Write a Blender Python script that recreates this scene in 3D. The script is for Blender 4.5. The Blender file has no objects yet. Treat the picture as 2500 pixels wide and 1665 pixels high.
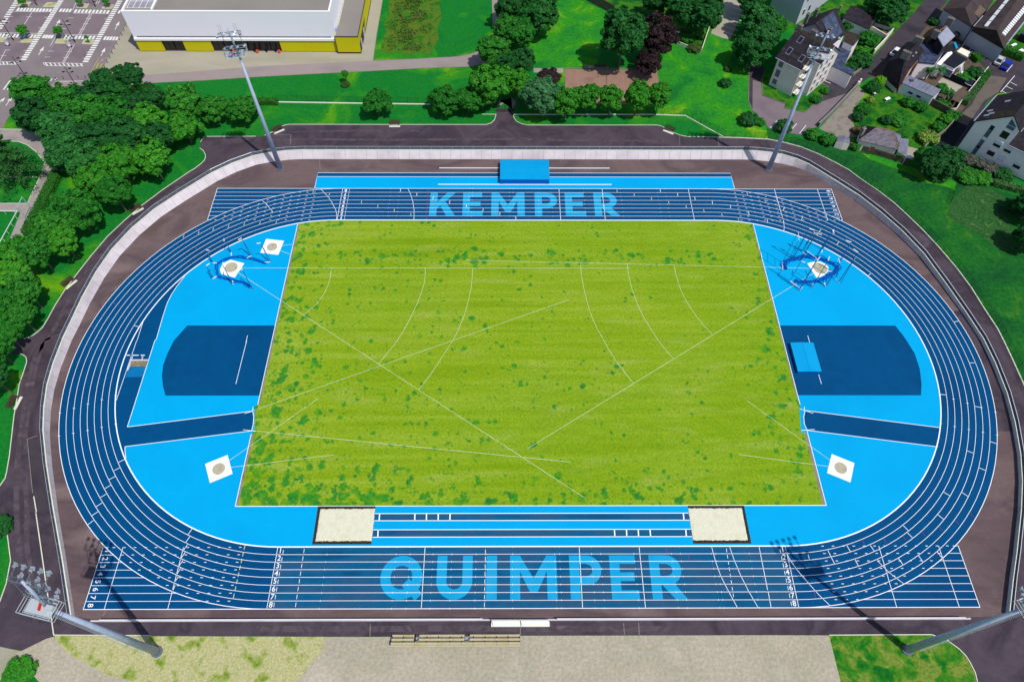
import bpy, math, random
from mathutils import Vector, Matrix

R = math.radians
PI = math.pi
rng = random.Random(7)
scn = bpy.context.scene
col = scn.collection

# ---------------------------------------------------------------- camera, sky, sun, exposure
cd = bpy.data.cameras.new('camera')
cd.sensor_width = 36.0
cd.lens = 24.278
cd.clip_start = 1.0
cd.clip_end = 4000.0
cam = bpy.data.objects.new('camera', cd)
cam.location = (-4.0817, -70.4640, 114.8796)
cam.rotation_euler = (0.5767763, -0.0052037, -0.0035676)
col.objects.link(cam)
scn.camera = cam

SUN_EL, SUN_AZ = R(60.5), R(-43.5)
world = bpy.data.worlds.new('World')
scn.world = world
world.use_nodes = True
wn = world.node_tree
bg = wn.nodes['Background']
sky = wn.nodes.new('ShaderNodeTexSky')
sky.sky_type = 'NISHITA'
sky.sun_disc = False
sky.sun_elevation = SUN_EL
sky.sun_rotation = R(90) - SUN_AZ
wn.links.new(sky.outputs[0], bg.inputs[0])
bg.inputs[1].default_value = 0.115

sd = bpy.data.lights.new('sun', 'SUN')
sd.energy = 3.85
sd.angle = R(0.5)
sd.color = (1.0, 0.965, 0.91)
sun = bpy.data.objects.new('sun', sd)
sv = Vector((math.cos(SUN_EL) * math.cos(SUN_AZ), math.cos(SUN_EL) * math.sin(SUN_AZ), math.sin(SUN_EL)))
sun.rotation_euler = sv.to_track_quat('Z', 'Y').to_euler()
sun.location = (150, -150, 260)
col.objects.link(sun)

vs = scn.view_settings
vs.view_transform = 'Standard'
vs.look = 'None'
vs.exposure = 0.0
vs.gamma = 1.0
vs.use_curve_mapping = False


# ---------------------------------------------------------------- object helpers
def tag(o, label=None, cat=None, group=None, kind=None):
    if label: o['label'] = label
    if cat: o['category'] = cat
    if group: o['group'] = group
    if kind: o['kind'] = kind
    return o


def thing(name, label, cat, loc=(0, 0, 0), rz=0.0, group=None, kind=None):
    o = bpy.data.objects.new(name, None)
    o.empty_display_size = 0.2
    o.location = (loc[0], loc[1], loc[2] if len(loc) > 2 else 0.0)
    o.rotation_euler = (0, 0, rz)
    col.objects.link(o)
    return tag(o, label, cat, group, kind)


def copy_tree(o, parent=None):
    c = o.copy()
    col.objects.link(c)
    if parent is not None: c.parent = parent
    for ch in list(o.children): copy_tree(ch, c)
    return c


def place(proto, used, loc, rz=0.0, label=None, group=None, scale=None):
    """first call places the prototype itself, later calls copy it with all its parts"""
    o = proto if not used else copy_tree(proto)
    used.append(1)
    o.location = (loc[0], loc[1], loc[2] if len(loc) > 2 else 0.0)
    o.rotation_euler = (0, 0, rz)
    if scale: o.scale = scale
    if label: o['label'] = label
    if group: o['group'] = group
    return o


class MB:
    def __init__(self):
        self.v, self.f, self.m = [], [], []

    def add(self, vs_, fs_, mi=0):
        n = len(self.v)
        self.v.extend([tuple(p) for p in vs_])
        for f_ in fs_:
            self.f.append([i + n for i in f_]); self.m.append(mi)
        return self

    def poly(self, pts, z=0.0, mi=0):
        pts = [tuple(p) if len(p) == 3 else (p[0], p[1], z) for p in pts]
        return self.add(pts, [list(range(len(pts)))], mi)

    def box(self, c, s, rz=0.0, mi=0, tilt=None):
        x, y, z = s[0] / 2, s[1] / 2, s[2] / 2
        M_ = Matrix.Translation(c) @ Matrix.Rotation(rz, 4, 'Z')
        if tilt: M_ = M_ @ Matrix.Rotation(tilt[0], 4, tilt[1])
        p = [M_ @ Vector(q) for q in ((-x, -y, -z), (x, -y, -z), (x, y, -z), (-x, y, -z), (-x, -y, z), (x, -y, z), (x, y, z), (-x, y, z))]
        return self.add(p, [(0, 3, 2, 1), (4, 5, 6, 7), (0, 1, 5, 4), (1, 2, 6, 5), (2, 3, 7, 6), (3, 0, 4, 7)], mi)

    def prism(self, pts, z0, z1, mi=0, top=None):
        n = len(pts)
        a = sum(pts[i][0] * pts[(i + 1) % n][1] - pts[(i + 1) % n][0] * pts[i][1] for i in range(n))
        if a < 0: pts = list(reversed(pts))
        v_ = [(p[0], p[1], z0) for p in pts] + [(p[0], p[1], z1) for p in pts]
        fs_ = [list(range(n, 2 * n)), list(range(n - 1, -1, -1))]
        fs_ += [(i, (i + 1) % n, n + (i + 1) % n, n + i) for i in range(n)]
        return self.add(v_, fs_, mi)

    def tube(self, a, b, r0, r1=None, n=8, mi=0, cap=True):
        r1 = r0 if r1 is None else r1
        a, b = Vector(a), Vector(b)
        d = (b - a).normalized()
        u = d.orthogonal().normalized()
        w_ = d.cross(u)
        v_ = []
        for p, r_ in ((a, r0), (b, r1)):
            for i in range(n):
                t = 2 * PI * i / n
                v_.append(p + (u * math.cos(t) + w_ * math.sin(t)) * r_)
        fs_ = [(i, (i + 1) % n, n + (i + 1) % n, n + i) for i in range(n)]
        if cap: fs_ += [list(range(n - 1, -1, -1)), list(range(n, 2 * n))]
        return self.add(v_, fs_, mi)

    def path(self, pts, r, n=6, mi=0):
        for a, b in zip(pts[:-1], pts[1:]): self.tube(a, b, r, r, n, mi)
        return self

    def strip(self, pts, width, z=0.0, closed=False, mi=0, side=0.0):
        """flat ribbon along pts (2D); side shifts it sideways by width*side"""
        P_ = [Vector((p[0], p[1])) for p in pts]
        n = len(P_)
        L_, R_ = [], []
        for i in range(n):
            if closed: a, b = P_[i - 1], P_[(i + 1) % n]
            else: a, b = P_[max(i - 1, 0)], P_[min(i + 1, n - 1)]
            d = b - a
            if d.length < 1e-6: d = Vector((1, 0))
            d.normalize()
            nn = Vector((-d.y, d.x))
            o_ = nn * (width * side)
            L_.append(P_[i] + o_ + nn * width / 2); R_.append(P_[i] + o_ - nn * width / 2)
        v_ = [(p.x, p.y, z) for p in L_] + [(p.x, p.y, z) for p in R_]
        k = n if closed else n - 1
        fs_ = [(n + i, n + (i + 1) % n, (i + 1) % n, i) for i in range(k)]
        return self.add(v_, fs_, mi)

    def kerb(self, pts, width, z0, z1, closed=False, mi=0):
        """raised ribbon"""
        P_ = [Vector((p[0], p[1])) for p in pts]
        n = len(P_)
        v_ = []
        for i in range(n):
            if closed: a, b = P_[i - 1], P_[(i + 1) % n]
            else: a, b = P_[max(i - 1, 0)], P_[min(i + 1, n - 1)]
            d = (b - a).normalized()
            nn = Vector((-d.y, d.x)) * width / 2
            l_, r_ = P_[i] + nn, P_[i] - nn
            v_ += [(l_.x, l_.y, z0), (l_.x, l_.y, z1), (r_.x, r_.y, z1), (r_.x, r_.y, z0)]
        fs_ = []
        for i in range(n if closed else n - 1):
            a, b = 4 * i, 4 * ((i + 1) % n)
            for k in range(3): fs_.append((a + k, a + k + 1, b + k + 1, b + k))
        return self.add(v_, fs_, mi)

    def leaf(self, p, nrm, s, rnd, mi=0):
        nrm = Vector(nrm).normalized()
        u = nrm.orthogonal().normalized()
        t = rnd.uniform(0, 2 * PI)
        w_ = nrm.cross(u)
        a = u * math.cos(t) + w_ * math.sin(t)
        b = nrm.cross(a)
        p = Vector(p)
        l_, k = s * rnd.uniform(.8, 1.25), s * rnd.uniform(.5, .8)
        v_ = [p - a * l_, p - b * k + nrm * s * .18, p + a * l_, p + b * k + nrm * s * .18]
        return self.add(v_, [(0, 1, 2), (0, 2, 3)], mi)

    def build(self, name, mat_, parent=None, smooth=False, worldco=False, link=True):
        me = bpy.data.meshes.new(name)
        v_ = self.v
        if worldco and parent is not None:
            o_ = Vector((0, 0, 0)); q = parent
            while q is not None: o_ = o_ + q.location; q = q.parent
            v_ = [(p[0] - o_.x, p[1] - o_.y, p[2] - o_.z) for p in v_]
        me.from_pydata([tuple(p) for p in v_], [], self.f)
        for m_ in (mat_ if isinstance(mat_, (list, tuple)) else [mat_]): me.materials.append(m_)
        if isinstance(mat_, (list, tuple)): me.polygons.foreach_set('material_index', self.m)
        if smooth: me.polygons.foreach_set('use_smooth', [True] * len(me.polygons))
        me.update()
        o = bpy.data.objects.new(name, me)
        col.objects.link(o)
        if parent is not None: o.parent = parent
        return o


def dup(o, parent, loc=None, rz=None, name=None):
    """another part with the same mesh"""
    c = o.copy()
    col.objects.link(c)
    c.parent = parent
    if loc is not None: c.location = loc
    if rz is not None: c.rotation_euler = (0, 0, rz)
    return c


def struct(name, mb, mat_, label, cat, parent=None):
    o = mb.build(name, mat_, parent)
    if parent is None: tag(o, label, cat, None, 'structure')
    return o


def along(pts, step, closed=False):
    """points every step metres along a polyline, with heading"""
    out = []
    acc = 0.0
    P_ = [Vector(p) for p in pts]
    for a, b in zip(P_[:-1], P_[1:]):
        L_ = (b - a).length
        if L_ < 1e-6: continue
        d = (b - a) / L_
        while acc < L_:
            out.append((a + d * acc, math.atan2(d.y, d.x)))
            acc += step
        acc -= L_
    return out


# ---------------------------------------------------------------- materials
def S(hexs, k=0.68):
    """display colour '#rrggbb' -> linear base colour times k"""
    h = hexs.lstrip('#')
    c = [int(h[i:i + 2], 16) / 255 for i in (0, 2, 4)]
    c = [(x / 12.92 if x <= .04045 else ((x + .055) / 1.055) ** 2.4) for x in c]
    return tuple(min(.9, x * k) for x in c)


def mat(name, stops, scale=1.0, detail=4.0, rough=0.9, stretch=(1, 1, 1), grain=0.0, grain_scale=6.0, spec=0.10, coord='pos', metal=0.0, bump=0.0, rand=0.0, lo=.3, hi=.7, dist=0.0, trans=0.0, k=0.68):
    m = bpy.data.materials.new(name)
    m.use_nodes = True
    nt = m.node_tree
    b = nt.nodes['Principled BSDF']
    b.inputs['Roughness'].default_value = rough
    b.inputs['Specular IOR Level'].default_value = spec
    b.inputs['Metallic'].default_value = metal
    stops = [S(s, k) if isinstance(s, str) else s for s in (stops if isinstance(stops, list) else [stops])]
    if coord == 'pos':
        g = nt.nodes.new('ShaderNodeNewGeometry'); src = g.outputs['Position']
    else:
        g = nt.nodes.new('ShaderNodeTexCoord'); src = g.outputs['Object']
    mp = nt.nodes.new('ShaderNodeMapping')
    mp.inputs['Scale'].default_value = stretch
    nt.links.new(src, mp.inputs['Vector'])
    nz = nt.nodes.new('ShaderNodeTexNoise')
    nz.inputs['Scale'].default_value = scale
    nz.inputs['Detail'].default_value = detail
    nz.inputs['Distortion'].default_value = dist
    nt.links.new(mp.outputs[0], nz.inputs['Vector'])
    rp = nt.nodes.new('ShaderNodeValToRGB')
    el = rp.color_ramp.elements
    n = len(stops)
    if n == 1: stops = stops * 2; n = 2
    while len(el) < n: el.new(0.5)
    for i, c in enumerate(stops):
        el[i].position = lo + (hi - lo) * i / (n - 1)
        el[i].color = (c[0], c[1], c[2], 1)
    nt.links.new(nz.outputs['Fac'], rp.inputs['Fac'])
    out = rp.outputs['Color']
    if grain > 0:
        n2 = nt.nodes.new('ShaderNodeTexNoise')
        n2.inputs['Scale'].default_value = grain_scale
        n2.inputs['Detail'].default_value = 3.0
        nt.links.new(src, n2.inputs['Vector'])
        mr = nt.nodes.new('ShaderNodeMapRange')
        mr.inputs['From Min'].default_value = .3; mr.inputs['From Max'].default_value = .7
        mr.inputs['To Min'].default_value = 1 - grain; mr.inputs['To Max'].default_value = 1 + grain
        nt.links.new(n2.outputs['Fac'], mr.inputs['Value'])
        vm = nt.nodes.new('ShaderNodeVectorMath'); vm.operation = 'SCALE'
        nt.links.new(out, vm.inputs[0]); nt.links.new(mr.outputs[0], vm.inputs['Scale'])
        out = vm.outputs[0]
    if rand > 0:
        oi = nt.nodes.new('ShaderNodeObjectInfo')
        hs = nt.nodes.new('ShaderNodeHueSaturation')
        m1 = nt.nodes.new('ShaderNodeMapRange')
        m1.inputs['To Min'].default_value = 1 - rand; m1.inputs['To Max'].default_value = 1 + rand
        nt.links.new(oi.outputs['Random'], m1.inputs['Value'])
        nt.links.new(m1.outputs[0], hs.inputs['Value'])
        m2 = nt.nodes.new('ShaderNodeMapRange')
        m2.inputs['To Min'].default_value = .5 + rand * .03; m2.inputs['To Max'].default_value = .5 - rand * .03
        nt.links.new(oi.outputs['Random'], m2.inputs['Value'])
        nt.links.new(m2.outputs[0], hs.inputs['Hue'])
        nt.links.new(out, hs.inputs['Color'])
        out = hs.outputs['Color']
    nt.links.new(out, b.inputs['Base Color'])
    if bump > 0:
        bp = nt.nodes.new('ShaderNodeBump')
        bp.inputs['Strength'].default_value = bump
        bp.inputs['Distance'].default_value = .3
        n3 = nt.nodes.new('ShaderNodeTexNoise'); n3.inputs['Scale'].default_value = grain_scale; n3.inputs['Detail'].default_value = 4
        nt.links.new(src, n3.inputs['Vector'])
        nt.links.new(n3.outputs['Fac'], bp.inputs['Height'])
        nt.links.new(bp.outputs[0], b.inputs['Normal'])
    if trans > 0:
        b.inputs['Subsurface Weight'].default_value = 0.0
        tr = nt.nodes.new('ShaderNodeBsdfTranslucent')
        nt.links.new(out, tr.inputs['Color'])
        mx = nt.nodes.new('ShaderNodeMixShader')
        mx.inputs[0].default_value = trans
        nt.links.new(b.outputs[0], mx.inputs[1]); nt.links.new(tr.outputs[0], mx.inputs[2])
        nt.links.new(mx.outputs[0], nt.nodes['Material Output'].inputs['Surface'])
    return m


M = {}
M['lawn'] = mat('lawn', ['#0c7a2e', '#1a842a', '#12802c', '#349420', '#74b014'], .065, 7, .95, grain=.2, grain_scale=1.6, lo=.30, hi=.68, dist=.8)
M['park_lawn'] = mat('park_lawn', ['#187a2c', '#2a902a', '#3a9e1c', '#8ab824'], .10, 7, .95, grain=.25, grain_scale=1.3, lo=.30, hi=.70, dist=1.0)
M['bank_lawn'] = mat('bank_lawn', ['#165a2a', '#1a6628', '#237226', '#64921e'], .12, 7, .95, grain=.28, grain_scale=1.4, lo=.30, hi=.76, dist=.8)
M['garden_lawn'] = mat('garden_lawn', ['#11501a', '#20701e', '#4c861c', '#185c18'], .28, 6, .95, grain=.3, grain_scale=1.8)
M['meadow'] = mat('meadow', ['#3a6a14', '#2c7a1c', '#6a7a24', '#448424', '#5c6a1c'], .30, 7, .95, grain=.3, grain_scale=2.2, dist=1.5)
M['rough_grass'] = mat('rough_grass', ['#2c6030', '#3c6c34', '#24582a', '#56803c'], .5, 7, .95, grain=.3, grain_scale=2.4, dist=1.5)
M['dry_grass'] = mat('dry_grass', ['#c6c48a', '#d0cb9a', '#c4c284', '#ccc894', '#a9b45c', '#6f9430'], .42, 8, .95, grain=.2, grain_scale=3.0, lo=.26, hi=.68)
M['verge_grass'] = mat('verge_grass', ['#0f6420', '#1c7820', '#4c8c22', '#8a9a40', '#1a7a1c'], .28, 7, .95, grain=.25, grain_scale=2.0, dist=1.6, lo=.26, hi=.72)
M['gravel'] = mat('gravel', ['#bab39c', '#c8bda8', '#bcb59e', '#d0c6b2'], .10, 7, .95, grain=.14, grain_scale=2.0, bump=.3)
M['forecourt'] = mat('forecourt', ['#b3ac98', '#bdb6a4', '#aba68f'], .12, 5, .9, stretch=(.4, 1, 1), grain=.05, grain_scale=2)
M['footpath'] = mat('footpath', ['#a3958f', '#ad9e9c', '#9d9290'], .15, 5, .9, stretch=(.5, 1, 1), grain=.05)
M['path_grey'] = mat('path_grey', ['#a59c98', '#b3aaa4', '#9a9290'], .2, 5, .9, grain=.06)
M['car_park'] = mat('car_park', ['#8f8486', '#978c8d', '#8a7c82'], .10, 5, .9, grain=.05, grain_scale=1.5)
M['parking_bay'] = mat('parking_bay', ['#887880', '#908086', '#80727a'], .15, 5, .9, grain=.06)
M['asphalt_outer'] = mat('asphalt_outer', ['#504650', '#5d525c', '#473e48', '#685c66'], .10, 7, .9, grain=.08, grain_scale=1.3, lo=.28, hi=.75, dist=1.2)
M['asphalt_inner'] = mat('asphalt_inner', ['#6a5856', '#7e6a6a', '#66565a', '#8c7876'], .09, 7, .9, stretch=(.5, 1, 1), grain=.06, grain_scale=1.3, dist=1.0)
M['asphalt_wear'] = mat('asphalt_wear', ['#5a5059', '#665a63', '#524850', '#71656c'], .25, 7, .9, grain=.08, grain_scale=1.3, dist=1.0)
M['street'] = mat('street', ['#443e48', '#514a52', '#3c3740'], .14, 6, .9, grain=.07, grain_scale=1.5)
M['lane_worn'] = mat('lane_worn', ['#6c635c', '#786e66', '#615852'], .2, 5, .9, grain=.08)
M['court'] = mat('court', ['#a07d6c', '#ab8775', '#96766a'], .2, 5, .95, grain=.07)
M['concrete_pale'] = mat('concrete_pale', ['#8f877f', '#a1988c', '#7f776f'], .4, 6, .9, grain=.1)
M['pit_floor'] = mat('pit_floor', ['#b8ac88', '#8c7c5c', '#c4bc98'], .9, 5, .9, grain=.1)
M['wall_joint'] = mat('wall_joint', ['#9c949a'], 1, 2, .9, k=.95)
M['soil'] = mat('soil', ['#5a4a38', '#7a6a4c', '#4c3c30'], 1.2, 5, .95, grain=.15)
M['white_paint'] = mat('white_paint', [(.84, .85, .88)], .5, 2, .7)
M['sector_paint'] = mat('sector_paint', [(.56, .64, .40), (.74, .78, .62)], .5, 4, .85)
M['worn_paint'] = mat('worn_paint', [(.60, .60, .56), (.74, .74, .70)], .6, 4, .8)
M['cream_kerb'] = mat('cream_kerb', [(.58, .60, .45), (.68, .68, .56)], .8, 3, .85)
M['yellow_paint'] = mat('yellow_paint', [S('#c8be3c')], 1, 2, .8)
M['pink_paint'] = mat('pink_paint', [S('#d08ac8')], 1, 2, .8)
M['tick_yellow'] = mat('tick_yellow', [S('#e6f0b0')], 1, 2, .8)
M['tick_red'] = mat('tick_red', [S('#a04070')], 1, 2, .8)
M['track_blue'] = mat('track_blue', ['#004c80', '#00558c', '#005087'], .06, 6, .75, grain=.07, grain_scale=.5, spec=.06)
M['track_worn'] = mat('track_worn', ['#064f7e', '#0b6594', '#2f6088', '#0a5c8c'], .22, 6, .7, stretch=(.35, 1.4, 1), grain=.06, grain_scale=.7, spec=.06)
M['sky_blue'] = mat('sky_blue', ['#00a9e6', '#00afec', '#00a5e2'], .05, 4, .75, k=.785, grain=.015, grain_scale=.6, spec=.06)
M['letter_blue'] = mat('letter_blue', ['#0aaee8', '#12b2ea', '#2fb0e4'], .25, 5, .7, grain=.04, grain_scale=.6)
M['plate_white'] = mat('plate_white', [(.80, .79, .76), (.86, .84, .82)], .8, 3, .8)
M['circle_concrete'] = mat('circle_concrete', ['#bdb48c', '#cfc9b0', '#c4bd9c'], .9, 4, .9)
M['sand'] = mat('sand', ['#e2dfc2', '#eae7ce', '#deDABA'], .5, 5, .95, grain=.02, grain_scale=2.5, bump=.25, k=.78)
M['pit_black'] = mat('pit_black', [(.018, .015, .013), (.05, .04, .03)], 2.5, 4, .9)
M['wall_concrete'] = mat('wall_concrete', ['#bcb4b8', '#c8c0c4', '#b2a9af'], .14, 5, .9, k=1.0, grain=.05, grain_scale=1.0)
M['rail_metal'] = mat('rail_metal', [(.52, .54, .60)], 1, 2, .4, metal=.4)
M['rail_white'] = mat('rail_white', [(.72, .73, .75)], 1, 2, .6)
M['mesh_grey'] = mat('mesh_grey', [(.10, .11, .15)], 1, 2, .6)
M['galv'] = mat('galv', [(.33, .38, .54), (.42, .47, .62)], .8, 3, .45, metal=.1, coord='obj', spec=.4)
M['galv_light'] = mat('galv_light', [(.52, .56, .60)], .8, 3, .4, metal=.3, coord='obj')
M['lamp_grey'] = mat('lamp_grey', [(.30, .34, .40), (.40, .44, .50)], 1.5, 3, .4, metal=.3, coord='obj')
M['galv_dark'] = mat('galv_dark', [(.12, .14, .18)], .8, 3, .5, coord='obj')
M['dark_post'] = mat('dark_post', [(.012, .018, .014)], 1, 2, .6)
M['black_metal'] = mat('black_metal', [(.015, .013, .016)], 1, 2, .5)
M['red_paint'] = mat('red_paint', [(.65, .04, .02)], 1, 2, .6)
M['orange_red'] = mat('orange_red', [(.70, .09, .04)], 1, 2, .6)
M['cage_blue'] = mat('cage_blue', [(.02, .14, .36)], 1, 2, .5)
M['net_blue'] = mat('net_blue', ['#0054c8', '#0068dc', '#0a4cb4'], 1.2, 5, .8)
M['cover_light'] = mat('cover_light', ['#0ab4f4', '#06aef0'], .5, 2, .5)
M['cover_side'] = mat('cover_side', ['#0070d8'], .5, 2, .6)
M['timber_dark'] = mat('timber_dark', ['#4a3a30', '#5c483c'], 2, 4, .8)
M['bench_wood'] = mat('bench_wood', ['#c9bd8c', '#d3ccaa', '#bfb570'], .35, 3, .8)
M['bench_riser'] = mat('bench_riser', ['#c08f86', '#b38a84'], .6, 3, .85)
M['step_grey'] = mat('step_grey', ['#9fb2c6'], .6, 3, .7)
M['cream'] = mat('cream', [(.78, .76, .64)], .8, 2, .8)
M['hall_white'] = mat('hall_white', [(.80, .78, .86), (.84, .82, .90)], .05, 2, .6)
M['hall_trim'] = mat('hall_trim', [(.84, .84, .84)], 1, 2, .6)
M['hall_roof'] = mat('hall_roof', ['#98918e', '#a0998f', '#948e8a'], .06, 4, .9)
M['hall_yellow'] = mat('hall_yellow', ['#a8a010', '#aca514'], .2, 2, .6, k=1.35)
M['hall_dark'] = mat('hall_dark', [(.018, .016, .02)], .5, 2, .6)
M['hall_plinth'] = mat('hall_plinth', ['#5a4a50'], .5, 2, .8)
M['glass_dark'] = mat('glass_dark', [(.012, .013, .017)], 1, 2, .15, spec=.5)
M['glass_blue'] = mat('glass_blue', [(.06, .09, .16), (.10, .14, .22)], 1, 2, .12, spec=.5)
M['glass_roof'] = mat('glass_roof', ['#b8b0b8', '#a8a2aa'], .8, 2, .2, spec=.5)
M['slate'] = mat('slate', ['#332d36', '#3c353e', '#2b2730', '#463f42'], .6, 6, .75, grain=.15, grain_scale=2.5)
M['slate_lichen'] = mat('slate_lichen', ['#3a3430', '#4a4238', '#332d2c', '#5a5244'], .7, 6, .8, grain=.25, grain_scale=3)
M['slate_pale'] = mat('slate_pale', ['#78707c', '#8f8690', '#6a6470', '#9a929c'], 1.1, 6, .75, stretch=(.6, 1.6, 1), grain=.12, grain_scale=3)
M['zinc'] = mat('zinc', ['#7e8094', '#8c8ca0', '#70748c'], .4, 5, .5, grain=.08, grain_scale=1.5, spec=.4)
M['zinc_dark'] = mat('zinc_dark', ['#3a4660', '#4c587a', '#303a50', '#5a6484'], .5, 6, .5, grain=.15, grain_scale=1.2, spec=.4)
M['zinc_white'] = mat('zinc_white', ['#c4cadc', '#b0b8cc'], .6, 3, .4, spec=.4)
M['flat_roof'] = mat('flat_roof', ['#20242f', '#282b36'], .4, 4, .8)
M['tin_brown'] = mat('tin_brown', ['#6e5e54', '#7a6a5e', '#5c5048'], .7, 5, .8, grain=.1)
M['hangar_roof'] = mat('hangar_roof', ['#4c4244', '#564a4a', '#40383c'], .3, 6, .85, grain=.1, grain_scale=2)
M['house_white'] = mat('house_white', [(.86, .77, .78), (.88, .80, .80), (.83, .74, .75)], .18, 4, .85)
M['house_cream'] = mat('house_cream', [(.72, .66, .60), (.66, .60, .55), (.76, .70, .62)], .3, 4, .85)
M['house_grey'] = mat('house_grey', [(.42, .44, .50), (.46, .47, .53)], .15, 5, .85)
M['shed_white'] = mat('shed_white', [(.66, .70, .74), (.72, .75, .78)], .3, 4, .8)
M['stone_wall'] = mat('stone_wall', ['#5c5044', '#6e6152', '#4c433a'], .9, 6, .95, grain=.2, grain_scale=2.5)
M['brick_trim'] = mat('brick_trim', ['#a86a4c', '#b87a58'], 1.5, 4, .9)
M['slab_red'] = mat('slab_red', ['#8c4838', '#9a5444'], 1, 4, .9)
M['chimney'] = mat('chimney', ['#8e8a8a', '#9c9694'], 1.2, 4, .9)
M['bark'] = mat('bark', [(.10, .08, .06), (.17, .14, .11)], 1.5, 4, .9, coord='obj')
M['bark_pale'] = mat('bark_pale', [(.30, .28, .22), (.22, .2, .16)], 1.5, 4, .9, coord='obj')
M['wood_stake'] = mat('wood_stake', [(.3, .24, .16)], 1.5, 4, .9)


def leafmat(name, cols, rand=.14, trans=.18):
    return mat(name, cols, 5.0, 3, .6, coord='obj', rand=rand, lo=.3, hi=.7, spec=.15, trans=trans)


M['leaf_mid'] = leafmat('leaf_mid', [(.010, .100, .010), (.020, .175, .014), (.048, .250, .020)])
M['leaf_bright'] = leafmat('leaf_bright', [(.016, .145, .010), (.036, .235, .014), (.080, .315, .018)])
M['leaf_dark'] = leafmat('leaf_dark', [(.006, .062, .014), (.013, .105, .018), (.024, .150, .022)])
M['leaf_blue'] = leafmat('leaf_blue', [(.009, .095, .018), (.022, .155, .026), (.055, .215, .045)])
M['leaf_silver'] = leafmat('leaf_silver', [(.0138, .0862, .0253), (.0368, .1495, .0483), (.0862, .2127, .0862)])
M['leaf_cedar'] = leafmat('leaf_cedar', [(.010, .065, .018), (.026, .125, .024), (.05, .17, .03)])
M['leaf_purple'] = leafmat('leaf_purple', [(.012, .008, .009), (.026, .014, .016), (.055, .030, .032)], .05)
M['leaf_lime'] = leafmat('leaf_lime', [(.08, .28, .012), (.13, .38, .016)], .05)
M['leaf_varieg'] = leafmat('leaf_varieg', [(.03, .12, .012), (.14, .28, .03), (.40, .46, .12)], .05)
M['leaf_hedge'] = leafmat('leaf_hedge', [(.0150, .1063, .0125), (.0275, .1500, .0150), (.0500, .2000, .0175)], .08)
M['leaf_hedge_pale'] = leafmat('leaf_hedge_pale', [(.035, .11, .035), (.07, .17, .055), (.025, .10, .025)], .08)
M['blossom'] = leafmat('blossom', [(.02, .075, .014), (.03, .09, .02), (.16, .10, .13), (.03, .10, .02), (.30, .22, .26)], .05, .1)
M['blossom_red'] = leafmat('blossom_red', [(.25, .05, .05), (.02, .08, .015), (.34, .14, .10)], .05, .1)
M['weed'] = leafmat('weed', [(.045, .075, .010), (.02, .10, .014), (.075, .085, .016), (.03, .12, .02)], .1)
M['meadow_leaf'] = mat('meadow_leaf', [(.028, .13, .014), (.09, .12, .02), (.04, .18, .02), (.13, .15, .04), (.03, .15, .024), (.07, .09, .016)], .20, 6, .8, lo=.28, hi=.72, trans=.2, dist=1.0)


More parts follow.
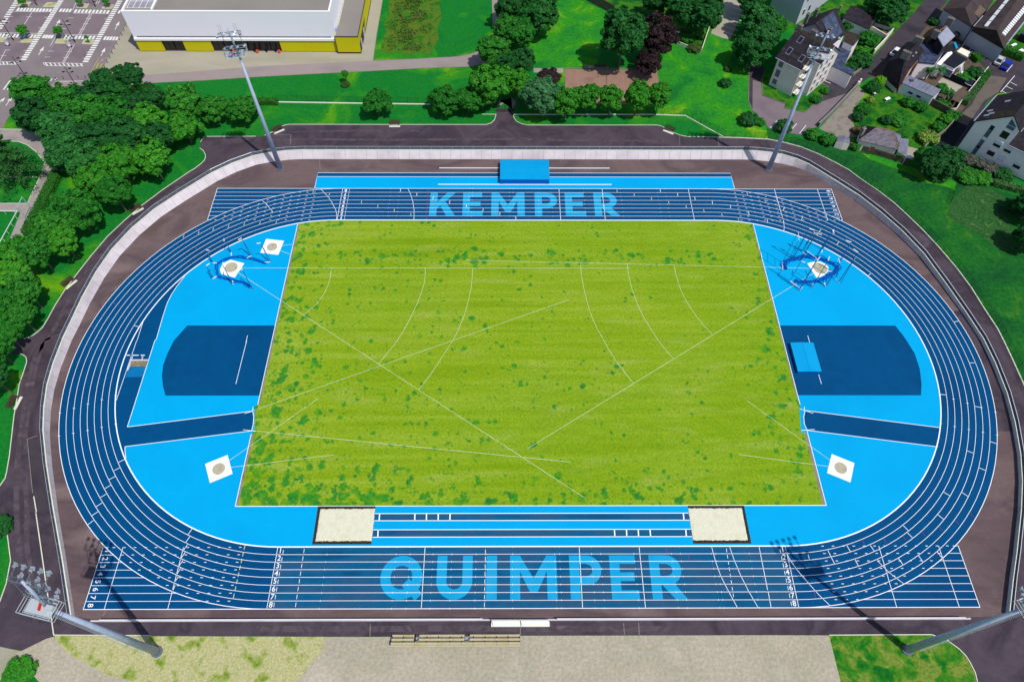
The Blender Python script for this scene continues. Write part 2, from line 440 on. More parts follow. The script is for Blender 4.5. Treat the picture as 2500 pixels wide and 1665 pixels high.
def infield_mat():
    m = bpy.data.materials.new('infield_grass')
    m.use_nodes = True
    nt = m.node_tree
    b = nt.nodes['Principled BSDF']
    b.inputs['Roughness'].default_value = .95
    b.inputs['Specular IOR Level'].default_value = .15
    N, L_ = nt.nodes.new, nt.links.new
    g = N('ShaderNodeNewGeometry')

    def noise(sc, st=(1, 1, 1), det=5, dist=0.0):
        mp = N('ShaderNodeMapping'); mp.inputs['Scale'].default_value = st
        L_(g.outputs['Position'], mp.inputs['Vector'])
        n_ = N('ShaderNodeTexNoise'); n_.inputs['Scale'].default_value = sc; n_.inputs['Detail'].default_value = det
        n_.inputs['Distortion'].default_value = dist
        L_(mp.outputs[0], n_.inputs['Vector'])
        return n_.outputs['Fac']

    def mrange(v, a, b_, c0=0.0, c1=1.0):
        n_ = N('ShaderNodeMapRange')
        n_.inputs['From Min'].default_value = a; n_.inputs['From Max'].default_value = b_
        n_.inputs['To Min'].default_value = c0; n_.inputs['To Max'].default_value = c1
        L_(v, n_.inputs['Value'])
        return n_.outputs[0]

    sx_ = N('ShaderNodeSeparateXYZ'); L_(g.outputs['Position'], sx_.inputs[0]); sx0 = sx_.outputs['X']

    def ramp(fac, pairs):
        r_ = N('ShaderNodeValToRGB'); e = r_.color_ramp.elements
        while len(e) < len(pairs): e.new(.5)
        for i, (p, c) in enumerate(pairs):
            e[i].position = p; e[i].color = (*c, 1)
        L_(fac, r_.inputs['Fac'])
        return r_.outputs['Color']

    def mixc(f_, a, b_):
        mx = N('ShaderNodeMix'); mx.data_type = 'RGBA'
        L_(f_, mx.inputs['Factor']); L_(a, mx.inputs['A']); L_(b_, mx.inputs['B'])
        return mx.outputs['Result']

    def math_(op, a, b_=None, clamp=False):
        n_ = N('ShaderNodeMath'); n_.operation = op; n_.use_clamp = clamp
        for i, q in enumerate((a, b_)):
            if q is None: continue
            if isinstance(q, (int, float)): n_.inputs[i].default_value = q
            else: L_(q, n_.inputs[i])
        return n_.outputs[0]

    base = ramp(noise(.05, (1, 1, 1), 6), [(.35, S('#84aa0c')), (.5, S('#92b31a')), (.66, S('#a4bc3a'))])
    streak = ramp(noise(.5, (.05, 1.3, 1), 6), [(.34, S('#7ea008')), (.5, S('#94b41e')), (.68, S('#aac244'))])
    half = N('ShaderNodeValue'); half.outputs[0].default_value = .5
    c = mixc(half.outputs[0], base, streak)
    green = mrange(math_('ADD', noise(.028, (1, 1, 1), 4), math_('MULTIPLY', sx0, .0022)), .44, .66)
    c = mixc(math_('MULTIPLY', green, .55), c, ramp(noise(.7, (.3, 1.2, 1), 5), [(.35, S('#74a208')), (.65, S('#8cb41a'))]))
    pale = mrange(noise(.35, (.22, 1.0, 1), 8), .56, .72)
    c = mixc(math_('MULTIPLY', pale, .5), c, ramp(noise(2.4), [(.4, S('#a6ba48')), (.6, S('#b4c464'))]))
    # dark weed clumps: irregular round patches, denser towards the field's rim
    sx = N('ShaderNodeSeparateXYZ'); L_(g.outputs['Position'], sx.inputs[0])

    ex = mrange(math_('ABSOLUTE', sx.outputs['X']), 38, 51)
    south = mrange(sx.outputs['Y'], -22, -29)
    north = mrange(math_('ABSOLUTE', math_('SUBTRACT', sx.outputs['Y'], 25.5)), 3.5, .5)
    sw = math_('MULTIPLY', mrange(sx.outputs['X'], 10, -48), mrange(sx.outputs['Y'], 8, -24))
    dens = math_('MAXIMUM', math_('MAXIMUM', ex, south), math_('MULTIPLY', north, .8))
    dens = math_('ADD', dens, math_('MULTIPLY', sw, .7))
    dens = math_('SUBTRACT', dens, math_('MULTIPLY', mrange(sx.outputs['X'], 5, 40), .25))
    dens = math_('ADD', dens, math_('MULTIPLY', math_('SUBTRACT', noise(.09, (1, 1, 1), 3), .5), 2.2))

    def rough_noise(sc, off, det=7, ro=.62):
        ad = N('ShaderNodeVectorMath'); ad.operation = 'ADD'; ad.inputs[1].default_value = (off, off * .7, 0)
        L_(g.outputs['Position'], ad.inputs[0])
        n_ = N('ShaderNodeTexNoise'); n_.inputs['Scale'].default_value = sc; n_.inputs['Detail'].default_value = det
        n_.inputs['Roughness'].default_value = ro
        L_(ad.outputs[0], n_.inputs['Vector'])
        return n_.outputs['Fac']

    def spots(scale, rmax, share, seed, warp):
        wob = N('ShaderNodeTexNoise'); wob.inputs['Scale'].default_value = scale * 3.2; wob.inputs['Detail'].default_value = 5
        L_(g.outputs['Position'], wob.inputs['Vector'])
        sub = N('ShaderNodeVectorMath'); sub.operation = 'SUBTRACT'; sub.inputs[1].default_value = (.5, .5, .5)
        L_(wob.outputs['Color'], sub.inputs[0])
        sc_ = N('ShaderNodeVectorMath'); sc_.operation = 'SCALE'; sc_.inputs['Scale'].default_value = warp / scale
        L_(sub.outputs[0], sc_.inputs[0])
        ad = N('ShaderNodeVectorMath'); ad.operation = 'ADD'
        L_(g.outputs['Position'], ad.inputs[0]); L_(sc_.outputs[0], ad.inputs[1])
        of = N('ShaderNodeVectorMath'); of.operation = 'ADD'; of.inputs[1].default_value = (seed, seed * 1.7, 0)
        L_(ad.outputs[0], of.inputs[0])
        vo = N('ShaderNodeTexVoronoi'); vo.voronoi_dimensions = '2D'
        vo.inputs['Scale'].default_value = scale
        L_(of.outputs[0], vo.inputs['Vector'])
        sp_ = N('ShaderNodeSeparateXYZ'); L_(vo.outputs['Color'], sp_.inputs[0])
        keep = mrange(math_('SUBTRACT', math_('ADD', share, math_('MULTIPLY', dens, .25)), sp_.outputs['X']), 0.0, .10)
        rad = math_('MULTIPLY', mrange(sp_.outputs['Y'], 0, 1, .25, 1.0), math_('MULTIPLY', keep, rmax))
        return mrange(math_('SUBTRACT', rad, vo.outputs['Distance']), -.08, .14), sp_.outputs['Z']

    tone = rough_noise(.5, 5.0, 3)
    dark = ramp(tone, [(.36, S('#1c8038')), (.5, S('#2f9424')), (.64, S('#62a41c'))])
    big = mrange(math_('ADD', rough_noise(.40, 31.0, 6, .52), math_('MULTIPLY', dens, .098)), .648, .70)
    c = mixc(math_('MULTIPLY', big, .9), c, dark)
    for scale, rmax, share, seed, amt in ((.50, .54, .05, 17.3, .9), (.85, .52, .11, 41.7, .85), (1.6, .45, .10, 71.7, .6)):
        f_, z_ = spots(scale, rmax, share, seed, .55)
        c = mixc(math_('MULTIPLY', f_, amt), c, dark)
    bare = mrange(noise(.11, (1, 1, 1), 6), .66, .76)
    c = mixc(math_('MULTIPLY', bare, .35), c, ramp(noise(2.0), [(.4, S('#b0b45c')), (.6, S('#a8b84c'))]))
    fine = noise(2.6, (1, 1, 1), 6)
    mr = N('ShaderNodeMapRange'); mr.inputs['From Min'].default_value = .3; mr.inputs['From Max'].default_value = .7
    mr.inputs['To Min'].default_value = .80; mr.inputs['To Max'].default_value = 1.20
    L_(fine, mr.inputs['Value'])
    vm = N('ShaderNodeVectorMath'); vm.operation = 'SCALE'
    L_(c, vm.inputs[0]); L_(mr.outputs[0], vm.inputs['Scale'])
    L_(vm.outputs[0], b.inputs['Base Color'])
    return m


M['infield'] = infield_mat()


# ================================================================ THE SETTING
def sheet(name, pts, z, m, label, cat, parent=None):
    return struct(name, MB().poly(pts, z), M[m], label, cat, parent)


def arc(cx, cy, r, a0, a1, n=48):
    return [(cx + r * math.cos(a0 + (a1 - a0) * i / n), cy + r * math.sin(a0 + (a1 - a0) * i / n)) for i in range(n + 1)]


HS = 42.195            # half straight
R0, LW = 36.5, 1.22    # inner radius, lane width
RO = R0 + 8 * LW + .03


def oval(r, n=64):
    return arc(HS, 0, r, -PI / 2, PI / 2, n) + arc(-HS, 0, r, PI / 2, 3 * PI / 2, n)


sheet('ground', [(-900, -700), (900, -700), (900, 1100), (-900, 1100)], 0.0, 'lawn', 'mown green grass of the park round the stadium', 'ground')
sheet('park_lawn', [(40.75, 102.83), (48.66, 97.45), (52.55, 106.92), (59.03, 103.91), (55.55, 92.70), (60.46, 90.85), (57.84, 77.85), (58.00, 73.60), (60.47, 69.46), (59.87, 63.24), (49.05, 64.12), (40.93, 72.13), (33.86, 72.69), (35.60, 89.83), (36.29, 90.76)], .008, 'park_lawn', 'mottled lawn between the clay court and the courtyard road', 'lawn')
sheet('park_lawn', [(12.73, 128.97), (15.08, 124.43), (26.21, 116.24), (23.64, 107.30), (19.86, 92.57), (11.34, 91.36), (1.45, 91.33), (1.71, 107.20), (6.75, 123.27)], .008, 'park_lawn', 'bright lawn behind the clay court', 'lawn')
sheet('back_garden', [(19.70, 126.72), (39.94, 134.98), (59.70, 135.10), (53.97, 110.02), (48.59, 97.94), (41.72, 103.33), (43.20, 109.97), (26.93, 117.32)], .009, 'garden_lawn', 'rough garden behind the boundary wall at the top edge', 'lawn')
sheet('bank_lawn', [(60.42, 67.23), (69.20, 63.07), (76.51, 61.33), (80.88, 59.80), (84.98, 57.51), (91.69, 53.78), (93.87, 52.50)] + [(96.37, 52.23), (101.69, 48.98), (108.70, 47.21), (117.97, 42.01), (119.24, 22.85)] + [(107.32, -3.23), (94.60, -12.36)] + [(94.70, -5.16), (94.77, -0.27), (94.75, 4.30)] + [(94.65, 7.11), (93.83, 12.24), (93.16, 17.43), (92.00, 22.53), (90.11, 28.61), (88.20, 33.67), (86.20, 38.09), (84.38, 41.79), (81.80, 45.76), (78.99, 49.30), (76.67, 52.56)] + [(73.92, 55.42), (70.69, 58.24), (67.27, 60.53), (63.14, 62.27), (59.85, 63.13)] + [(49.19, 64.12)], .007, 'bank_lawn', 'dark grass bank outside the eastern fence', 'lawn')
sheet('lawn_patch', [(103.35, 47.91), (108.43, 46.51), (112.30, 40.98), (108.85, 37.95), (108.28, 34.66), (109.63, 30.51), (107.42, 28.31), (103.47, 27.38), (100.72, 32.08), (95.03, 37.93), (98.18, 42.66)],   .011, 'rough_grass', 'rough uncut grass patch on the eastern bank', 'lawn')

sheet('lawn_patch', [(81.43, 58.91), (84.93, 57.32), (89.09, 55.45), (93.87, 52.50)] + [(98.34, 50.41), (101.05, 48.62), (99.91, 45.79), (98.25, 47.19), (94.53, 48.25)] + [(89.67, 52.31), (86.13, 54.33), (82.85, 56.49)], .0105, 'park_lawn', 'yellowish grass streak along the top of the eastern bank', 'lawn')
# ---- stadium asphalt
EAST_KERB = [(49.01, 63.89), (53.14, 63.74), (59.87, 63.24)] + [(63.14, 62.27), (67.27, 60.53), (70.69, 58.24), (73.92, 55.42), (76.81, 52.58)] + [(78.99, 49.30), (81.80, 45.76), (84.38, 41.79), (86.20, 38.09), (88.20, 33.67), (90.11, 28.61), (92.00, 22.53), (93.16, 17.43), (93.83, 12.24), (94.65, 7.11)] + [(94.75, 4.30), (94.77, -0.27), (94.70, -5.16), (94.59, -8.47), (94.32, -13.04)]
NORTH_KERB_W = [(-63.67, 64.31), (-61.80, 65.70), (-60.02, 67.71), (-59.16, 68.20), (-58.25, 68.40), (-33.15, 68.39), (-9.35, 68.45), (-8.14, 69.07), (-7.34, 70.30), (-6.95, 72.36)]
NORTH_KERB_E = [(-2.65, 72.17), (-2.49, 70.93), (-1.90, 69.70), (-0.55, 68.68), (1.07, 68.28), (33.07, 68.37), (34.12, 68.05), (34.85, 67.36), (36.06, 66.28), (37.28, 65.28), (38.78, 64.49), (40.34, 64.10), (44.61, 64.03), (49.01, 63.89)]
WEST_KERB = [(-99.85, 4.79), (-99.00, 5.10), (-98.26, 5.69), (-97.69, 6.47), (-97.16, 7.39), (-96.84, 9.50), (-96.57, 13.02), (-95.93, 16.93), (-95.08, 20.36), (-93.64, 25.70), (-91.76, 31.56), (-89.41, 36.37), (-87.03, 40.68), (-83.52, 45.83), (-78.78, 51.88)] + [(-77.96, 52.70), (-76.83, 54.36), (-76.32, 55.47), (-76.28, 56.59), (-76.55, 57.53), (-77.34, 58.86), (-78.45, 59.77)]
NOOK = [(-78.79, 61.93), (-78.33, 63.88), (-65.74, 63.99)]
SW_KERB = [(-99.14, 1.25), (-98.54, 1.05), (-97.82, 0.55), (-97.37, -0.19), (-97.20, -0.81), (-96.95, -3.13), (-96.76, -5.51), (-95.11, -12.41), (-92.95, -19.97), (-92.22, -23.07), (-92.02, -24.28), (-92.37, -25.78)]
SW_KERB2 = [(-88.35, -33.13), (-87.35, -34.98), (-85.49, -38.57), (-84.77, -42.21), (-84.68, -45.07)]
SE_KERB = [(45.97, -50.35), (55.18, -50.32), (62.00, -50.31), (64.11, -51.11), (65.53, -52.36), (66.21, -53.29), (66.54, -54.21), (66.82, -55.73), (66.66, -57.03), (66.35, -58.10)]
outline = list(reversed(EAST_KERB)) + list(reversed(NORTH_KERB_E)) + [(-2.55, 74.68)] + [(-6.83, 74.66)] + list(reversed(NORTH_KERB_W)) + [(-65.72, 63.91)] + list(reversed(NOOK)) + list(reversed(WEST_KERB)) + [(-102.52, 5.04)] + [(-124.60, 4.54), (-123.41, 2.05)] + [(-103.29, 1.60)] + SW_KERB + [(-100.44, -26.79), (-93.35, -30.30)] + SW_KERB2 + [(-97.59, -45.12), (-95.07, -50.57), (-82.05, -51.66)] + [(-78.50, -52.25), (-75.45, -50.57), (-74.39, -50.26), (-74.29, -50.06)] + [(-43.10, -50.28), (-25.55, -50.39)] + [(-3.41, -50.29), (36.46, -50.30)] + SE_KERB + [(66.21, -58.97), (97.51, -59.07), (115.59, -25.63)]
sheet('perimeter_road', outline, .012, 'asphalt_outer', 'dark asphalt road running all round the running track', 'road')
WALL_IN = [((-72.08, -47.28), .75, .10), ((-76.42, -38.59), .8, .12), ((-80.72, -30.25), .95, .15), ((-84.67, -22.04), 1.25, .2), ((-87.37, -15.72), 1.5, .25), ((-88.76, -11.29), 1.55, .3), ((-89.77, -6.66), 1.6, .4), ((-90.22, -1.88), 1.6, .5), ((-90.28, 4.34), 1.6, .6), ((-90.02, 7.39), 1.6, .7), ((-89.66, 13.57), 1.6, .8), ((-88.83, 20.08), 1.6, .95), ((-87.45, 26.01), 1.6, 1.05), ((-84.98, 31.91), 1.6, 1.15), ((-81.71, 37.38), 1.6, 1.2), ((-77.62, 42.22), 1.6, 1.25), ((-71.67, 48.67), 1.6, 1.3), ((-67.83, 51.72), 1.6, 1.3), ((-63.77, 54.07), 1.6, 1.3), ((-60.09, 55.13), 1.6, 1.3), ((-56.35, 55.81), 1.6, 1.3), ((-53.04, 56.05), 1.6, 1.3), ((-27.52, 56.07), 1.6, 1.3), ((-3.03, 56.11), 1.6, 1.3), ((34.68, 56.10), 1.6, 1.3), ((52.20, 56.14), 1.6, 1.3), ((55.41, 55.94), 1.6, 1.3), ((58.27, 55.49), 1.6, 1.3), ((61.08, 54.82), 1.6, 1.25), ((63.90, 53.85), 1.75, .7), ((66.41, 52.47), 1.75, .3), ((71.53, 47.15), 1.7, .12), ((75.60, 42.67), 1.6, .1), ((79.12, 37.59), 1.5, .1), ((82.33, 32.09), 1.35, .1), ((85.17, 25.87), 1.1, .1), ((87.24, 18.18), .85, .1), ((88.97, 10.90), .65, .1), ((90.19, 4.30), .6, .1), ((90.35, -1.22), .6, .12), ((90.03, -8.00), .6, .1), ((89.10, -13.93), .6, .1), ((87.58, -20.21), .6, .1), ((85.78, -25.35), .6, .1), ((83.48, -30.54), .6, .1), ((79.84, -37.67), .6, .1), ((77.54, -41.91), .6, .1), ((74.63, -47.58), .6, .1)]
win = [q[0] for q in WALL_IN]
sheet('apron', win + [(68.6, -47.75), (-69.0, -47.75)], .018, 'asphalt_inner', 'brownish asphalt apron between the track and the perimeter wall', 'pavement')
sheet('asphalt_patch', [(-91.02, -16.90), (-89.53, -16.15), (-88.12, -18.93), (-84.00, -27.08), (-82.45, -30.31), (-84.67, -30.30), (-87.55, -24.09)], .017, 'street', 'darker repair patch in the western road', 'road')
sheet('asphalt_patch', [(87.30, 11.55), (89.30, 11.82), (90.22, 5.28), (90.16, -0.58), (88.66, -15.53), (85.65, -15.53), (88.67, 3.47)], .024, 'asphalt_outer', 'darker asphalt strip beside the eastern lanes', 'road')
sheet('asphalt_patch', [(38.19, 64.49), (47.52, 63.80), (47.44, 60.87), (37.94, 61.24)], .017, 'street', 'darker repair patch in the northern road', 'road')

mb = MB()
for a, b in (((-57.30, 64.72), (-56.87, 61.13)), ((-62.40, 64.63), (-57.30, 64.72)), ((38.20, 64.57), (37.93, 61.16)), ((47.52, 63.80), (47.41, 60.87)), ((-91.12, -16.90), (-89.42, -16.19)), ((-91.02, -16.90), (-86.24, -27.07)), ((87.28, 11.50), (89.37, 11.88)), ((-25.58, -48.48), (-25.45, -50.36)), ((14.12, -48.46), (14.08, -50.21)), ((16.47, -48.46), (16.39, -50.22)), ((-77.10, 49.19), (-76.30, 50.08)), ((-48.98, 55.90), (-48.33, 52.33)), ((-67.48, -46.35), (-67.71, -47.21)), ((-2.13, -48.90), (-2.09, -50.14))):
    mb.strip([a, b], .10, .0195)
struct('asphalt_seam', mb, M['concrete_pale'], 'thin pale joints between asphalt patches', 'road joint')
mb = MB()
for pts, w_ in (([(-79.19, 48.47), (-83.17, 42.72), (-87.05, 35.73), (-90.41, 28.75), (-93.05, 21.83), (-94.26, 14.68), (-94.62, 8.18), (-95.19, 4.35)] + [(-96.20, 1.30), (-95.14, -5.99), (-93.34, -12.86), (-91.50, -19.98), (-89.05, -27.07)] + [(-86.17, -34.06), (-83.56, -39.45)], .9), ([(-76.85, 49.19), (-81.01, 42.04), (-84.69, 35.08), (-87.78, 27.83), (-90.29, 20.37), (-91.60, 12.75), (-92.25, 6.34)] + [(-95.83, 4.34), (-94.71, -3.85), (-92.71, -12.41), (-90.74, -18.93)], .7), ([(-88.69, -24.09), (-85.96, -30.30)] + [(-83.93, -35.89), (-80.32, -42.90), (-77.66, -48.67)], .8), ([(-62.84, 62.74), (-49.63, 62.97), (-33.70, 62.82), (-15.11, 63.06), (-3.01, 63.28)] + [(12.96, 62.74), (34.26, 62.59)], .8), ([(-58.06, 65.71), (-42.06, 66.15), (-25.95, 66.00)], .6), ([(-43.32, -49.16), (-29.74, -49.27), (-12.76, -49.19)] + [(3.40, -49.28), (22.14, -49.38)], .9), ([(74.02, 51.82), (80.43, 41.95), (85.57, 30.80), (88.69, 21.05)] + [(90.45, 12.51), (91.60, 4.32)], .7)):
    mb.strip(pts, w_, .0175)
struct('tyre_wear', mb, M['asphalt_wear'], 'faint paler wheel tracks along the perimeter road', 'road wear')
mb = MB()
for ln in (EAST_KERB,): mb.kerb(ln, .22, 0, .16)
for ln in (NORTH_KERB_W, NORTH_KERB_E, WEST_KERB, SW_KERB, SW_KERB2, SE_KERB, NOOK): mb.kerb(ln, .12, 0, .12)
mb.kerb([(-84.50, -30.31), (-81.64, -35.90), (-78.06, -42.91), (-74.38, -50.04)] , .16, 0, .06)
mb.kerb([(-85.80, -27.66), (-84.39, -30.30)] + [(-84.29, -30.69)], .16, 0, .06)
mb.kerb([(-74.39, -50.01), (-65.88, -50.07), (-59.47, -50.11)], .12, 0, .08)
mb.kerb([(-10.51, 72.35), (-6.89, 72.32)], .12, 0, .12)
struct('kerb', mb, M['cream_kerb'], 'pale concrete kerb edging the perimeter road', 'kerb')

# ---- south side grounds
sheet('gravel_yard', [(-32.30, -50.38), (-25.54, -50.41)] + [(-3.41, -50.31), (36.45, -50.32)] + [(45.97, -50.38), (46.06, -56.97), (45.63, -61.77)] + [(-36.11, -61.51), (-35.64, -56.62), (-34.06, -54.23), (-32.65, -52.56)], .009, 'gravel', 'pale gravel yard in front of the bleachers', 'ground')
sheet('dry_lawn', [(-74.24, -50.11)] + [(-43.09, -50.31), (-32.30, -50.38), (-32.65, -52.56), (-34.06, -54.23), (-35.64, -56.62), (-36.11, -61.51)] + [(-51.20, -61.47), (-59.74, -56.67), (-64.13, -55.65), (-68.61, -53.98), (-71.78, -52.45), (-73.88, -50.74)], .010, 'dry_grass', 'parched straw coloured grass beside the gravel track', 'lawn')
sheet('gravel_track', [(-78.50, -52.25), (-75.46, -50.54), (-74.35, -50.26), (-73.66, -50.89), (-71.61, -52.45), (-68.44, -53.98), (-64.13, -55.65), (-59.57, -56.70), (-51.19, -61.54), (-68.64, -61.48), (-73.56, -57.10), (-77.90, -53.81), (-79.20, -52.58)], .011, 'gravel', 'curving pale gravel track at the lower left corner', 'road')
sheet('gravel_track', [(-87.32, -51.01), (-82.06, -51.65), (-78.62, -52.35), (-77.98, -53.81), (-80.09, -54.10), (-80.12, -56.49), (-85.00, -56.48)], .010, 'forecourt', 'pale worn ground left of the small shrub', 'ground')
sheet('verge', [(46.01, -50.39), (55.17, -50.35), (61.99, -50.34), (64.10, -51.14), (65.52, -52.39), (66.19, -53.32), (66.53, -54.24), (66.80, -55.76), (66.66, -57.03), (64.95, -61.83), (45.63, -61.77), (46.06, -56.97)], .013, 'verge_grass', 'green grass island round the lower right mast', 'lawn')

# ---- north side
sheet('car_park', [(-228.65, 179.62), (-120.02, 180.47), (-115.57, 134.09), (-111.52, 111.86), (-111.53, 93.47), (-113.03, 85.64), (-120.95, 82.41), (-127.11, 82.39), (-128.84, 75.98), (-128.74, 66.72), (-128.53, 58.36), (-130.50, 18.83), (-166.55, 18.81)], .012, 'car_park', 'mauve grey asphalt of the large car park', 'car park')
sheet('forecourt', [(-111.44, 111.08), (-111.53, 93.47), (-112.31, 84.30), (-107.80, 83.43), (-99.48, 87.86), (-89.49, 89.00)] + [(-71.20, 91.57), (-56.91, 92.74), (-40.34, 94.13), (-40.49, 105.49), (-40.55, 123.02), (-41.21, 159.81), (-61.30, 166.52)] + [(-123.17, 166.07)], .014, 'forecourt', 'beige concrete forecourt round the sports hall', 'pavement')
sheet('footpath', [(-112.45, 84.75), (-107.80, 83.43), (-99.48, 87.86), (-89.49, 89.00)] + [(-71.20, 91.57), (-56.91, 92.74), (-40.34, 94.13), (-27.98, 94.99), (-17.75, 95.98), (-14.55, 96.96), (-11.63, 98.66), (-8.16, 106.14), (-8.67, 123.19), (-9.22, 140.73), (-0.57, 140.78), (-3.61, 107.18), (-7.44, 94.35), (-14.24, 91.64), (-27.69, 90.89), (-42.01, 89.54), (-59.06, 88.10), (-70.31, 87.06)] + [(-82.96, 85.66), (-98.20, 84.35), (-110.18, 82.09), (-123.19, 82.40), (-122.08, 85.61)], .016, 'footpath', 'pinkish grey footpath south of the sports hall', 'path')
sheet('path', [(-6.97, 74.66), (-6.16, 77.65), (-3.09, 78.95), (-2.97, 74.68)] + [(-2.55, 74.68), (-1.84, 77.23), (-2.95, 78.95)], .014, 'path_grey', 'short paved ramp to the northern gate', 'path')
mb = MB()
for ln in ([(-40.25, 94.13), (-27.98, 94.99), (-17.75, 95.98), (-14.55, 96.96), (-11.63, 98.66)], [(-98.20, 84.35), (-82.96, 85.66)] + [(-70.31, 87.06), (-59.06, 88.10), (-42.01, 89.54), (-27.69, 90.89), (-14.24, 91.64)], [(-40.28, 94.41), (-40.49, 105.49), (-40.52, 123.02)], [(-128.84, 75.98), (-128.74, 66.72), (-128.53, 58.36)], [(-120.95, 82.41), (-127.11, 82.39)]): mb.kerb(ln, .12, 0, .08)
struct('path_edging', mb, M['concrete_pale'], 'thin concrete edging of the footpath', 'kerb')
g6r = [(-137.29, 66.60), (-122.13, 66.36), (-118.17, 65.84), (-115.26, 61.50), (-110.72, 54.64), (-109.80, 51.69), (-110.05, 49.15), (-110.03, 43.85), (-109.89, 38.41), (-109.63, 33.81), (-109.87, 31.88), (-110.55, 25.65), (-110.72, 16.81), (-116.23, 19.69), (-112.70, 28.73), (-113.44, 38.40), (-113.75, 38.90), (-125.60, 39.05), (-126.60, 41.42), (-112.99, 41.44), (-113.17, 45.24), (-113.24, 49.86), (-113.83, 54.63), (-117.30, 58.40), (-120.26, 60.71), (-122.86, 61.95), (-125.89, 62.25), (-135.11, 61.45)]
sheet('path', g6r, .015, 'path_grey', 'pale grey lane past the cedar and the pitch', 'path')
mb = MB()
for ln in ([(-131.87, 66.49), (-122.13, 66.36)], [(-125.89, 62.25), (-122.86, 61.95), (-120.26, 60.71), (-117.30, 58.40), (-113.83, 54.63), (-113.53, 52.05)], [(-113.24, 49.86), (-113.17, 45.24), (-112.99, 41.44), (-119.18, 41.43)], [(-123.84, 49.91), (-113.21, 49.79)]): mb.kerb(ln, .12, 0, .1)
struct('path_edging', mb, M['cream_kerb'], 'pale kerb of the lane past the cedar', 'kerb')
sheet('clay_court', [(11.25, 90.66), (35.68, 90.52), (35.63, 85.26), (35.46, 79.07), (35.14, 76.49), (10.60, 76.41)], .014, 'court', 'worn red clay bowls court behind the tree row', 'court')
sheet('path', [(2.90, 91.10), (10.88, 91.04), (10.66, 89.18), (2.86, 89.25)], .013, 'path_grey', 'short pale path left of the clay court', 'path')
mb = MB()
mb.kerb([(10.74, 90.94), (18.01, 91.06), (35.71, 90.76)], .2, 0, .15); mb.kerb([(11.25, 90.66), (10.71, 76.41)], .12, 0, .1); mb.kerb([(35.68, 90.52), (35.69, 85.26)], .12, 0, .1)
struct('court_edging', mb, M['concrete_pale'], 'low concrete edging round the clay court', 'kerb')
mb = MB()
for a, b in (((14.47, 90.21), (13.99, 79.00)), ((20.28, 88.39), (19.92, 80.77)), ((26.49, 88.41), (26.27, 79.91)), ((32.64, 87.98), (32.52, 81.69)), ((12.62, 87.99), (19.82, 87.93))): mb.strip([a, b], .07, .019)
struct('court_line', mb, M['footpath'], 'faded white lines on the clay court', 'marking')
mb = MB()
for a, b in (((19.84, 90.23), (19.89, 87.02)), ((22.14, 88.86), (21.89, 84.32))): mb.strip([a, b], .14, .021)
struct('weed_seam', mb, M['weed'], 'weedy seams across the clay court', 'weeds')
sheet('meadow', [(-37.80, 140.56), (-24.85, 140.64), (-23.29, 126.49), (-23.73, 119.79), (-22.98, 114.39), (-23.71, 109.15), (-23.19, 104.05), (-24.17, 100.08), (-25.18, 97.15), (-28.76, 97.72), (-31.03, 96.55), (-34.09, 97.89), (-36.38, 97.11), (-38.63, 98.94), (-38.68, 102.49), (-38.07, 107.03), (-38.92, 111.15), (-37.78, 115.39), (-38.76, 120.81), (-37.85, 126.41)], .012, 'meadow', 'uncut meadow rectangle beside the sports hall', 'meadow')
sheet('yard', [(64.73, 141.18), (72.77, 141.22), (65.76, 123.57), (62.64, 115.34), (57.81, 103.90), (55.56, 104.90), (52.86, 106.92), (55.50, 113.71), (59.36, 123.54)], .013, 'forecourt', 'beige parking yard behind the dark trees', 'car park')

# ---- streets and plots of the village
sheet('street', [(61.07, 92.49), (59.93, 88.07), (57.84, 77.85), (58.08, 74.02), (60.47, 69.46)] + [(60.73, 67.43), (65.71, 65.44), (69.03, 64.65), (70.44, 66.05), (73.37, 68.07), (87.89, 84.09), (92.09, 87.73), (99.13, 94.77), (102.84, 99.13), (110.57, 105.39), (115.87, 112.14), (124.44, 122.48), (138.16, 141.62), (131.08, 141.57), (118.50, 123.85), (113.55, 117.47), (103.48, 106.13), (94.90, 95.47), (87.16, 87.71), (84.07, 90.24), (80.57, 91.39), (78.50, 85.41), (80.05, 83.62), (75.02, 77.04), (71.37, 73.43), (66.34, 75.10), (67.14, 76.80), (63.15, 79.16)] + [(63.06, 79.38), (61.78, 80.03), (62.75, 86.26), (65.03, 91.80), (61.99, 92.73)], .014, 'street', 'asphalt street and courtyard winding between the houses', 'road')
sheet('courtyard', [(60.59, 86.25), (62.57, 85.36), (61.74, 79.81), (63.01, 79.16)] + [(63.11, 78.94), (67.09, 76.59), (66.30, 74.88), (71.32, 73.22), (74.97, 76.83), (83.23, 80.54), (87.77, 83.65), (73.40, 68.19), (70.47, 66.17), (69.06, 64.77), (65.75, 65.60), (60.77, 67.59)] + [(60.50, 69.62), (58.15, 74.10)], .018, 'parking_bay', 'mauve courtyard in front of the apartment block', 'road')
sheet('plot', [(74.89, 110.64), (88.97, 123.70), (97.83, 135.31), (126.36, 141.55), (118.50, 123.85), (113.55, 117.47), (103.48, 106.13), (94.90, 95.47), (87.16, 87.71), (84.01, 90.01), (82.39, 92.81), (81.49, 106.03)], .008, 'garden_lawn', 'small gardens behind the apartment block', 'garden')
sheet('house_lawn', [(64.06, 83.57), (69.16, 79.62), (73.34, 79.41), (78.10, 84.96), (79.91, 83.62), (77.46, 80.08), (75.02, 77.04), (71.42, 73.64), (70.05, 73.72), (66.53, 75.31), (67.14, 76.80), (63.20, 79.38)] + [(63.10, 79.60), (61.96, 80.25), (62.71, 85.36), (65.57, 90.87)], .020, 'garden_lawn', 'clipped lawn round the apartment block', 'lawn')
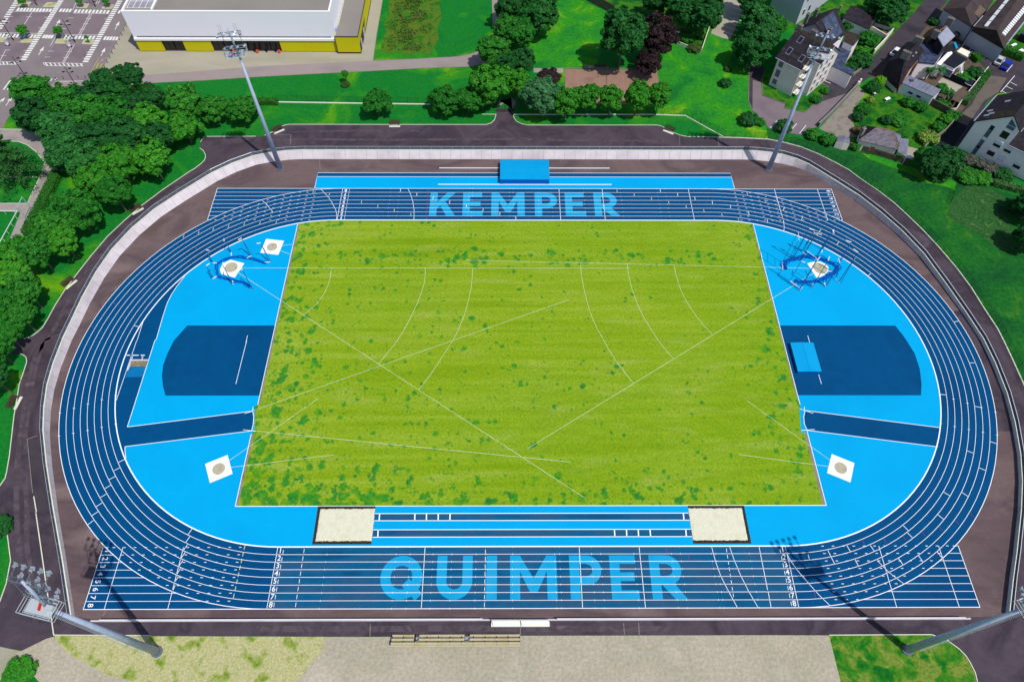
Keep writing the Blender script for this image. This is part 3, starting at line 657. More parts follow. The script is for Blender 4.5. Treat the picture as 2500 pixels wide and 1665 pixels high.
sheet('plot', [(92.06, 87.64), (99.10, 94.67), (102.84, 99.13), (115.96, 112.40), (124.34, 122.20), (125.17, 110.35), (123.76, 91.08), (123.87, 88.30), (121.79, 85.11), (110.09, 72.49), (107.19, 72.90), (104.03, 76.70), (97.52, 81.90), (94.62, 84.57)], .009, 'stone_wall', 'dark yards between the row house and the shed', 'yard')  # dark stony ground colour over the yards
sheet('garden', [(83.84, 74.51), (89.21, 79.68), (94.62, 84.57), (97.52, 81.90), (104.03, 76.70), (107.19, 72.90), (109.81, 72.49), (100.72, 61.97), (97.13, 60.03), (93.80, 60.40), (92.56, 57.34), (82.51, 58.08), (76.56, 61.53), (82.46, 67.49)], .013, 'garden_lawn', 'mottled garden lawn behind the hipped bungalow', 'garden')
sheet('driveway', [(89.02, 80.99), (83.84, 74.51), (82.39, 68.70), (83.06, 66.68), (82.93, 64.29), (77.23, 64.08), (73.45, 67.26), (87.77, 83.65)], .016, 'concrete_pale', 'pale concrete driveway beside the bungalow', 'driveway')
sheet('terrace', [(93.66, 60.79), (96.48, 59.64), (93.25, 56.21), (91.56, 55.83)], .018, 'forecourt', 'small pale terrace beside the lean-to', 'terrace')
sheet('lane', [(121.52, 108.77), (122.08, 105.19), (122.64, 99.21), (124.05, 91.09), (123.87, 88.30), (121.79, 85.11), (110.09, 72.49), (100.32, 61.58), (102.31, 58.12), (107.42, 62.77), (113.72, 69.61), (119.06, 77.18), (123.68, 81.11), (130.55, 81.57), (147.94, 79.43), (152.11, 88.41), (136.02, 94.91), (133.17, 97.79)], .015, 'street', 'lane and parking court beside the white apartment house', 'road')
sheet('lane', [(123.32, 88.76), (128.45, 87.40), (123.85, 81.55), (118.83, 78.04), (110.80, 68.37), (108.18, 70.21), (115.25, 76.74)], .020, 'lane_worn', 'worn paler stretch of the lane', 'road')
sheet('asphalt_patch', [(100.52, 61.39), (108.36, 70.33), (110.91, 68.29), (104.05, 60.04), (101.79, 58.88)], .021, 'flat_roof', 'fresh black asphalt at the end of the lane', 'road')
sheet('garden', [(132.25, 99.25), (135.33, 103.23), (143.46, 113.06), (154.25, 113.11), (145.43, 93.05), (136.02, 94.91), (135.67, 95.87)], .010, 'garden_lawn', 'small garden beside the industrial shed', 'garden')
sheet('path', [(103.98, 55.17), (105.30, 53.61), (109.07, 51.20), (112.34, 49.25), (116.52, 47.33), (115.83, 45.63), (111.00, 48.17), (103.94, 49.88), (100.85, 49.88)], .014, 'concrete_pale', 'brown path below the white apartment house', 'path')
sheet('flower_bed', [(90.57, 123.70), (95.34, 125.99), (94.36, 118.74), (91.23, 117.64), (90.04, 120.36)], .014, 'garden_lawn', 'small lawn above the garage', 'lawn')

mb = MB()
mb.kerb([(61.04, 92.35), (59.93, 88.07), (57.84, 77.85), (58.08, 74.02), (60.47, 69.46)], .15, 0, .1)
mb.kerb([(63.18, 79.29), (67.14, 76.80), (66.34, 75.10), (71.37, 73.43), (75.02, 77.04), (77.46, 80.08), (79.91, 83.62), (78.44, 85.19)], .12, 0, .1)
mb.kerb([(62.85, 85.36), (61.94, 80.12), (63.06, 79.38)], .12, 0, .1)
struct('kerb', mb, M['concrete_pale'], 'low kerb round the apartment block lawn', 'kerb')
mb = MB()
for a, b in (((120.59, 100.19), (123.76, 103.94)), ((122.18, 98.62), (125.05, 102.09)), ((123.62, 97.03), (126.70, 100.46)), ((124.84, 95.11), (128.12, 98.65)), ((126.18, 93.21), (129.35, 96.81)), ((127.61, 91.57), (130.92, 95.13)), ((129.31, 89.94), (132.14, 93.00)), ((79.81, 88.38), (82.53, 86.56)), ((78.92, 86.54), (80.82, 84.97)), ((61.28, 67.43), (63.97, 70.50)), ((65.85, 66.04), (68.30, 69.07)), ((68.14, 65.44), (70.48, 68.47)), ((126.82, 84.00), (128.00, 82.67)), ((128.60, 85.59), (129.78, 84.24)), ((124.88, 81.99), (125.67, 81.11)), ((124.42, 81.55), (130.85, 88.33))):
    mb.strip([a, b], .13, .026)
for a, b in (((63.11, 121.33), (65.34, 119.69)), ((61.18, 119.40), (64.35, 117.78)), ((60.27, 116.94), (63.58, 115.34)), ((59.33, 114.63), (62.51, 112.94)), ((58.43, 112.29), (61.56, 110.32)), ((57.49, 109.93), (60.72, 108.24)), ((56.56, 107.55), (59.69, 105.93))):
    mb.strip([a, b], .14, .026)
struct('parking_line', mb, M['white_paint'], 'white bay lines in the village parking courts', 'marking')

# ---- car park markings
bays = MB()
for q in ([(-145.49, 116.19), (-134.44, 115.90), (-134.77, 105.99), (-147.61, 106.33)], [(-128.83, 115.76), (-117.24, 115.25), (-117.76, 105.47), (-128.81, 105.75)], [(-146.36, 101.71), (-134.36, 101.50), (-134.53, 93.34), (-145.23, 93.30)], [(-127.93, 101.26), (-117.73, 100.78), (-117.59, 92.61), (-128.35, 92.99)], [(-145.53, 124.24), (-134.76, 124.00), (-134.95, 120.78), (-137.31, 120.91), (-145.57, 121.30)], [(-128.85, 124.33), (-117.07, 124.10), (-117.48, 119.99), (-128.73, 120.52)]): bays.poly(q, .017)
cpk = struct('parking_bay', bays, M['parking_bay'], 'plum tinted parking fields of the car park', 'pavement')
mb = MB()


def zebra(a, b, ax, length, width, n):
    a, b, ax = Vector(a), Vector(b), Vector(ax)
    ax = ax.normalized()
    d = (b - a).normalized()
    for i in range(n):
        p = a + (b - a) * ((i + .5) / n)
        q = [p + ax * s1 * length / 2 + d * s2 * width / 2 for s1, s2 in ((-1, -1), (1, -1), (1, 1), (-1, 1))]
        mb.poly([(t.x, t.y) for t in q], .022)


nsd = Vector((-133.70, 121.95)) - Vector((-133.95, 93.84))
for a, b, n in (((-146.36, 123.35), (-145.98, 107.82), 14), ((-133.70, 123.12), (-133.95, 93.84), 30), ((-116.64, 123.21), (-117.12, 93.03), 30)): zebra(a, b, (1, 0), 1.5, .62, n)
for a, b, n in (((-144.79, 117.56), (-134.60, 117.04), 11), ((-132.51, 117.16), (-128.85, 117.01), 4), ((-128.20, 116.78), (-117.84, 116.41), 10), ((-115.56, 116.45), (-114.73, 116.39), 1), ((-145.05, 105.09), (-134.28, 104.66), 11), ((-132.68, 104.61), (-129.62, 104.46), 4), ((-127.69, 104.37), (-117.96, 104.14), 10), ((-115.66, 103.89), (-111.49, 103.69), 5)): zebra(a, b, nsd, 1.6, .62, n)
for a, b in (((-145.06, 116.56), (-134.50, 116.30)), ((-128.10, 115.76), (-117.70, 115.42)), ((-145.04, 106.26), (-134.47, 106.04)), ((-127.96, 105.59), (-117.73, 105.39)), ((-123.17, 115.67), (-123.04, 105.61)), ((-122.60, 115.68), (-122.53, 105.61)), ((-123.19, 101.02), (-123.07, 92.76)), ((-122.62, 101.02), (-122.66, 92.76)), ((-139.87, 116.02), (-139.81, 109.21)), ((-140.32, 98.11), (-139.98, 93.19)), ((-128.98, 120.75), (-128.63, 117.07)), ((-129.06, 104.68), (-128.93, 100.35)), ((-123.09, 122.00), (-123.05, 120.26)), ((-122.50, 122.01), (-122.49, 120.26)),
             ((-121.03, 85.01), (-112.05, 85.45)), ((-128.28, 92.99), (-117.50, 92.59)), ((-126.77, 91.59), (-118.62, 91.37)), ((-128.28, 92.99), (-127.66, 92.13)), ((-127.66, 92.13), (-126.77, 91.59)), ((-118.62, 91.37), (-117.90, 91.72)), ((-117.90, 91.72), (-117.50, 92.59)), ((-140.78, 93.27), (-134.41, 93.22)), ((-140.26, 91.98), (-135.27, 92.10)), ((-135.27, 92.10), (-134.63, 92.59)), ((-134.63, 92.59), (-134.41, 93.22))):
    mb.strip([a, b], .13, .022)
for i in range(9):
    a, b = Vector((-127.62, 92.87)).lerp(Vector((-118.17, 92.53)), i / 8), Vector((-126.54, 91.59)).lerp(Vector((-117.14, 91.28)), i / 8)
    mb.strip([a, a.lerp(b, .93)], .28, .0225)
for i in range(5):
    a, b = Vector((-140.14, 93.22)).lerp(Vector((-136.00, 93.18)), i / 4), Vector((-139.19, 91.98)).lerp(Vector((-135.25, 92.05)), i / 4)
    mb.strip([a, b], .28, .0225)
for p in ((-127.94, 113.40), (-127.87, 110.85), (-128.00, 108.23), (-139.89, 113.90), (-122.83, 113.15), (-122.77, 110.55), (-122.86, 108.01), (-127.92, 97.96), (-127.99, 95.37), (-122.95, 97.75), (-122.95, 95.19), (-139.89, 98.42), (-139.97, 95.87), (-134.68, 98.18), (-134.64, 95.64), (-117.61, 97.56), (-117.68, 94.96), (-117.55, 112.89), (-134.68, 113.65), (-134.60, 108.55), (-145.23, 114.07), (-145.20, 111.52)):
    mb.strip([(p[0] - .75, p[1]), (p[0] + .75, p[1])], .12, .0226)
for a, b in (((-130.69, 109.25), (-130.61, 112.69)), ((-113.73, 107.97), (-113.69, 111.80)), ((-130.70, 96.24), (-130.60, 100.00)), ((-113.79, 95.80), (-113.79, 99.56)), ((-131.20, 75.34), (-131.00, 79.06)), ((-133.42, 75.76), (-132.65, 78.53))):
    a, b = Vector(a), Vector(b)
    d = (b - a).normalized(); n_ = Vector((-d.y, d.x)); L_ = (b - a).length
    mb.strip([a, a + d * L_ * .55], .18, .023)
    q = [a + d * L_ * .5 + n_ * .5, b, a + d * L_ * .5 - n_ * .5]
    mb.poly([(t.x, t.y) for t in q], .023)
for a, b in (((-134.02, 85.56), (-134.32, 81.62)), ((-133.08, 85.56), (-133.29, 81.62)), ((-132.06, 85.52), (-132.11, 81.81)), ((-131.01, 85.52), (-131.00, 81.81)), ((-126.20, 86.06), (-126.28, 83.46)), ((-125.39, 86.11), (-125.54, 83.46)), ((-124.49, 86.12), (-124.76, 84.17)), ((-123.46, 86.17), (-123.61, 85.12)), ((-122.30, 86.27), (-122.43, 85.60))):
    mb.strip([a, b], .42, .0224)
struct('road_marking', mb, M['worn_paint'], 'white zebra stripes, arrows and bay lines of the car park', 'marking')
mb = MB()
mb.strip([(-111.51, 94.93), (-114.09, 95.05), (-114.26, 86.94)], .18, .023)
mb.strip([(-113.42, 90.70), (-113.39, 92.97)], .35, .023); mb.strip([(-112.41, 91.15), (-112.37, 92.56)], .35, .023)
mb.strip([(-108.02, 104.24), (-108.78, 104.13)], .1, .0232); mb.strip([(-108.67, 104.02), (-108.67, 88.53)], .12, .0231)
struct('road_marking', mb, M['yellow_paint'], 'yellow bus bay outline beside the forecourt', 'marking')
mb = MB()
for p in ((-112.92, 94.05), (-112.96, 88.80)): mb.poly(arc(p[0], p[1], .42, 0, 2 * PI, 12)[:-1], .024)
struct('road_marking', mb, M['pink_paint'], 'two pink painted dots in the bus bay', 'marking')
beds = ([(-144.25, 121.31), (-142.05, 121.18), (-142.11, 119.15), (-145.23, 119.13)], [(-137.15, 120.91), (-134.62, 120.78), (-134.61, 118.90), (-137.73, 118.88)], [(-127.69, 120.38), (-125.08, 120.25), (-125.04, 118.37), (-128.05, 118.50)], [(-120.49, 120.12), (-117.76, 119.85), (-117.84, 117.98), (-120.68, 118.11)], [(-145.17, 104.21), (-142.23, 103.96), (-142.29, 102.11), (-144.95, 102.10)], [(-137.56, 103.32), (-134.68, 103.20), (-134.74, 101.89), (-137.72, 101.87)], [(-128.12, 103.36), (-125.08, 103.24), (-125.00, 101.40), (-128.10, 101.52)], [(-120.58, 103.00), (-117.87, 102.88), (-117.94, 101.17), (-120.64, 101.29)])
mb = MB(); kb = MB()
for q in beds:
    mb.prism(q, .02, .07); kb.kerb(q + [q[0]], .12, .01, .1)
struct('planting_bed', mb, M['dry_grass'], 'small grass beds of the young trees in the car park', 'grass')
struct('bed_kerb', kb, M['cream_kerb'], 'kerbs round the young tree beds', 'kerb')

# ================================================================ RUNNING TRACK
trk = thing('running_track', 'blue eight lane running track with white lane lines', 'running track', (0, 0, 0), 0, None, 'structure')
mb = MB().poly(oval(RO), .030)
for sx in (-1, 1):
    mb.poly([(sx * 40, -R0 - .0), (sx * 71.15, -R0), (sx * 71.15, -RO), (sx * 40, -RO)], .026)
    mb.poly([(sx * 40, R0), (sx * 71.1, R0), (sx * 71.1, RO), (sx * 40, RO)], .026)
mb.build('track_surface', M['track_blue'], trk)
MB().poly([(-42.19, -R0 - .02), (42.19, -R0 - .02), (42.19, -RO + .02), (-42.19, -RO + .02)], .034).build('home_straight', M['track_worn'], trk)
MB().poly(oval(R0), .040).build('apron_surface', M['sky_blue'], trk)
# light blue gymnasts' strip on the far side
MB().poly([(-48.7, RO + .02), (48.6, RO + .02), (48.55, 51.45), (-48.72, 51.45)], .030).build('far_apron', M['sky_blue'], trk)
MB().poly([(-48.66, 50.14), (48.58, 50.14), (48.55, 51.40), (-48.70, 51.40)], .036).build('far_runway', M['track_blue'], trk)

# dark fields inside the bends
dk = MB()
LB = [(-72.90, 18.36), (-73.58, 15.81), (-73.89, 13.58), (-73.89, 10.31), (-73.68, 4.78)] + [(-73.88, 4.33), (-73.67, -14.49)]
pA = (-72.09, 20.52)
aA = math.atan2(pA[1], pA[0] + HS)
pB = (-72.07, -20.63)
aB = math.atan2(pB[1], pB[0] + HS) + 2 * PI
RUNL = [(-73.67, -14.49), (-51.43, -11.28), (-50.99, -12.45), (-50.80, -13.90), (-50.82, -15.28), (-72.94, -18.38), (-72.45, -19.79)]
dk.poly([pA] + LB + RUNL[1:] + [pB] + list(reversed(arc(-HS, 0, R0, aA, aB, 40)))[1:-1], .045)
RUNR = [(75.58, -14.80), (51.43, -11.24), (50.88, -12.55), (50.64, -14.00), (50.88, -15.28), (73.82, -18.60)]
a1 = math.atan2(RUNR[-1][1], RUNR[-1][0] - HS); a0 = math.atan2(RUNR[0][1], RUNR[0][0] - HS)
dk.poly(RUNR + arc(HS, 0, R0, a1, a0, 8)[1:-1], .045)
dk.poly([(-50.8, 7.96), (-68.4, 7.96)] + [(-69.29, 6.08), (-70.13, 4.34)] + [(-70.60, 1.29), (-70.70, -1.44), (-70.32, -3.62), (-69.47, -6.00), (-68.46, -7.99)] + [(-50.8, -8.0)], .045)
dk.poly([(50.8, -8.0), (74.2, -8.03)] + [(75.11, -5.62), (75.86, -2.24), (76.03, 1.24), (75.39, 4.31)] + [(74.99, 5.80)] + [(74.2, 7.93), (50.8, 7.96)], .045)
dk.build('dark_field', M['track_blue'], trk)
jl = [(-26.7, (-13.51, -32.05)[1], (-13.57, -30.82)[1]), (-26.7, (-13.39, -34.85)[1], (-13.45, -33.61)[1])]
jr = MB()
for x0, y0, y1 in jl: jr.poly([(x0, y0), (26.9, y0), (26.9, y1), (x0, y1)], .045)
jr.build('jump_runway', M['track_worn'], trk)

# lettering
STK = 1.62
lt = MB()


def shear(pts, x0, y0, sx, sy, mi=0): lt.poly([(x0 + p[0] * sx, y0 + p[1] * sy) for p in pts], LZ, mi)


def quads(qs, x0, y0, sx, sy):
    for q in qs: shear(q, x0, y0, sx, sy)


def ringseg(cx, cy, rx, ry, t, a0, a1, n, x0, y0, sx, sy):
    for i in range(n):
        b0, b1 = a0 + (a1 - a0) * i / n, a0 + (a1 - a0) * (i + 1) / n
        q = []
        for b, k in ((b0, 0), (b1, 0), (b1, t), (b0, t)):
            q.append((cx + (rx - k) * math.cos(b), cy + (ry - k) * math.sin(b)))
        shear(q, x0, y0, sx, sy)


def glyph(ch, x0, x1, y0, y1):
    global LZ
    """block capitals: H tall = 7 units, stroke 1.62"""
    H_ = 7.0; sy = (y1 - y0) / H_; sx = sy; W_ = (x1 - x0) / sx; t = STK
    k = dict(x0=x0, y0=y0, sx=sx, sy=sy)
    bar = lambda a, b, c, d: [(a, b), (c, b), (c, d), (a, d)]
    if ch == 'I': quads([bar(0, 0, W_, H_)], **k)
    elif ch == 'E': quads([bar(0, 0, t, H_), bar(t, 0, W_, t * .86), bar(t, H_ - t * .86, W_ * .95, H_), bar(t, 2.85, W_ * .88, 2.85 + t * .86)], **k)
    elif ch == 'K': quads([bar(0, 0, t, H_), [(t, 2.1), (t + .75, 2.95), (W_ * .99, H_), (W_ - 1.95, H_), (t, 4.05)], [(t + .75, 2.95), (W_ - 1.95, 0), (W_, 0), (t + 1.85, 4.2)]], **k)
    elif ch == 'M':
        c = W_ / 2
        quads([bar(0, 0, t, H_), bar(W_ - t, 0, W_, H_), [(t, H_), (t, 4.4), (c - .62, 1.15), (c, 1.15), (c, 2.9), (c, 3.3)], [(W_ - t, H_), (c, 3.3), (c, 1.15), (c + .62, 1.15), (W_ - t, 4.4)]], **k)
    elif ch in 'PR':
        lo = 2.25; r = (H_ - lo) / 2; cx = W_ - r if ch == 'P' else W_ - r - .45
        quads([bar(0, 0, t, H_), bar(t, H_ - t * .86, cx, H_), bar(t, lo, cx, lo + t * .86)], **k)
        ringseg(cx, lo + r, r, r, t * .9, -PI / 2, PI / 2, 14, **k)
        if ch == 'R': quads([[(cx - 1.05, lo), (W_ - 1.95, 0), (W_, 0), (cx + .95, lo + .25), (cx + .4, lo)]], **k)
    elif ch == 'U':
        r = W_ / 2
        quads([bar(0, r, t, H_), bar(W_ - t, r, W_, H_)], **k)
        ringseg(r, r, r, r, t, PI, 2 * PI, 20, **k)
    elif ch == 'Q':
        r = H_ / 2; rx = (W_ - .1) / 2
        ringseg(rx, r, rx, r, t, 0, 2 * PI, 40, **k)
        LZ += .0015
        quads([[(rx + .15, 2.2), (rx + 1.25, 3.35), (W_ + .05, .95), (W_ - 1.05, -.1)]], **k)


LZ = .043
yb, yt = -44.92, -37.95
for ch, xa, xb in (('Q', (-24.72, -41.32)[0], (-17.83, -42.03)[0]), ('U', (-15.61, -42.03)[0], (-9.82, -42.04)[0]), ('I', (-7.56, -43.07)[0], (-5.82, -43.08)[0]), ('M', (-3.69, -44.90)[0], (3.91, -44.92)[0]), ('P', (6.01, -44.84)[0], (11.21, -40.45)[0]), ('E', (12.62, -44.86)[0], (17.07, -44.87)[0]), ('R', (19.13, -44.87)[0], (24.74, -44.89)[0])):
    LZ += .0002
    glyph(ch, xa, xb, yb, yt)
lt.build('painted_lettering', M['letter_blue'], trk)
lt = MB()
yb, yt = 37.80, 45.0
for ch, xa, xb in (('K', (-21.79, 37.78)[0], (-15.93, 37.78)[0]), ('E', (-14.29, 37.79)[0], (-9.70, 37.79)[0]), ('M', (-7.79, 37.79)[0], (-0.21, 37.80)[0]), ('P', (2.09, 37.81)[0], (7.24, 41.84)[0]), ('E', (9.01, 37.82)[0], (13.62, 37.82)[0]), ('R', (15.62, 37.83)[0], (21.33, 37.83)[0])):
    LZ += .0002
    glyph(ch, xa, xb, yb, yt)
lt.build('painted_lettering', M['letter_blue'], trk)

# white lines
ZL = .052
ln = MB()


def ring(r, w_, z=ZL):
    o_, i_ = oval(r + w_ / 2), oval(r - w_ / 2)
    n = len(o_)
    ln.add([(p[0], p[1], z) for p in o_] + [(p[0], p[1], z) for p in i_], [(n + i, n + (i + 1) % n, (i + 1) % n, i) for i in range(n)])


WLN = .075
for k in range(1, 8): ring(R0 + k * LW, WLN)
ring(RO - .02, .11)
# straight extensions at the four corners
for sx in (-1, 1):
    for sy in (-1, 1):
        xe = sx * 71.1
        for k in range(0, 9):
            y = R0 + k * LW
            xs = HS + math.sqrt(max(0, RO * RO - y * y)) if y < RO - .03 else HS
            if k == 0: xs = 70.2
            if k == 8: xs = HS - 1
            ln.strip([(sx * xs, sy * y), (xe, sy * y)], WLN if k < 8 else .11, ZL - .003)
            # broken line continuing under the curved lanes
            if k < 8:
                x = HS + 6
                while x < xs - 1:
                    if k > 0 or x > 44: ln.strip([(sx * x, sy * y), (sx * (x + .42), sy * y)], .09, ZL - .004)
                    x += 1.74
        ln.strip([(xe, sy * R0), (xe, sy * RO)], .10, ZL - .002)
seg = lambda a, b, w_=.075, z=ZL: ln.strip([a, b], w_, z)
ya, yb = -R0, -RO
for x in (-67.805, -57.805, 42.195, -42.195, 57.805, 67.805): seg((x, ya), (x, yb), .085)
for x in (-42.195, 7.805, 17.805, 37.805, 57.805, 67.805): seg((x, R0), (x, RO), .085)
seg((-40.6, R0), (-40.6, RO), .05)
for a, b in (((-17.80, -36.66), (-17.76, -46.27)), ((7.81, -36.62), (7.80, -46.24)), ((17.78, -36.64), (17.79, -46.26)), ((37.80, -43.89), (37.78, -46.23)), ((37.78, -36.65), (37.77, -43.52))): seg(a, b, .085)
for pts in ([(29.87, -36.67), (30.12, -38.99), (30.58, -41.27), (31.29, -43.33), (32.43, -46.27)], [(32.87, -36.67), (33.25, -38.82), (33.87, -41.28), (34.66, -43.68), (35.73, -46.28)], [(42.14, -36.69), (42.27, -38.31), (43.18, -40.26), (44.74, -42.68), (46.05, -44.55), (47.26, -45.97)], [(-47.37, 46.17), (-45.33, 43.81), (-44.05, 41.76), (-42.86, 39.41), (-42.40, 37.75), (-42.36, 36.60)], [(-27.23, 46.45), (-26.30, 44.19), (-25.63, 41.79), (-25.21, 39.43), (-25.05, 36.62)], [(-60.29, 42.76), (-58.73, 41.06), (-57.62, 39.72), (-56.98, 38.89)], [(57.77, 36.32), (57.56, 34.43), (57.18, 33.33)], [(56.82, -38.87), (57.33, -39.58), (58.22, -40.81), (60.06, -42.63)], [(57.74, 43.80), (57.75, 40.90), (57.76, 37.55), (57.82, 35.58)]):
    ln.strip(pts, .08, ZL)


def dashes(a, b, n, w_=.08, duty=.55):
    a, b = Vector(a), Vector(b)
    for i in range(n):
        p, q = a.lerp(b, (i + .22) / n), a.lerp(b, (i + .22 + duty) / n)
        ln.strip([p, q], w_, ZL)


for a, b in (((-37.78, -36.53), (-37.71, -46.23)), ((-41.19, -36.70), (-41.15, -46.22)), ((-7.76, -36.68), (-7.78, -46.30)), ((41.17, -36.69), (41.11, -46.24)), ((32.27, -36.67), (32.08, -44.85))): dashes(a, b, 8)
dashes((-41.31, 46.25), (-41.27, 36.60), 8, .06, .7)
# short relay and hurdle marks in the lanes
for reg_a, reg_b in ((((-73.18, -21.41)), ((-72.20, -20.83))), ((-73.49, -22.99), (-72.59, -22.38)), ((-73.80, -24.65), (-72.91, -24.01)), ((-74.03, -26.30), (-73.20, -25.65)), ((-74.28, -27.87), (-73.45, -27.25)), ((-74.49, -29.52), (-73.69, -28.85)), ((-74.69, -31.09), (-73.83, -30.33)), ((-74.90, -32.69), (-74.15, -31.90)),
                     ((-57.14, -33.38), (-57.62, -34.39)), ((-57.19, -34.67), (-57.69, -35.76)), ((-57.26, -36.04), (-57.74, -37.12)), ((-57.30, -37.30), (-57.85, -38.45)), ((-57.36, -38.63), (-57.86, -39.77)), ((-57.40, -39.86), (-57.88, -41.08)), ((-57.40, -41.21), (-57.91, -42.28)), ((-57.56, -42.62), (-57.84, -43.55)),
                     ((45.65, -37.74), (45.68, -38.76)), ((49.10, -37.21), (49.67, -39.48)), ((52.48, -36.40), (52.83, -37.43)), ((56.42, -36.39), (56.81, -37.35)), ((53.22, -38.74), (53.48, -39.75)), ((62.98, -33.04), (63.61, -33.98)), ((63.30, -34.26), (63.88, -35.14)), ((69.52, -31.16), (70.23, -32.02)), ((60.45, -38.53), (60.92, -39.63)), ((63.93, -38.09), (64.38, -39.21)), ((67.19, -37.46), (67.76, -38.54)),
                     ((77.83, -7.80), (78.96, -7.94)), ((86.00, -0.86), (87.07, -0.86)), ((83.51, -10.38), (84.59, -10.61)), ((83.70, -17.58), (84.70, -17.97)), ((78.70, -19.31), (79.75, -19.82)), ((79.78, -22.63), (80.75, -23.17)), ((71.88, -27.13), (72.76, -27.82)), ((75.09, -27.19), (75.89, -27.96)), ((72.38, 20.75), (73.11, 21.28)), ((86.33, 8.79), (87.41, 9.03)),
                     ((-79.00, 7.91), (-77.95, 7.65)), ((-2.24, 37.64), (-2.25, 36.65)), ((-28.81, 46.34), (-28.81, 45.22)), ((-24.95, 45.09), (-24.97, 43.98)), ((-21.12, 43.85), (-21.16, 42.82)), ((-17.27, 42.62), (-17.32, 41.53)), ((-13.43, 41.40), (-13.49, 40.32)), ((-9.60, 40.19), (-9.67, 39.12)), ((-5.79, 38.96), (-5.89, 37.86)), ((31.28, 46.30), (31.23, 45.11)), ((35.10, 45.08), (35.07, 43.91)), ((38.94, 43.81), (38.90, 42.71)), ((42.75, 42.58), (42.69, 41.42)), ((46.67, 41.29), (46.59, 40.14)), ((50.47, 39.20), (50.38, 38.10)), ((54.21, 36.89), (54.11, 35.77))):
    seg(reg_a, reg_b, .09)
# tiny ticks across the lane lines of both straights
for xs, s_ in (([-33.9, -22.5, -20.2, -16.4, -13.3, -9.3, -7.7, -3.3, 3.7, 4.5, 9.8, 11.3, 16.8, 23.0, 24.5, 29.6, 30.3, 35.9], -1), ([-31, -29, -13, -12.2, -3.6, -2.8, 3.0, 6.1, 13.5, 22, 30.5, 32.4], 1)):
    for k in range(9):
        for x in xs:
            y = s_ * (R0 + k * LW)
            ln.strip([(x, y - .13), (x, y + .13)], .06, ZL - .001)
for a in (-2.92, -2.75):
    for k in (0, 2, 4, 6, 8):
        aa = a + .02 * k * (1 if a < -2.8 else -1) * .2
        for sx in (-1, 1):
            r = R0 + k * LW
            p = (sx * (HS - 0) + sx * r * math.cos(PI + aa) , r * math.sin(aa))
            ln.strip([(p[0] - .22, p[1]), (p[0] + .22, p[1])], .08, ZL - .001)
# outlines of the inner fields
for pts in ([pA] + LB, RUNL[:2], RUNL[1:5], [RUNL[4], RUNL[5]], RUNL[5:] + [pB], RUNR[:2], RUNR[1:5], RUNR[4:6]): ln.strip(pts, .10, ZL + .002)
for pts in ([(-77.50, 8.97), (-77.37, 4.35)] + [(-77.45, 4.08), (-77.37, -9.03)], [(-51.54, -10.42), (-51.42, -11.33)], [(-52.84, -11.78), (-51.43, -11.28)], [(-52.45, -15.06), (-50.02, -15.37)], [(51.47, -10.46), (51.33, -11.31)], [(50.50, -10.85), (52.81, -11.83)], [(49.77, -15.32), (52.32, -15.11)], [(50.88, -15.28), (50.78, -15.87)]): ln.strip(pts, .09, ZL + .004)
ln.strip([(-55.74, 4.33), (-55.79, -5.49)], .09, ZL); ln.strip([(-55.82, 5.56), (-55.81, 3.82)], .09, ZL)
ln.strip([(55.89, -3.45), (55.91, -5.56)], .09, ZL); ln.strip([(55.91, 5.49), (55.92, 3.79)], .09, ZL)
for x0, y0, y1 in jl:
    for y in (y0, y1): ln.strip([(x0, y), (26.9, y)], .12, ZL)
for p, q in (((-25.89, -32.03), (-25.90, -30.84)), ((-19.85, -32.04), (-19.90, -30.85)), ((-17.87, -32.05), (-17.91, -30.85)), ((-15.88, -32.05), (-15.91, -30.85)), ((-13.88, -32.05), (-13.90, -30.86)), ((-25.82, -34.82), (-25.88, -33.58)), ((25.89, -32.03), (25.94, -30.85)), ((13.89, -34.84), (13.92, -33.62)), ((15.90, -34.85), (15.95, -33.63)), ((17.88, -34.85), (17.93, -33.63)), ((19.89, -34.86), (19.92, -33.63)), ((25.90, -34.83), (25.96, -33.63))): seg(p, q, .20)
ln.strip([(-48.7, RO + .1), (-48.72, 51.42), (48.55, 51.42), (48.6, RO + .1)], .11, ZL)
ln.strip([(-48.66, 50.14), (48.58, 50.14)], .11, ZL)
ln.build('lane_line', M['white_paint'], trk)
mb = MB(); 
o_, i_ = oval(R0 + .07), oval(R0 - .13)
n = len(o_)
mb.add([(p[0], p[1], z) for z in (.03, .085) for p in o_] + [(p[0], p[1], z) for z in (.03, .085) for p in i_],
       [f_ for i in range(n) for f_ in ((i, (i + 1) % n, n + (i + 1) % n, n + i), (n + i, n + (i + 1) % n, 3 * n + (i + 1) % n, 3 * n + i), (3 * n + i, 3 * n + (i + 1) % n, 2 * n + (i + 1) % n, 2 * n + i))])
mb.build('inner_kerb', M['white_paint'], trk)
ln = MB()
for p in ((-75.14, 31.58), (-72.13, 32.69), (-69.15, 33.65), (-65.96, 34.52), (-62.62, 35.20), (-48.85, 45.19), (-45.03, 44.36), (-37.37, 41.94), (-33.53, 40.70), (-29.68, 39.46), (-25.85, 38.20), (-59.20, 35.60), (-55.63, 35.76), (21.22, 45.58), (25.07, 44.34), (28.92, 43.14), (32.73, 41.88), (36.56, 40.63), (40.38, 39.39), (44.24, 38.13), (47.74, 36.55), (51.23, 44.80), (54.97, 42.49)):
    ln.strip([(p[0], p[1] - .42), (p[0], p[1] + .42)], .11, ZL + .003)
for a, b in (((58.90, 40.49), (58.36, 39.38)), ((62.35, 37.42), (61.74, 36.40)), ((65.57, 33.87), (64.98, 32.94)), ((68.64, 30.15), (67.87, 29.21)), ((71.14, 25.83), (70.39, 24.92))): ln.strip([a, b], .13, ZL + .003)
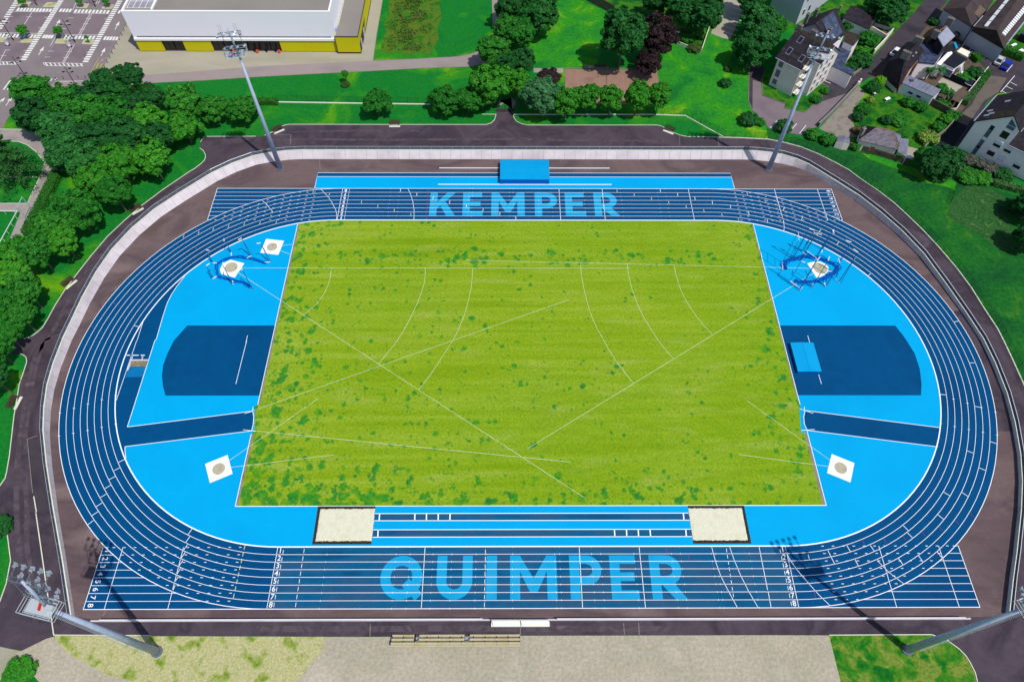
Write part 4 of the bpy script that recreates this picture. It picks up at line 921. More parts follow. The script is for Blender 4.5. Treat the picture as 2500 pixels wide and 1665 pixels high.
for k in range(8):
    a, b = Vector((-47.70, -36.18)), Vector((-47.84, -45.52))
    p, q = a.lerp(b, k / 7.9 * .93), a.lerp(b, k / 7.9 * .93 + .075)
    ln.strip([p, q], .11, ZL + .003)
ln.build('start_tick', M['tick_yellow'], trk)
ln = MB()
for a, b in (((-87.54, 7.65), (-86.89, 7.65)), ((-84.93, 13.52), (-84.20, 13.30)), ((-81.35, 18.99), (-80.71, 18.58)), ((-77.05, 24.12), (-76.49, 23.55)), ((-71.91, 28.62), (-71.41, 28.00)), ((-65.73, 32.06), (-65.33, 31.52)), ((-67.01, 37.32), (-66.53, 36.80)), ((-73.23, 33.97), (-72.80, 33.49)), ((22.23, -36.69), (22.21, -37.69)), ((25.79, -37.92), (25.79, -38.91)), ((29.56, -39.17), (29.63, -39.84)), ((37.34, -41.55), (37.43, -42.32)), ((55.34, -35.48), (55.47, -36.14)), ((58.99, -35.36), (59.16, -36.00)), ((62.41, -34.87), (62.62, -35.49)), ((65.81, -34.13), (66.08, -34.76)), ((69.03, -33.24), (69.33, -33.90)), ((72.14, -32.21), (72.50, -32.78)), ((75.15, -30.98), (75.51, -31.51)), ((45.17, -43.84), (45.25, -44.58)), ((-22.37, 46.28), (-22.30, 36.62))): ln.strip([a, b], .07, ZL + .005)
ln.build('hurdle_tick', M['tick_red'], trk)


# lane numbers
def text_mesh(ch, size):
    cu = bpy.data.curves.new('number', 'FONT')
    cu.body = ch; cu.size = size; cu.align_x = 'CENTER'; cu.align_y = 'CENTER'; cu.offset = .008
    o = bpy.data.objects.new('number', cu)
    col.objects.link(o)
    dg = bpy.context.evaluated_depsgraph_get()
    me = bpy.data.meshes.new_from_object(o.evaluated_get(dg))
    me.name = 'lane_number'
    bpy.data.objects.remove(o)
    bpy.data.curves.remove(cu)
    me.materials.clear(); me.materials.append(M['white_paint'])
    return me


for k in range(8):
    me = text_mesh(str(k + 1), 1.2)
    yn = R0 + (k + .5) * LW
    for (x, y, rz) in (((-41.66, -37.15)[0], -yn, 0), ((41.61, -37.18)[0], -yn, 0), (-70.2, -yn, -PI / 2), (70.3, yn, PI / 2), (-41.4, yn, PI)):
        o = bpy.data.objects.new('lane_number', me)
        col.objects.link(o); o.parent = trk
        o.location = (x, y, .056); o.rotation_euler = (0, 0, rz)

# ---- infield
inf = thing('infield', 'grass infield with dark weed clumps and faint sector lines', 'infield', (0, 0, 0), 0, None, 'structure')
xr, yt_ = 50.78, 35.35
aT = math.acos((xr - HS) / (R0 - .18))
top = arc(HS, 0, R0 - .18, aT, PI / 2, 8) + arc(-HS, 0, R0 - .18, PI / 2, PI - aT, 8)
fld = [(-50.75, -29.47), (50.79, -29.47)] + [(50.79, -15.83), (49.68, -15.70), (50.50, -10.85), (50.77, -10.55)] + [(50.78, -9.9)] + top + [(-50.78, -9.9)] + [(-51.39, -10.47), (-51.06, -11.10), (-50.32, -15.33)] + [(-50.75, -15.9)]
MB().poly(fld, .048).build('infield_grass', M['infield'], inf)
ed = MB()
ed.strip([(-50.78, 35.2), (-50.76, -9.9)], .10, .057); ed.strip([(-50.75, -15.9), (-50.75, -29.5)], .10, .057); ed.strip([(50.78, 35.2), (50.78, -10)], .10, .057); ed.strip([(50.79, -15.9), (50.79, -29.5)], .10, .057); ed.strip([(-50.8, -29.49), (50.84, -29.49)], .12, .0572)
ed.build('infield_edge', M['white_paint'], inf)
gr = MB()
gr.strip([(-50.5, 35.0), (-50.5, -9.9)], .35, .0505); gr.strip([(-50.48, -16), (-50.5, -29.4)], .45, .0505); gr.strip([(50.5, -16), (50.5, -29.4)], .55, .0505); gr.strip([(50.6, 35), (50.6, -9)], .22, .0505)
gr.build('bare_edge', M['concrete_pale'], inf)
sl = MB()
for pts in ([(-60.77, 22.74), (22.12, 22.70)], [(-61.10, 21.50), (9.27, -28.11)],
            [(-41.59, 22.65), (-41.45, 20.98), (-41.50, 19.24), (-41.71, 17.52), (-42.15, 15.82), (-42.73, 14.42), (-43.34, 13.26), (-43.98, 12.35), (-44.72, 11.45), (-45.47, 10.58)], [(-21.59, 22.67), (-21.49, 20.40), (-21.61, 18.38), (-22.02, 16.11), (-22.54, 13.87), (-23.25, 11.40), (-24.15, 8.71), (-25.05, 6.33), (-25.96, 4.34)] + [(-27.25, 2.03), (-29.08, -0.96)],
            [(-11.55, 22.61), (-11.54, 20.41), (-11.68, 17.53), (-12.15, 14.15), (-12.91, 10.32), (-13.89, 7.12), (-14.97, 4.39)] + [(-17.12, 0.02), (-19.01, -3.65), (-20.88, -6.74)],
            [(-13.18, 24.91), (60.27, 22.74)], [(60.81, 21.34), (-0.46, -18.83)],
            [(11.58, 24.27), (11.51, 22.18), (11.57, 20.13), (11.74, 17.97), (12.00, 15.84), (12.37, 13.46), (12.78, 11.13), (13.30, 9.11), (13.84, 7.38), (15.03, 4.33)] + [(16.01, 1.77), (17.10, -0.49), (18.74, -3.43), (19.91, -5.35)], [(21.53, 23.83), (21.48, 21.90), (21.61, 19.85), (21.83, 17.40), (22.27, 15.00), (22.80, 12.50), (23.54, 10.05), (24.57, 7.38), (25.85, 4.33)] + [(26.81, 2.52), (28.27, 0.21)],
            [(31.51, 23.54), (31.57, 21.31), (31.79, 18.69), (32.16, 16.41), (32.75, 14.16), (33.56, 11.95), (34.39, 10.05), (35.58, 7.78), (36.80, 5.80)],
            [(-52.84, -11.78), (8.49, 14.38)], [(-52.45, -15.06), (7.15, -21.46)], [(-53.85, -21.32), (-39.64, -8.60)], [(-53.97, -22.51), (-35.31, -20.05)], [(53.57, -21.17), (41.03, -9.24)], [(52.98, -22.37), (37.28, -20.04)], [(-53.09, 28.99), (-50.98, 29.33)], [(-53.27, 27.57), (-50.96, 26.45)]):
    sl.strip(pts, .055, .060)
sl.build('sector_line', M['sector_paint'], inf)

# ---- throwing plates, sand pits, water jump
for pts, c, r, lab in (([(-56.93, 30.88), (-52.93, 30.31), (-53.48, 26.34), (-57.47, 26.95)], (-55.22, 28.59), 1.12, 'white square shot put plate beside the small throwing cage'),
                       ([(-57.74, -21.74), (-54.14, -20.02), (-52.49, -23.57), (-56.06, -25.30)], (-55.12, -22.67), 1.10, 'white square shot put plate in the western bend'),
                       ([(54.17, -19.99), (57.77, -21.74), (56.09, -25.35), (52.42, -23.58)], (55.09, -22.66), 1.10, 'white square shot put plate in the eastern bend'),
                       ([(-63.50, 24.99), (-60.31, 24.00), (-60.72, 22.31), (-61.14, 21.50), (-61.48, 20.15), (-64.51, 21.12), (-65.12, 22.31), (-64.81, 23.94)], (-62.84, 22.91), 1.35, 'white plate inside the small throwing cage'),
                       ([(60.23, 24.06), (61.99, 24.62), (63.23, 24.50), (64.06, 23.93), (64.46, 23.19), (64.46, 22.44), (63.86, 21.58), (63.00, 20.85), (62.11, 20.36), (61.25, 20.21)], (62.68, 22.67), 1.45, 'white plate inside the large throwing cage')):
    m0 = Vector((sum(p[0] for p in pts) / len(pts), sum(p[1] for p in pts) / len(pts)))
    t = thing('throwing_plate', lab, 'throwing plate', (m0.x, m0.y, 0))
    MB().prism(pts, .04, .066).build('plate', M['plate_white'], t, worldco=True)
    MB().poly(arc(c[0], c[1], r, 0, 2 * PI, 32)[:-1], .072).build('circle', M['circle_concrete'], t, worldco=True)
    o_, i_ = arc(c[0], c[1], r + .07, 0, 2 * PI, 32)[:-1], arc(c[0], c[1], r, 0, 2 * PI, 32)[:-1]
    MB().add([(p[0], p[1], .075) for p in o_ + i_], [(i, (i + 1) % 32, 32 + (i + 1) % 32, 32 + i) for i in range(32)]).build('rim', M['plate_white'], t, worldco=True)

for x0, x1, fr, lab in ((-36.6, -26.75, 'W', 'pale sand pit with black border at the western runway end'), (26.88, 36.6, 'E', 'pale sand pit with black border at the eastern runway end')):
    t = thing('sand_pit', lab, 'sand pit', ((x0 + x1) / 2, -32.75, 0))
    MB().prism([(x0, -36.05), (x1, -36.05), (x1, -29.52), (x0, -29.52)], .03, .062).build('border', M['pit_black'], t, worldco=True)
    s = MB(); nx, ny = 40, 28
    xa, xb = (x0 + .5, x1 - .02) if fr == 'W' else (x0 + .02, x1 - .5)
    ya_, yb_ = -35.5, -30.0
    for j in range(ny + 1):
        for i in range(nx + 1):
            e = min(i, nx - i, j, ny - j)
            wob = .07 if e == 0 else 0
            s.v.append((xa + (xb - xa) * i / nx + rng.uniform(-wob, wob) * .5, ya_ + (yb_ - ya_) * j / ny + rng.uniform(-wob, wob), .068 if e == 0 else .10 + rng.uniform(0, .025)))
    for j in range(ny):
        for i in range(nx):
            a = j * (nx + 1) + i
            s.f.append([a, a + 1, a + nx + 2, a + nx + 1]); s.m.append(0)
    s.build('sand', M['sand'], t, smooth=True, worldco=True)

t = thing('water_jump', 'steeplechase water jump pit with muddy end inside the western bend', 'water jump', (*(-75.70, -1.34), 0))
MB().poly([(-77.16, -0.45), (-73.81, -0.45), (-73.85, -1.60), (-77.12, -1.60)], .058)  .build('mud_floor', M['pit_floor'], t, worldco=True)
MB().poly([(-77.12, -1.65), (-73.86, -1.66), (-73.91, -3.94), (-77.18, -3.98)], .054).build('slope', mat('water_mat', ['#0a7ab8', '#0c84c2'], .8, 3, .6), t, worldco=True)
mb = MB()
mb.kerb([(-77.43, -0.21), (-73.81, -0.21)], .32, .03, .12); mb.kerb([(-77.33, -0.30), (-77.15, -1.60), (-77.28, -2.57)], .30, .03, .11)
mb.build('pit_rim', M['wall_concrete'], t, worldco=True)


# ================================================================ WALL, RAILS, FENCES
def offset_in(pts):
    P_ = [Vector(p) for p in pts]
    out = []
    for i in range(len(P_)):
        d = (P_[min(i + 1, len(P_) - 1)] - P_[max(i - 1, 0)]).normalized()
        out.append(Vector((-d.y, d.x)))
    return out


nrm = offset_in(win)
t = thing('perimeter_wall', 'pale concrete retaining wall with a sloping face round the track', 'wall', (0, 0, 0))
mb = MB()
crest = []
for (p, h, w_), n_ in zip(WALL_IN, nrm):
    p = Vector(p)
    c0, c1 = p + n_ * w_, p + n_ * (w_ + .28)
    crest.append((p + n_ * (w_ + .16), h))
    mb.v += [(p.x, p.y, 0), (c0.x, c0.y, h), (c1.x, c1.y, h), (c1.x + n_.x * .05, c1.y + n_.y * .05, 0)]
    mb.m += []
for i in range(len(win) - 1):
    for k in range(3):
        mb.f.append([4 * i + k, 4 * i + k + 1, 4 * i + 4 + k + 1, 4 * i + 4 + k]); mb.m.append(0)
mb.build('wall_face', M['wall_concrete'], t)
jm = MB()      # joints between the cast panels
for i in range(len(win) - 1):
    a, b = Vector(win[i]), Vector(win[i + 1])
    L_ = (b - a).length
    k = max(1, round(L_ / 2.5))
    for q in range(k):
        f_ = q / k
        p = a.lerp(b, f_); n_ = nrm[i].lerp(nrm[i + 1], f_)
        h = WALL_IN[i][1] * (1 - f_) + WALL_IN[i + 1][1] * f_; w_ = WALL_IN[i][2] * (1 - f_) + WALL_IN[i + 1][2] * f_
        if h < .7: continue
        d = Vector((-n_.y, n_.x)) * .03
        top = p + n_ * w_ - n_ * .015; p2 = p - n_ * .012
        jm.add([(p2.x - d.x, p2.y - d.y, .02), (p2.x + d.x, p2.y + d.y, .02), (top.x + d.x, top.y + d.y, h), (top.x - d.x, top.y - d.y, h)], [(0, 1, 2, 3)])
jm.build('panel_joint', M['wall_joint'], t)
cp = MB()
cp_pts = [(c.x, c.y) for c, h in crest]
for i in range(len(crest) - 1):
    (a, ha), (b, hb) = crest[i], crest[i + 1]
    na, nb = nrm[i] * .17, nrm[i + 1] * .17
    cp.add([(a.x - na.x, a.y - na.y, ha + .004), (a.x + na.x, a.y + na.y, ha + .004), (b.x + nb.x, b.y + nb.y, hb + .004), (b.x - nb.x, b.y - nb.y, hb + .004), (a.x - na.x, a.y - na.y, ha + .07), (a.x + na.x, a.y + na.y, ha + .07), (b.x + nb.x, b.y + nb.y, hb + .07), (b.x - nb.x, b.y - nb.y, hb + .07)],
           [(4, 7, 6, 5), (0, 4, 5, 1), (0, 3, 7, 4), (1, 5, 6, 2)])
cp.build('coping', M['cream_kerb'], t)
# low southern stretch
MB().box((-.2, -48.03, .2), (138.0, .22, .4)).build('south_face', M['wall_concrete'], t)


def rail(name, label, pts, h, step, m_rail, m_post, m_fill=None, group=None, fill='bars', pr=.035, rr=.045):
    """guard rail on a 3D polyline (x, y, z base)"""
    t_ = thing(name, label, 'railing' if 'rail' in name else 'fence', pts[0], 0, group)
    P_ = [Vector(p) for p in pts]
    up = Vector((0, 0, h))
    r_ = MB().path([p + up for p in P_], rr, 6)
    r_.build('top_rail', m_rail, t_, worldco=True)
    if fill == 'bars':
        b_ = MB()
        for k in (.2, .4, .6, .8): b_.path([p + up * k for p in P_], .016, 4)
        b_.build('bar', m_fill or m_rail, t_, worldco=True)
    elif fill == 'panel':
        b_ = MB()
        for a, b in zip(P_[:-1], P_[1:]): b_.add([a + up * .12, b + up * .12, b + up * .9, a + up * .9], [(0, 1, 2, 3)])
        b_.build('infill_panel', m_fill, t_, worldco=True)
    elif fill == 'mesh':
        b_ = MB()
        for k in range(1, 8): b_.path([p + up * (k / 8) for p in P_], .009, 3)
        for q, _ in along([tuple(p) for p in P_], .9): b_.tube(q, q + up, .008, n=3)
        b_.build('wire_mesh', m_fill or m_post, t_, worldco=True)
    ps = along([tuple(p) for p in P_], step)[:98]
    o0 = MB().tube((0, 0, 0), (0, 0, h + (.05 if fill != 'mesh' else .1)), pr, pr, 6).build('post', m_post, t_)
    for i, (q, _) in enumerate(ps):
        q = q - Vector(t_.location)
        (o0 if i == 0 else dup(o0, t_)).location = q
    return t_


cr3 = [(c.x, c.y, h + .07) for c, h in crest]
iw, it_ = 17, 28
ie = 40
rail('guard_rail', 'grey guard rail on the western curve of the concrete wall', cr3[:iw], .95, 2.5, M['rail_metal'], M['rail_metal'], M['mesh_grey'], None, 'panel', .03, .04)
rail('guard_rail', 'guard rail on the straight northern stretch of the wall', cr3[iw - 1:it_], .95, 2.5, M['rail_metal'], M['rail_metal'], M['mesh_grey'], None, 'panel', .03, .04)
rail('guard_rail', 'white topped guard rail on the northeastern curve of the wall', cr3[it_ - 1:], .95, 2.5, M['rail_white'], M['rail_metal'], M['mesh_grey'], None, 'panel', .03, .05)
rail('guard_rail', 'white rail along the home straight left of the cream platform', [(-67.5, -48.03, .4), (-8.0, -48.03, .4)], .65, 2.5, M['rail_white'], M['rail_metal'], M['rail_metal'], None, 'bars', .035, .085)
rail('guard_rail', 'white rail along the home straight right of the cream platform', [(3.6, -48.03, .4), (67.6, -48.03, .4)], .65, 2.5, M['rail_white'], M['rail_metal'], M['rail_metal'], None, 'bars', .035, .085)
t = thing('starter_platform', 'cream two section step platform against the trackside rail', 'platform', (-2.1, -48.55, 0))
for i in (0, 1):
    MB().box((-2.3 + 4.6 * i, -.1, .22), (4.52, .75, .44)).box((-2.3 + 4.6 * i, .3, .5), (4.5, .1, .9)).build('step', M['cream'], t)
for i in range(3):
    MB().tube((-4.5 + 4.5 * i, .28, 0), (-4.5 + 4.5 * i, .28, 1.35), .04).tube((-4.5 + 4.5 * i, .28, 1.0), (-4.2 + 4.5 * i, -.4, .45), .03).build('strut', M['galv_dark'], t)
MB().tube((-4.5, .28, 1.35), (4.6, .28, 1.35), .06).build('hand_rail', M['rail_metal'], t)

z3 = lambda L_, z=.02: [(p[0], p[1], z) for p in L_]
rail('mesh_fence', 'dark wire mesh fence along the eastern curve of the road', z3(EAST_KERB[:-1]), 1.9, 2.5, M['dark_post'], M['dark_post'], M['dark_post'], None, 'mesh', .035, .02)
rail('mesh_fence', 'dark wire mesh fence running diagonally from the last lime tree to the bend', z3([(32.72, 72.35), (40.64, 71.96), (49.05, 64.12)]), 1.9, 2.5, M['dark_post'], M['dark_post'], M['dark_post'], None, 'mesh', .035, .02)
rail('mesh_fence', 'dark wire mesh fence on the white base line across the northern lawn', z3([(-62.65, 77.04), (-41.66, 76.55), (-23.76, 76.22)]), 1.9, 2.55, M['dark_post'], M['dark_post'], M['dark_post'], None, 'mesh', .03, .02)
mb = MB(); mb.kerb([(-62.48, 76.87), (-41.64, 76.42), (-23.75, 76.14)], .3, 0, .2)
mb.kerb([(-2.56, 72.25), (16.23, 72.30), (32.99, 72.35), (40.64, 71.96), (49.03, 63.97)], .26, 0, .2)
tag(mb.build('fence_base', M['cream_kerb']), 'low white concrete base strip under the northern mesh fences', 'kerb', None, 'structure')
t = thing('gate', 'dark double gate closing the northern ramp', 'gate', (*(-5.03, 73.41), 0))
a, b = Vector((-6.82, 73.40)), Vector((-2.64, 73.42))
for q in (a, b, (a + b) / 2): MB().tube((q.x, q.y, 0), (q.x, q.y, 1.9), .05).build('post', M['dark_post'], t, worldco=True)
for q0, q1 in ((a, (a + b) / 2), ((a + b) / 2, b)):
    m_ = MB()
    for k in range(9):
        p = q0.lerp(q1, (k + .5) / 9); m_.tube((p.x, p.y, .1), (p.x, p.y, 1.6), .018, n=4)
    for z in (.1, 1.6): m_.tube((q0.x, q0.y, z), (q1.x, q1.y, z), .03, n=5)
    m_.build('gate_leaf', M['dark_post'], t, worldco=True)
t = thing('gate', 'dark mesh gate across the grey lane beside the cedar', 'gate', (*(-111.71, 49.87), 0))
a, b = Vector((-113.09, 49.93)), Vector((-110.03, 49.80))
for q in (a, b, (a + b) / 2): MB().tube((q.x, q.y, 0), (q.x, q.y, 2.0), .06).build('post', M['dark_post'], t, worldco=True)
for q0, q1 in ((a, (a + b) / 2), ((a + b) / 2, b)):
    m_ = MB()
    for k in range(8):
        p = q0.lerp(q1, (k + .5) / 8); m_.tube((p.x, p.y, .1), (p.x, p.y, 1.9), .016, n=4)
    for z in (.1, 1.0, 1.9): m_.tube((q0.x, q0.y, z), (q1.x, q1.y, z), .03, n=5)
    m_.build('gate_leaf', M['dark_post'], t, worldco=True)
rail('mesh_fence', 'low dark mesh fence right of the cedar', z3([(-124.12, 49.99), (-118.75, 49.92), (-113.24, 49.86)]), 1.9, 2.6, M['dark_post'], M['dark_post'], M['dark_post'], None, 'mesh', .035, .02)
rail('pitch_rail', 'white pitch rail round the corner of the small playing field', z3([(-120.84, 38.23), (-113.39, 38.07), (-113.64, 28.73), (-113.56, 23.84)]), 1.1, 2.2, M['rail_white'], M['rail_white'], None, None, 'none', .04, .07)
t = thing('ball_stop', 'tall grey goal shaped ball stop frame beside the grey lane', 'frame', (*(-109.76, 36.75), 0))
a, b = (-109.79, 38.14), (-109.68, 35.11)
mb = MB(); H_ = 5.4
for q in (a, b): mb.tube((*q, 0), (*q, H_), .08)
mb.build('post', M['galv'], t, worldco=True)
MB().tube((*a, H_), (*b, H_), .08).build('crossbar', M['galv_light'], t, worldco=True)
MB().tube((*(-110.07, 38.57), 0), (*(-110.07, 38.57), 1.6), .06).tube((*(-110.07, 38.57), 1.6), (*(-109.70, 38.91), 1.6), .06).build('side_frame', M['galv_dark'], t, worldco=True)
rail('mesh_fence', 'thin wire fence along the top edge of the uncut bank', z3([(100.03, 46.84), (98.17, 43.35), (96.58, 40.95)]), 1.2, 2.4, M['dark_post'], M['dark_post'], M['dark_post'], None, 'mesh', .03, .015)


# ================================================================ FLOODLIGHT MASTS
def make_mast():
    t_ = thing('floodlight_mast', 'grey floodlight mast', 'floodlight mast')
    H_ = 35.6
    MB().tube((0, 0, 0), (0, 0, 30.0), .60, .21, 20).build('pole', M['galv'], t_, smooth=True)
    TL = .24      # the head frame leans towards the field
    yl = lambda z: (z - 30.4) * TL
    MB().tube((0, 0, 29.8), (0, yl(36.6), 36.6), .21, .17, 14).build('upper_pole', M['galv'], t_, smooth=True)
    MB().tube((0, 0, .0), (0, 0, .25), .85, .85, 20).build('base_flange', M['galv_dark'], t_)
    lad = MB()
    for i in range(84):
        z = 3 + i * .32
        r_ = .60 - (.39) * z / 30
        lad.tube((-r_ * .35, -r_ * .9, z), (-r_ * .35 - .1, -r_ * .9 - .32, z), .022, n=4)
        lad.tube((-r_ * .9, -r_ * .35, z), (-r_ * .9 - .32, -r_ * .35 - .1, z), .022, n=4) if i % 8 == 0 else None
    lad.tube((-.56 * .35 - .1, -.56 * .9 - .32, 3), (-.21 * .35 - .1, -.21 * .9 - .32, 29.9), .02, n=5)
    lad.build('ladder', M['galv_light'], t_)
    # service basket on one side of the pole
    bk = MB()
    x0, x1, y0, y1, zb = -2.5, 1.7, -1.25, .95, 30.2
    for k in range(7):
        x = x0 + (x1 - x0) * k / 6; bk.tube((x, y0, zb), (x, y1, zb), .03, n=4)
    for z in (zb, zb + .55, zb + 1.1):
        bk.path([(x0, y0, z), (x1, y0, z), (x1, y1, z), (x0, y1, z), (x0, y0, z)], .035, 5)
    for x, y in ((x0, y0), (x1, y0), (x1, y1), (x0, y1), ((x0 + x1) / 2, y0), ((x0 + x1) / 2, y1)): bk.tube((x, y, zb), (x, y, zb + 1.1), .035, n=5)
    bk.build('basket_rail', M['galv_light'], t_)
    MB().box(((x0 + x1) / 2 - .3, -.15, zb - .03), (3.4, 1.8, .05)).build('basket_floor', M['galv_light'], t_)
    MB().box((.75, .05, zb + .45), (.9, .55, .8)).build('control_box', M['galv_light'], t_)
    MB().box((-.75, -.05, zb + .25), (.12, .85, .45), .3).build('red_box', M['red_paint'], t_)
    # cross arms with lamp rows facing the field (+y)
    ar = MB(); spots_ = []
    for z, w_, n_, ln_ in ((32.5, 1.9, 4, 1.2), (35.9, 2.1, 5, 1.6)):
        y = yl(z)
        ar.tube((-w_, y, z), (w_, y, z), .07, n=6); ar.tube((-w_, y + .45, z), (w_, y + .45, z), .045, n=6)
        for k in range(n_):
            x = -w_ + 2 * w_ * k / (n_ - 1)
            ar.tube((x, y, z), (x, y + ln_, z + .1), .055, n=6)
            ar.tube((x, yl(z - .7), z - .7), (x, y + ln_ * .6, z), .035, n=5)
            spots_.append((x, y + ln_, z + .25))
            if k % 2 == 1: spots_.append((x + .15, y + ln_ * .45, z + .15))
    for x in (-1.6, 1.6): ar.tube((x, yl(31.6), 31.6), (x, yl(36.2), 36.2), .05, n=5)
    ar.build('lamp_arm', M['galv_dark'], t_)
    lm = MB()
    lm.box((0, .12, 0), (.54, .09, .48), 0, 0, (-.7, 'X')); lm.box((0, -.10, .06), (.32, .30, .22), 0, 0, (-.7, 'X')); lm.tube((0, -.26, -.22), (0, 0, 0), .05)
    l0 = lm.build('floodlight', M['lamp_grey'], t_)
    for k, p in enumerate(spots_):
        o = l0 if k == 0 else dup(l0, t_)
        o.location = p; o.rotation_euler = (rng.uniform(-.25, .25), 0, rng.uniform(-.6, .6))
    mb_ = MB()
    for x in (-1.6, -1.2, 1.2, 1.6): mb_.tube((x, yl(35), 35.2), (x, yl(37.6), 37.8), .022, n=4)
    mb_.build('rod', M['galv_dark'], t_)
    return t_


mast0 = make_mast(); used = []
for i_, (x, y, rz, lb) in enumerate(((-57.78, -52.45, -.22, 'grey floodlight mast leaning into view at the lower left corner'), (57.5, -52.5, .22, 'grey floodlight mast at the lower right with its head out of frame'), (-57.75, 52.8, PI + .22, 'tall grey floodlight mast standing before the sports hall'), (57.8, 52.8, PI - .22, 'tall grey floodlight mast standing before the apartment block'))):
    place(mast0, used, (x, y, 0), rz, lb, 'floodlight masts round the track', (1 if i_ in (0, 3) else -1, 1, 1))


# ================================================================ THROWING CAGES
def cage(label, loc, posts, hgt, ring, cen, gates, arm=.9, netr=.33):
    t_ = thing('throwing_cage', label, 'throwing cage', (loc[0], loc[1], 0))
    cen = Vector(cen)
    for (p, h) in posts:
        p = Vector(p)
        d = (cen - p); d.normalize()
        s = Vector((-d.y, d.x))
        mb_ = MB()
        mb_.tube((p.x, p.y, .04), (p.x, p.y, h), .085, .07, 6)
        q = p - d * .42
        mb_.tube((q.x, q.y, .04), (p.x, p.y, h - .6), .05, n=5)
        for k in range(1, 6):
            f_ = k / 6
            a = Vector((p.x, p.y, .04)).lerp(Vector((p.x, p.y, h)), f_); b = Vector((q.x, q.y, .04)).lerp(Vector((p.x, p.y, h - .6)), f_)
            mb_.tube(a, b, .025, n=4)
        mb_.build('post', M['cage_blue'], t_, worldco=True)
        q = p + d * arm
        MB().tube((p.x, p.y, h), (q.x, q.y, h + .1), .09, n=6).build('arm', M['rail_white'], t_, worldco=True)
        MB().box((p.x + d.x * .35, p.y + d.y * .35, .1), (1.1, .16, .12), math.atan2(d.y, d.x)).build('foot', M['rail_white'], t_, worldco=True)
    for a, b, h in gates:
        a, b = Vector(a), Vector(b)
        g = MB()
        for q in (a, b): g.tube((q.x, q.y, .08), (q.x, q.y, h), .05, n=6)
        for k in (0.0, .33, .66, 1.0): g.tube((a.x, a.y, .1 + (h - .1) * k), (b.x, b.y, .1 + (h - .1) * k), .04, n=5)
        g.build('gate_leaf', M['cage_blue'], t_, worldco=True)
        MB().tube((a.x, a.y, .12), (b.x, b.y, .12), .09, n=6).tube((a.x, a.y, h), (b.x, b.y, h), .05, n=6).build('gate_sill', M['rail_white'], t_, worldco=True)
    # lowered net lying in folds round the circle
    nb = MB(); P_ = [Vector(p) for p in ring]
    pts = [q for q, _ in along([(p.x, p.y) for p in P_], .35)]
    for s_ in range(9):
        pr_ = None
        ph = rng.uniform(0, 6); of_ = netr * rng.uniform(-1.6, 1.6)
        for i_, q in enumerate(pts):
            a_, b_ = pts[max(i_ - 1, 0)], pts[min(i_ + 1, len(pts) - 1)]
            d_ = (b_ - a_).normalized(); o_ = of_ * (1 + .5 * math.sin(i_ * .7 + ph)) + rng.uniform(-.12, .12)
            c = (q.x - d_.y * o_, q.y + d_.x * o_, .06 + abs(math.sin(i_ * 1.3 + ph)) * .22 * (1 - abs(of_) / (netr * 2)))
            r_ = netr * rng.uniform(.10, .26)
            if pr_: nb.tube(pr_, c, r_, r_ * rng.uniform(.7, 1.1), 5, cap=False)
            pr_ = c
    nb.build('net', M['net_blue'], t_, worldco=True)
    return t_


cage('large blue hammer cage with tall posts and its net lowered', (62.0, 22.0),
     [((57.01, 17.00), 9.6), ((59.74, 17.71), 8.6), ((62.56, 17.95), 7.6), ((65.70, 19.03), 9.6), ((65.05, 21.71), 9.6), ((64.36, 27.86), 6.5), ((59.96, 27.21), 6.5), ((62.37, 25.38), 9.2), ((58.98, 24.68), 9.0), ((57.46, 25.31), 9.6)], 9, [(55.14, 22.32), (55.08, 23.80), (56.11, 24.93), (57.53, 25.18), (59.15, 25.82), (60.66, 26.01), (62.54, 25.69), (64.33, 25.00), (65.62, 23.94), (66.69, 22.82), (66.08, 21.95), (64.89, 21.09), (63.09, 20.06), (61.42, 19.15), (59.96, 19.03), (58.47, 18.79), (57.04, 18.79), (56.30, 19.75)],
     (62.30, 22.69), [((54.90, 24.30), (54.48, 21.95), 9.8), ((55.43, 19.27), (57.01, 17.24), 9.8)], 1.1, .42)
cage('small blue throwing cage with short posts in the western bend', (-61.5, 22.3),
     [((-55.05, 24.39), 6.1), ((-59.38, 25.94), 5.9), ((-63.72, 26.94), 4.6), ((-66.95, 24.16), 4.2), ((-65.92, 19.94), 4.2), ((-61.55, 18.51), 6.0), ((-57.21, 17.09), 6.3)], 6, [(-55.59, 23.84), (-58.74, 25.11), (-61.41, 25.58), (-63.14, 25.66), (-64.68, 24.88), (-65.99, 23.72), (-65.61, 21.87), (-65.04, 20.47), (-63.41, 19.94), (-61.35, 19.36), (-59.58, 18.88), (-57.96, 17.93), (-57.30, 17.51)],
     (-62.53, 22.85), [], .8, .24)

# ================================================================ MAT SHELTERS, BARRIER
t = thing('mat_shelter', 'large light blue rolling shelter over the pole vault mat', 'shelter', (-.1, 51.0, 0))
mb = MB()
x0, x1, y0, y1, h = -5.72, 5.72, -3.27, 3.2, 1.5
for i in range(46):
    xa, xb = x0 + (x1 - x0) * i / 46, x0 + (x1 - x0) * (i + 1) / 46
    xm = (xa + xb) / 2
    for ya_, yb_, za, zb in ((y0 - .05, -.02, h, h + .16), (.02, y1 + .05, h + .16, h)):
        mb.add([(xa, ya_, za), (xm, ya_, za + .05), (xb, ya_, za), (xb, yb_, zb), (xm, yb_, zb + .05), (xa, yb_, zb)], [(0, 1, 4, 5), (1, 2, 3, 4)])
mb.build('roof', M['cover_light'], t)
MB().box((0, 0, h + .17), (x1 - x0, .12, .06)).build('ridge_cap', M['cover_light'], t)
MB().box((0, y0 + .03, h / 2 + .05), (x1 - x0 - .1, .05, h - .2)).build('front_panel', M['cover_side'], t)
MB().box((0, y1 - .03, h / 2 + .05), (x1 - x0 - .1, .05, h - .2)).build('rear_panel', M['cover_side'], t)
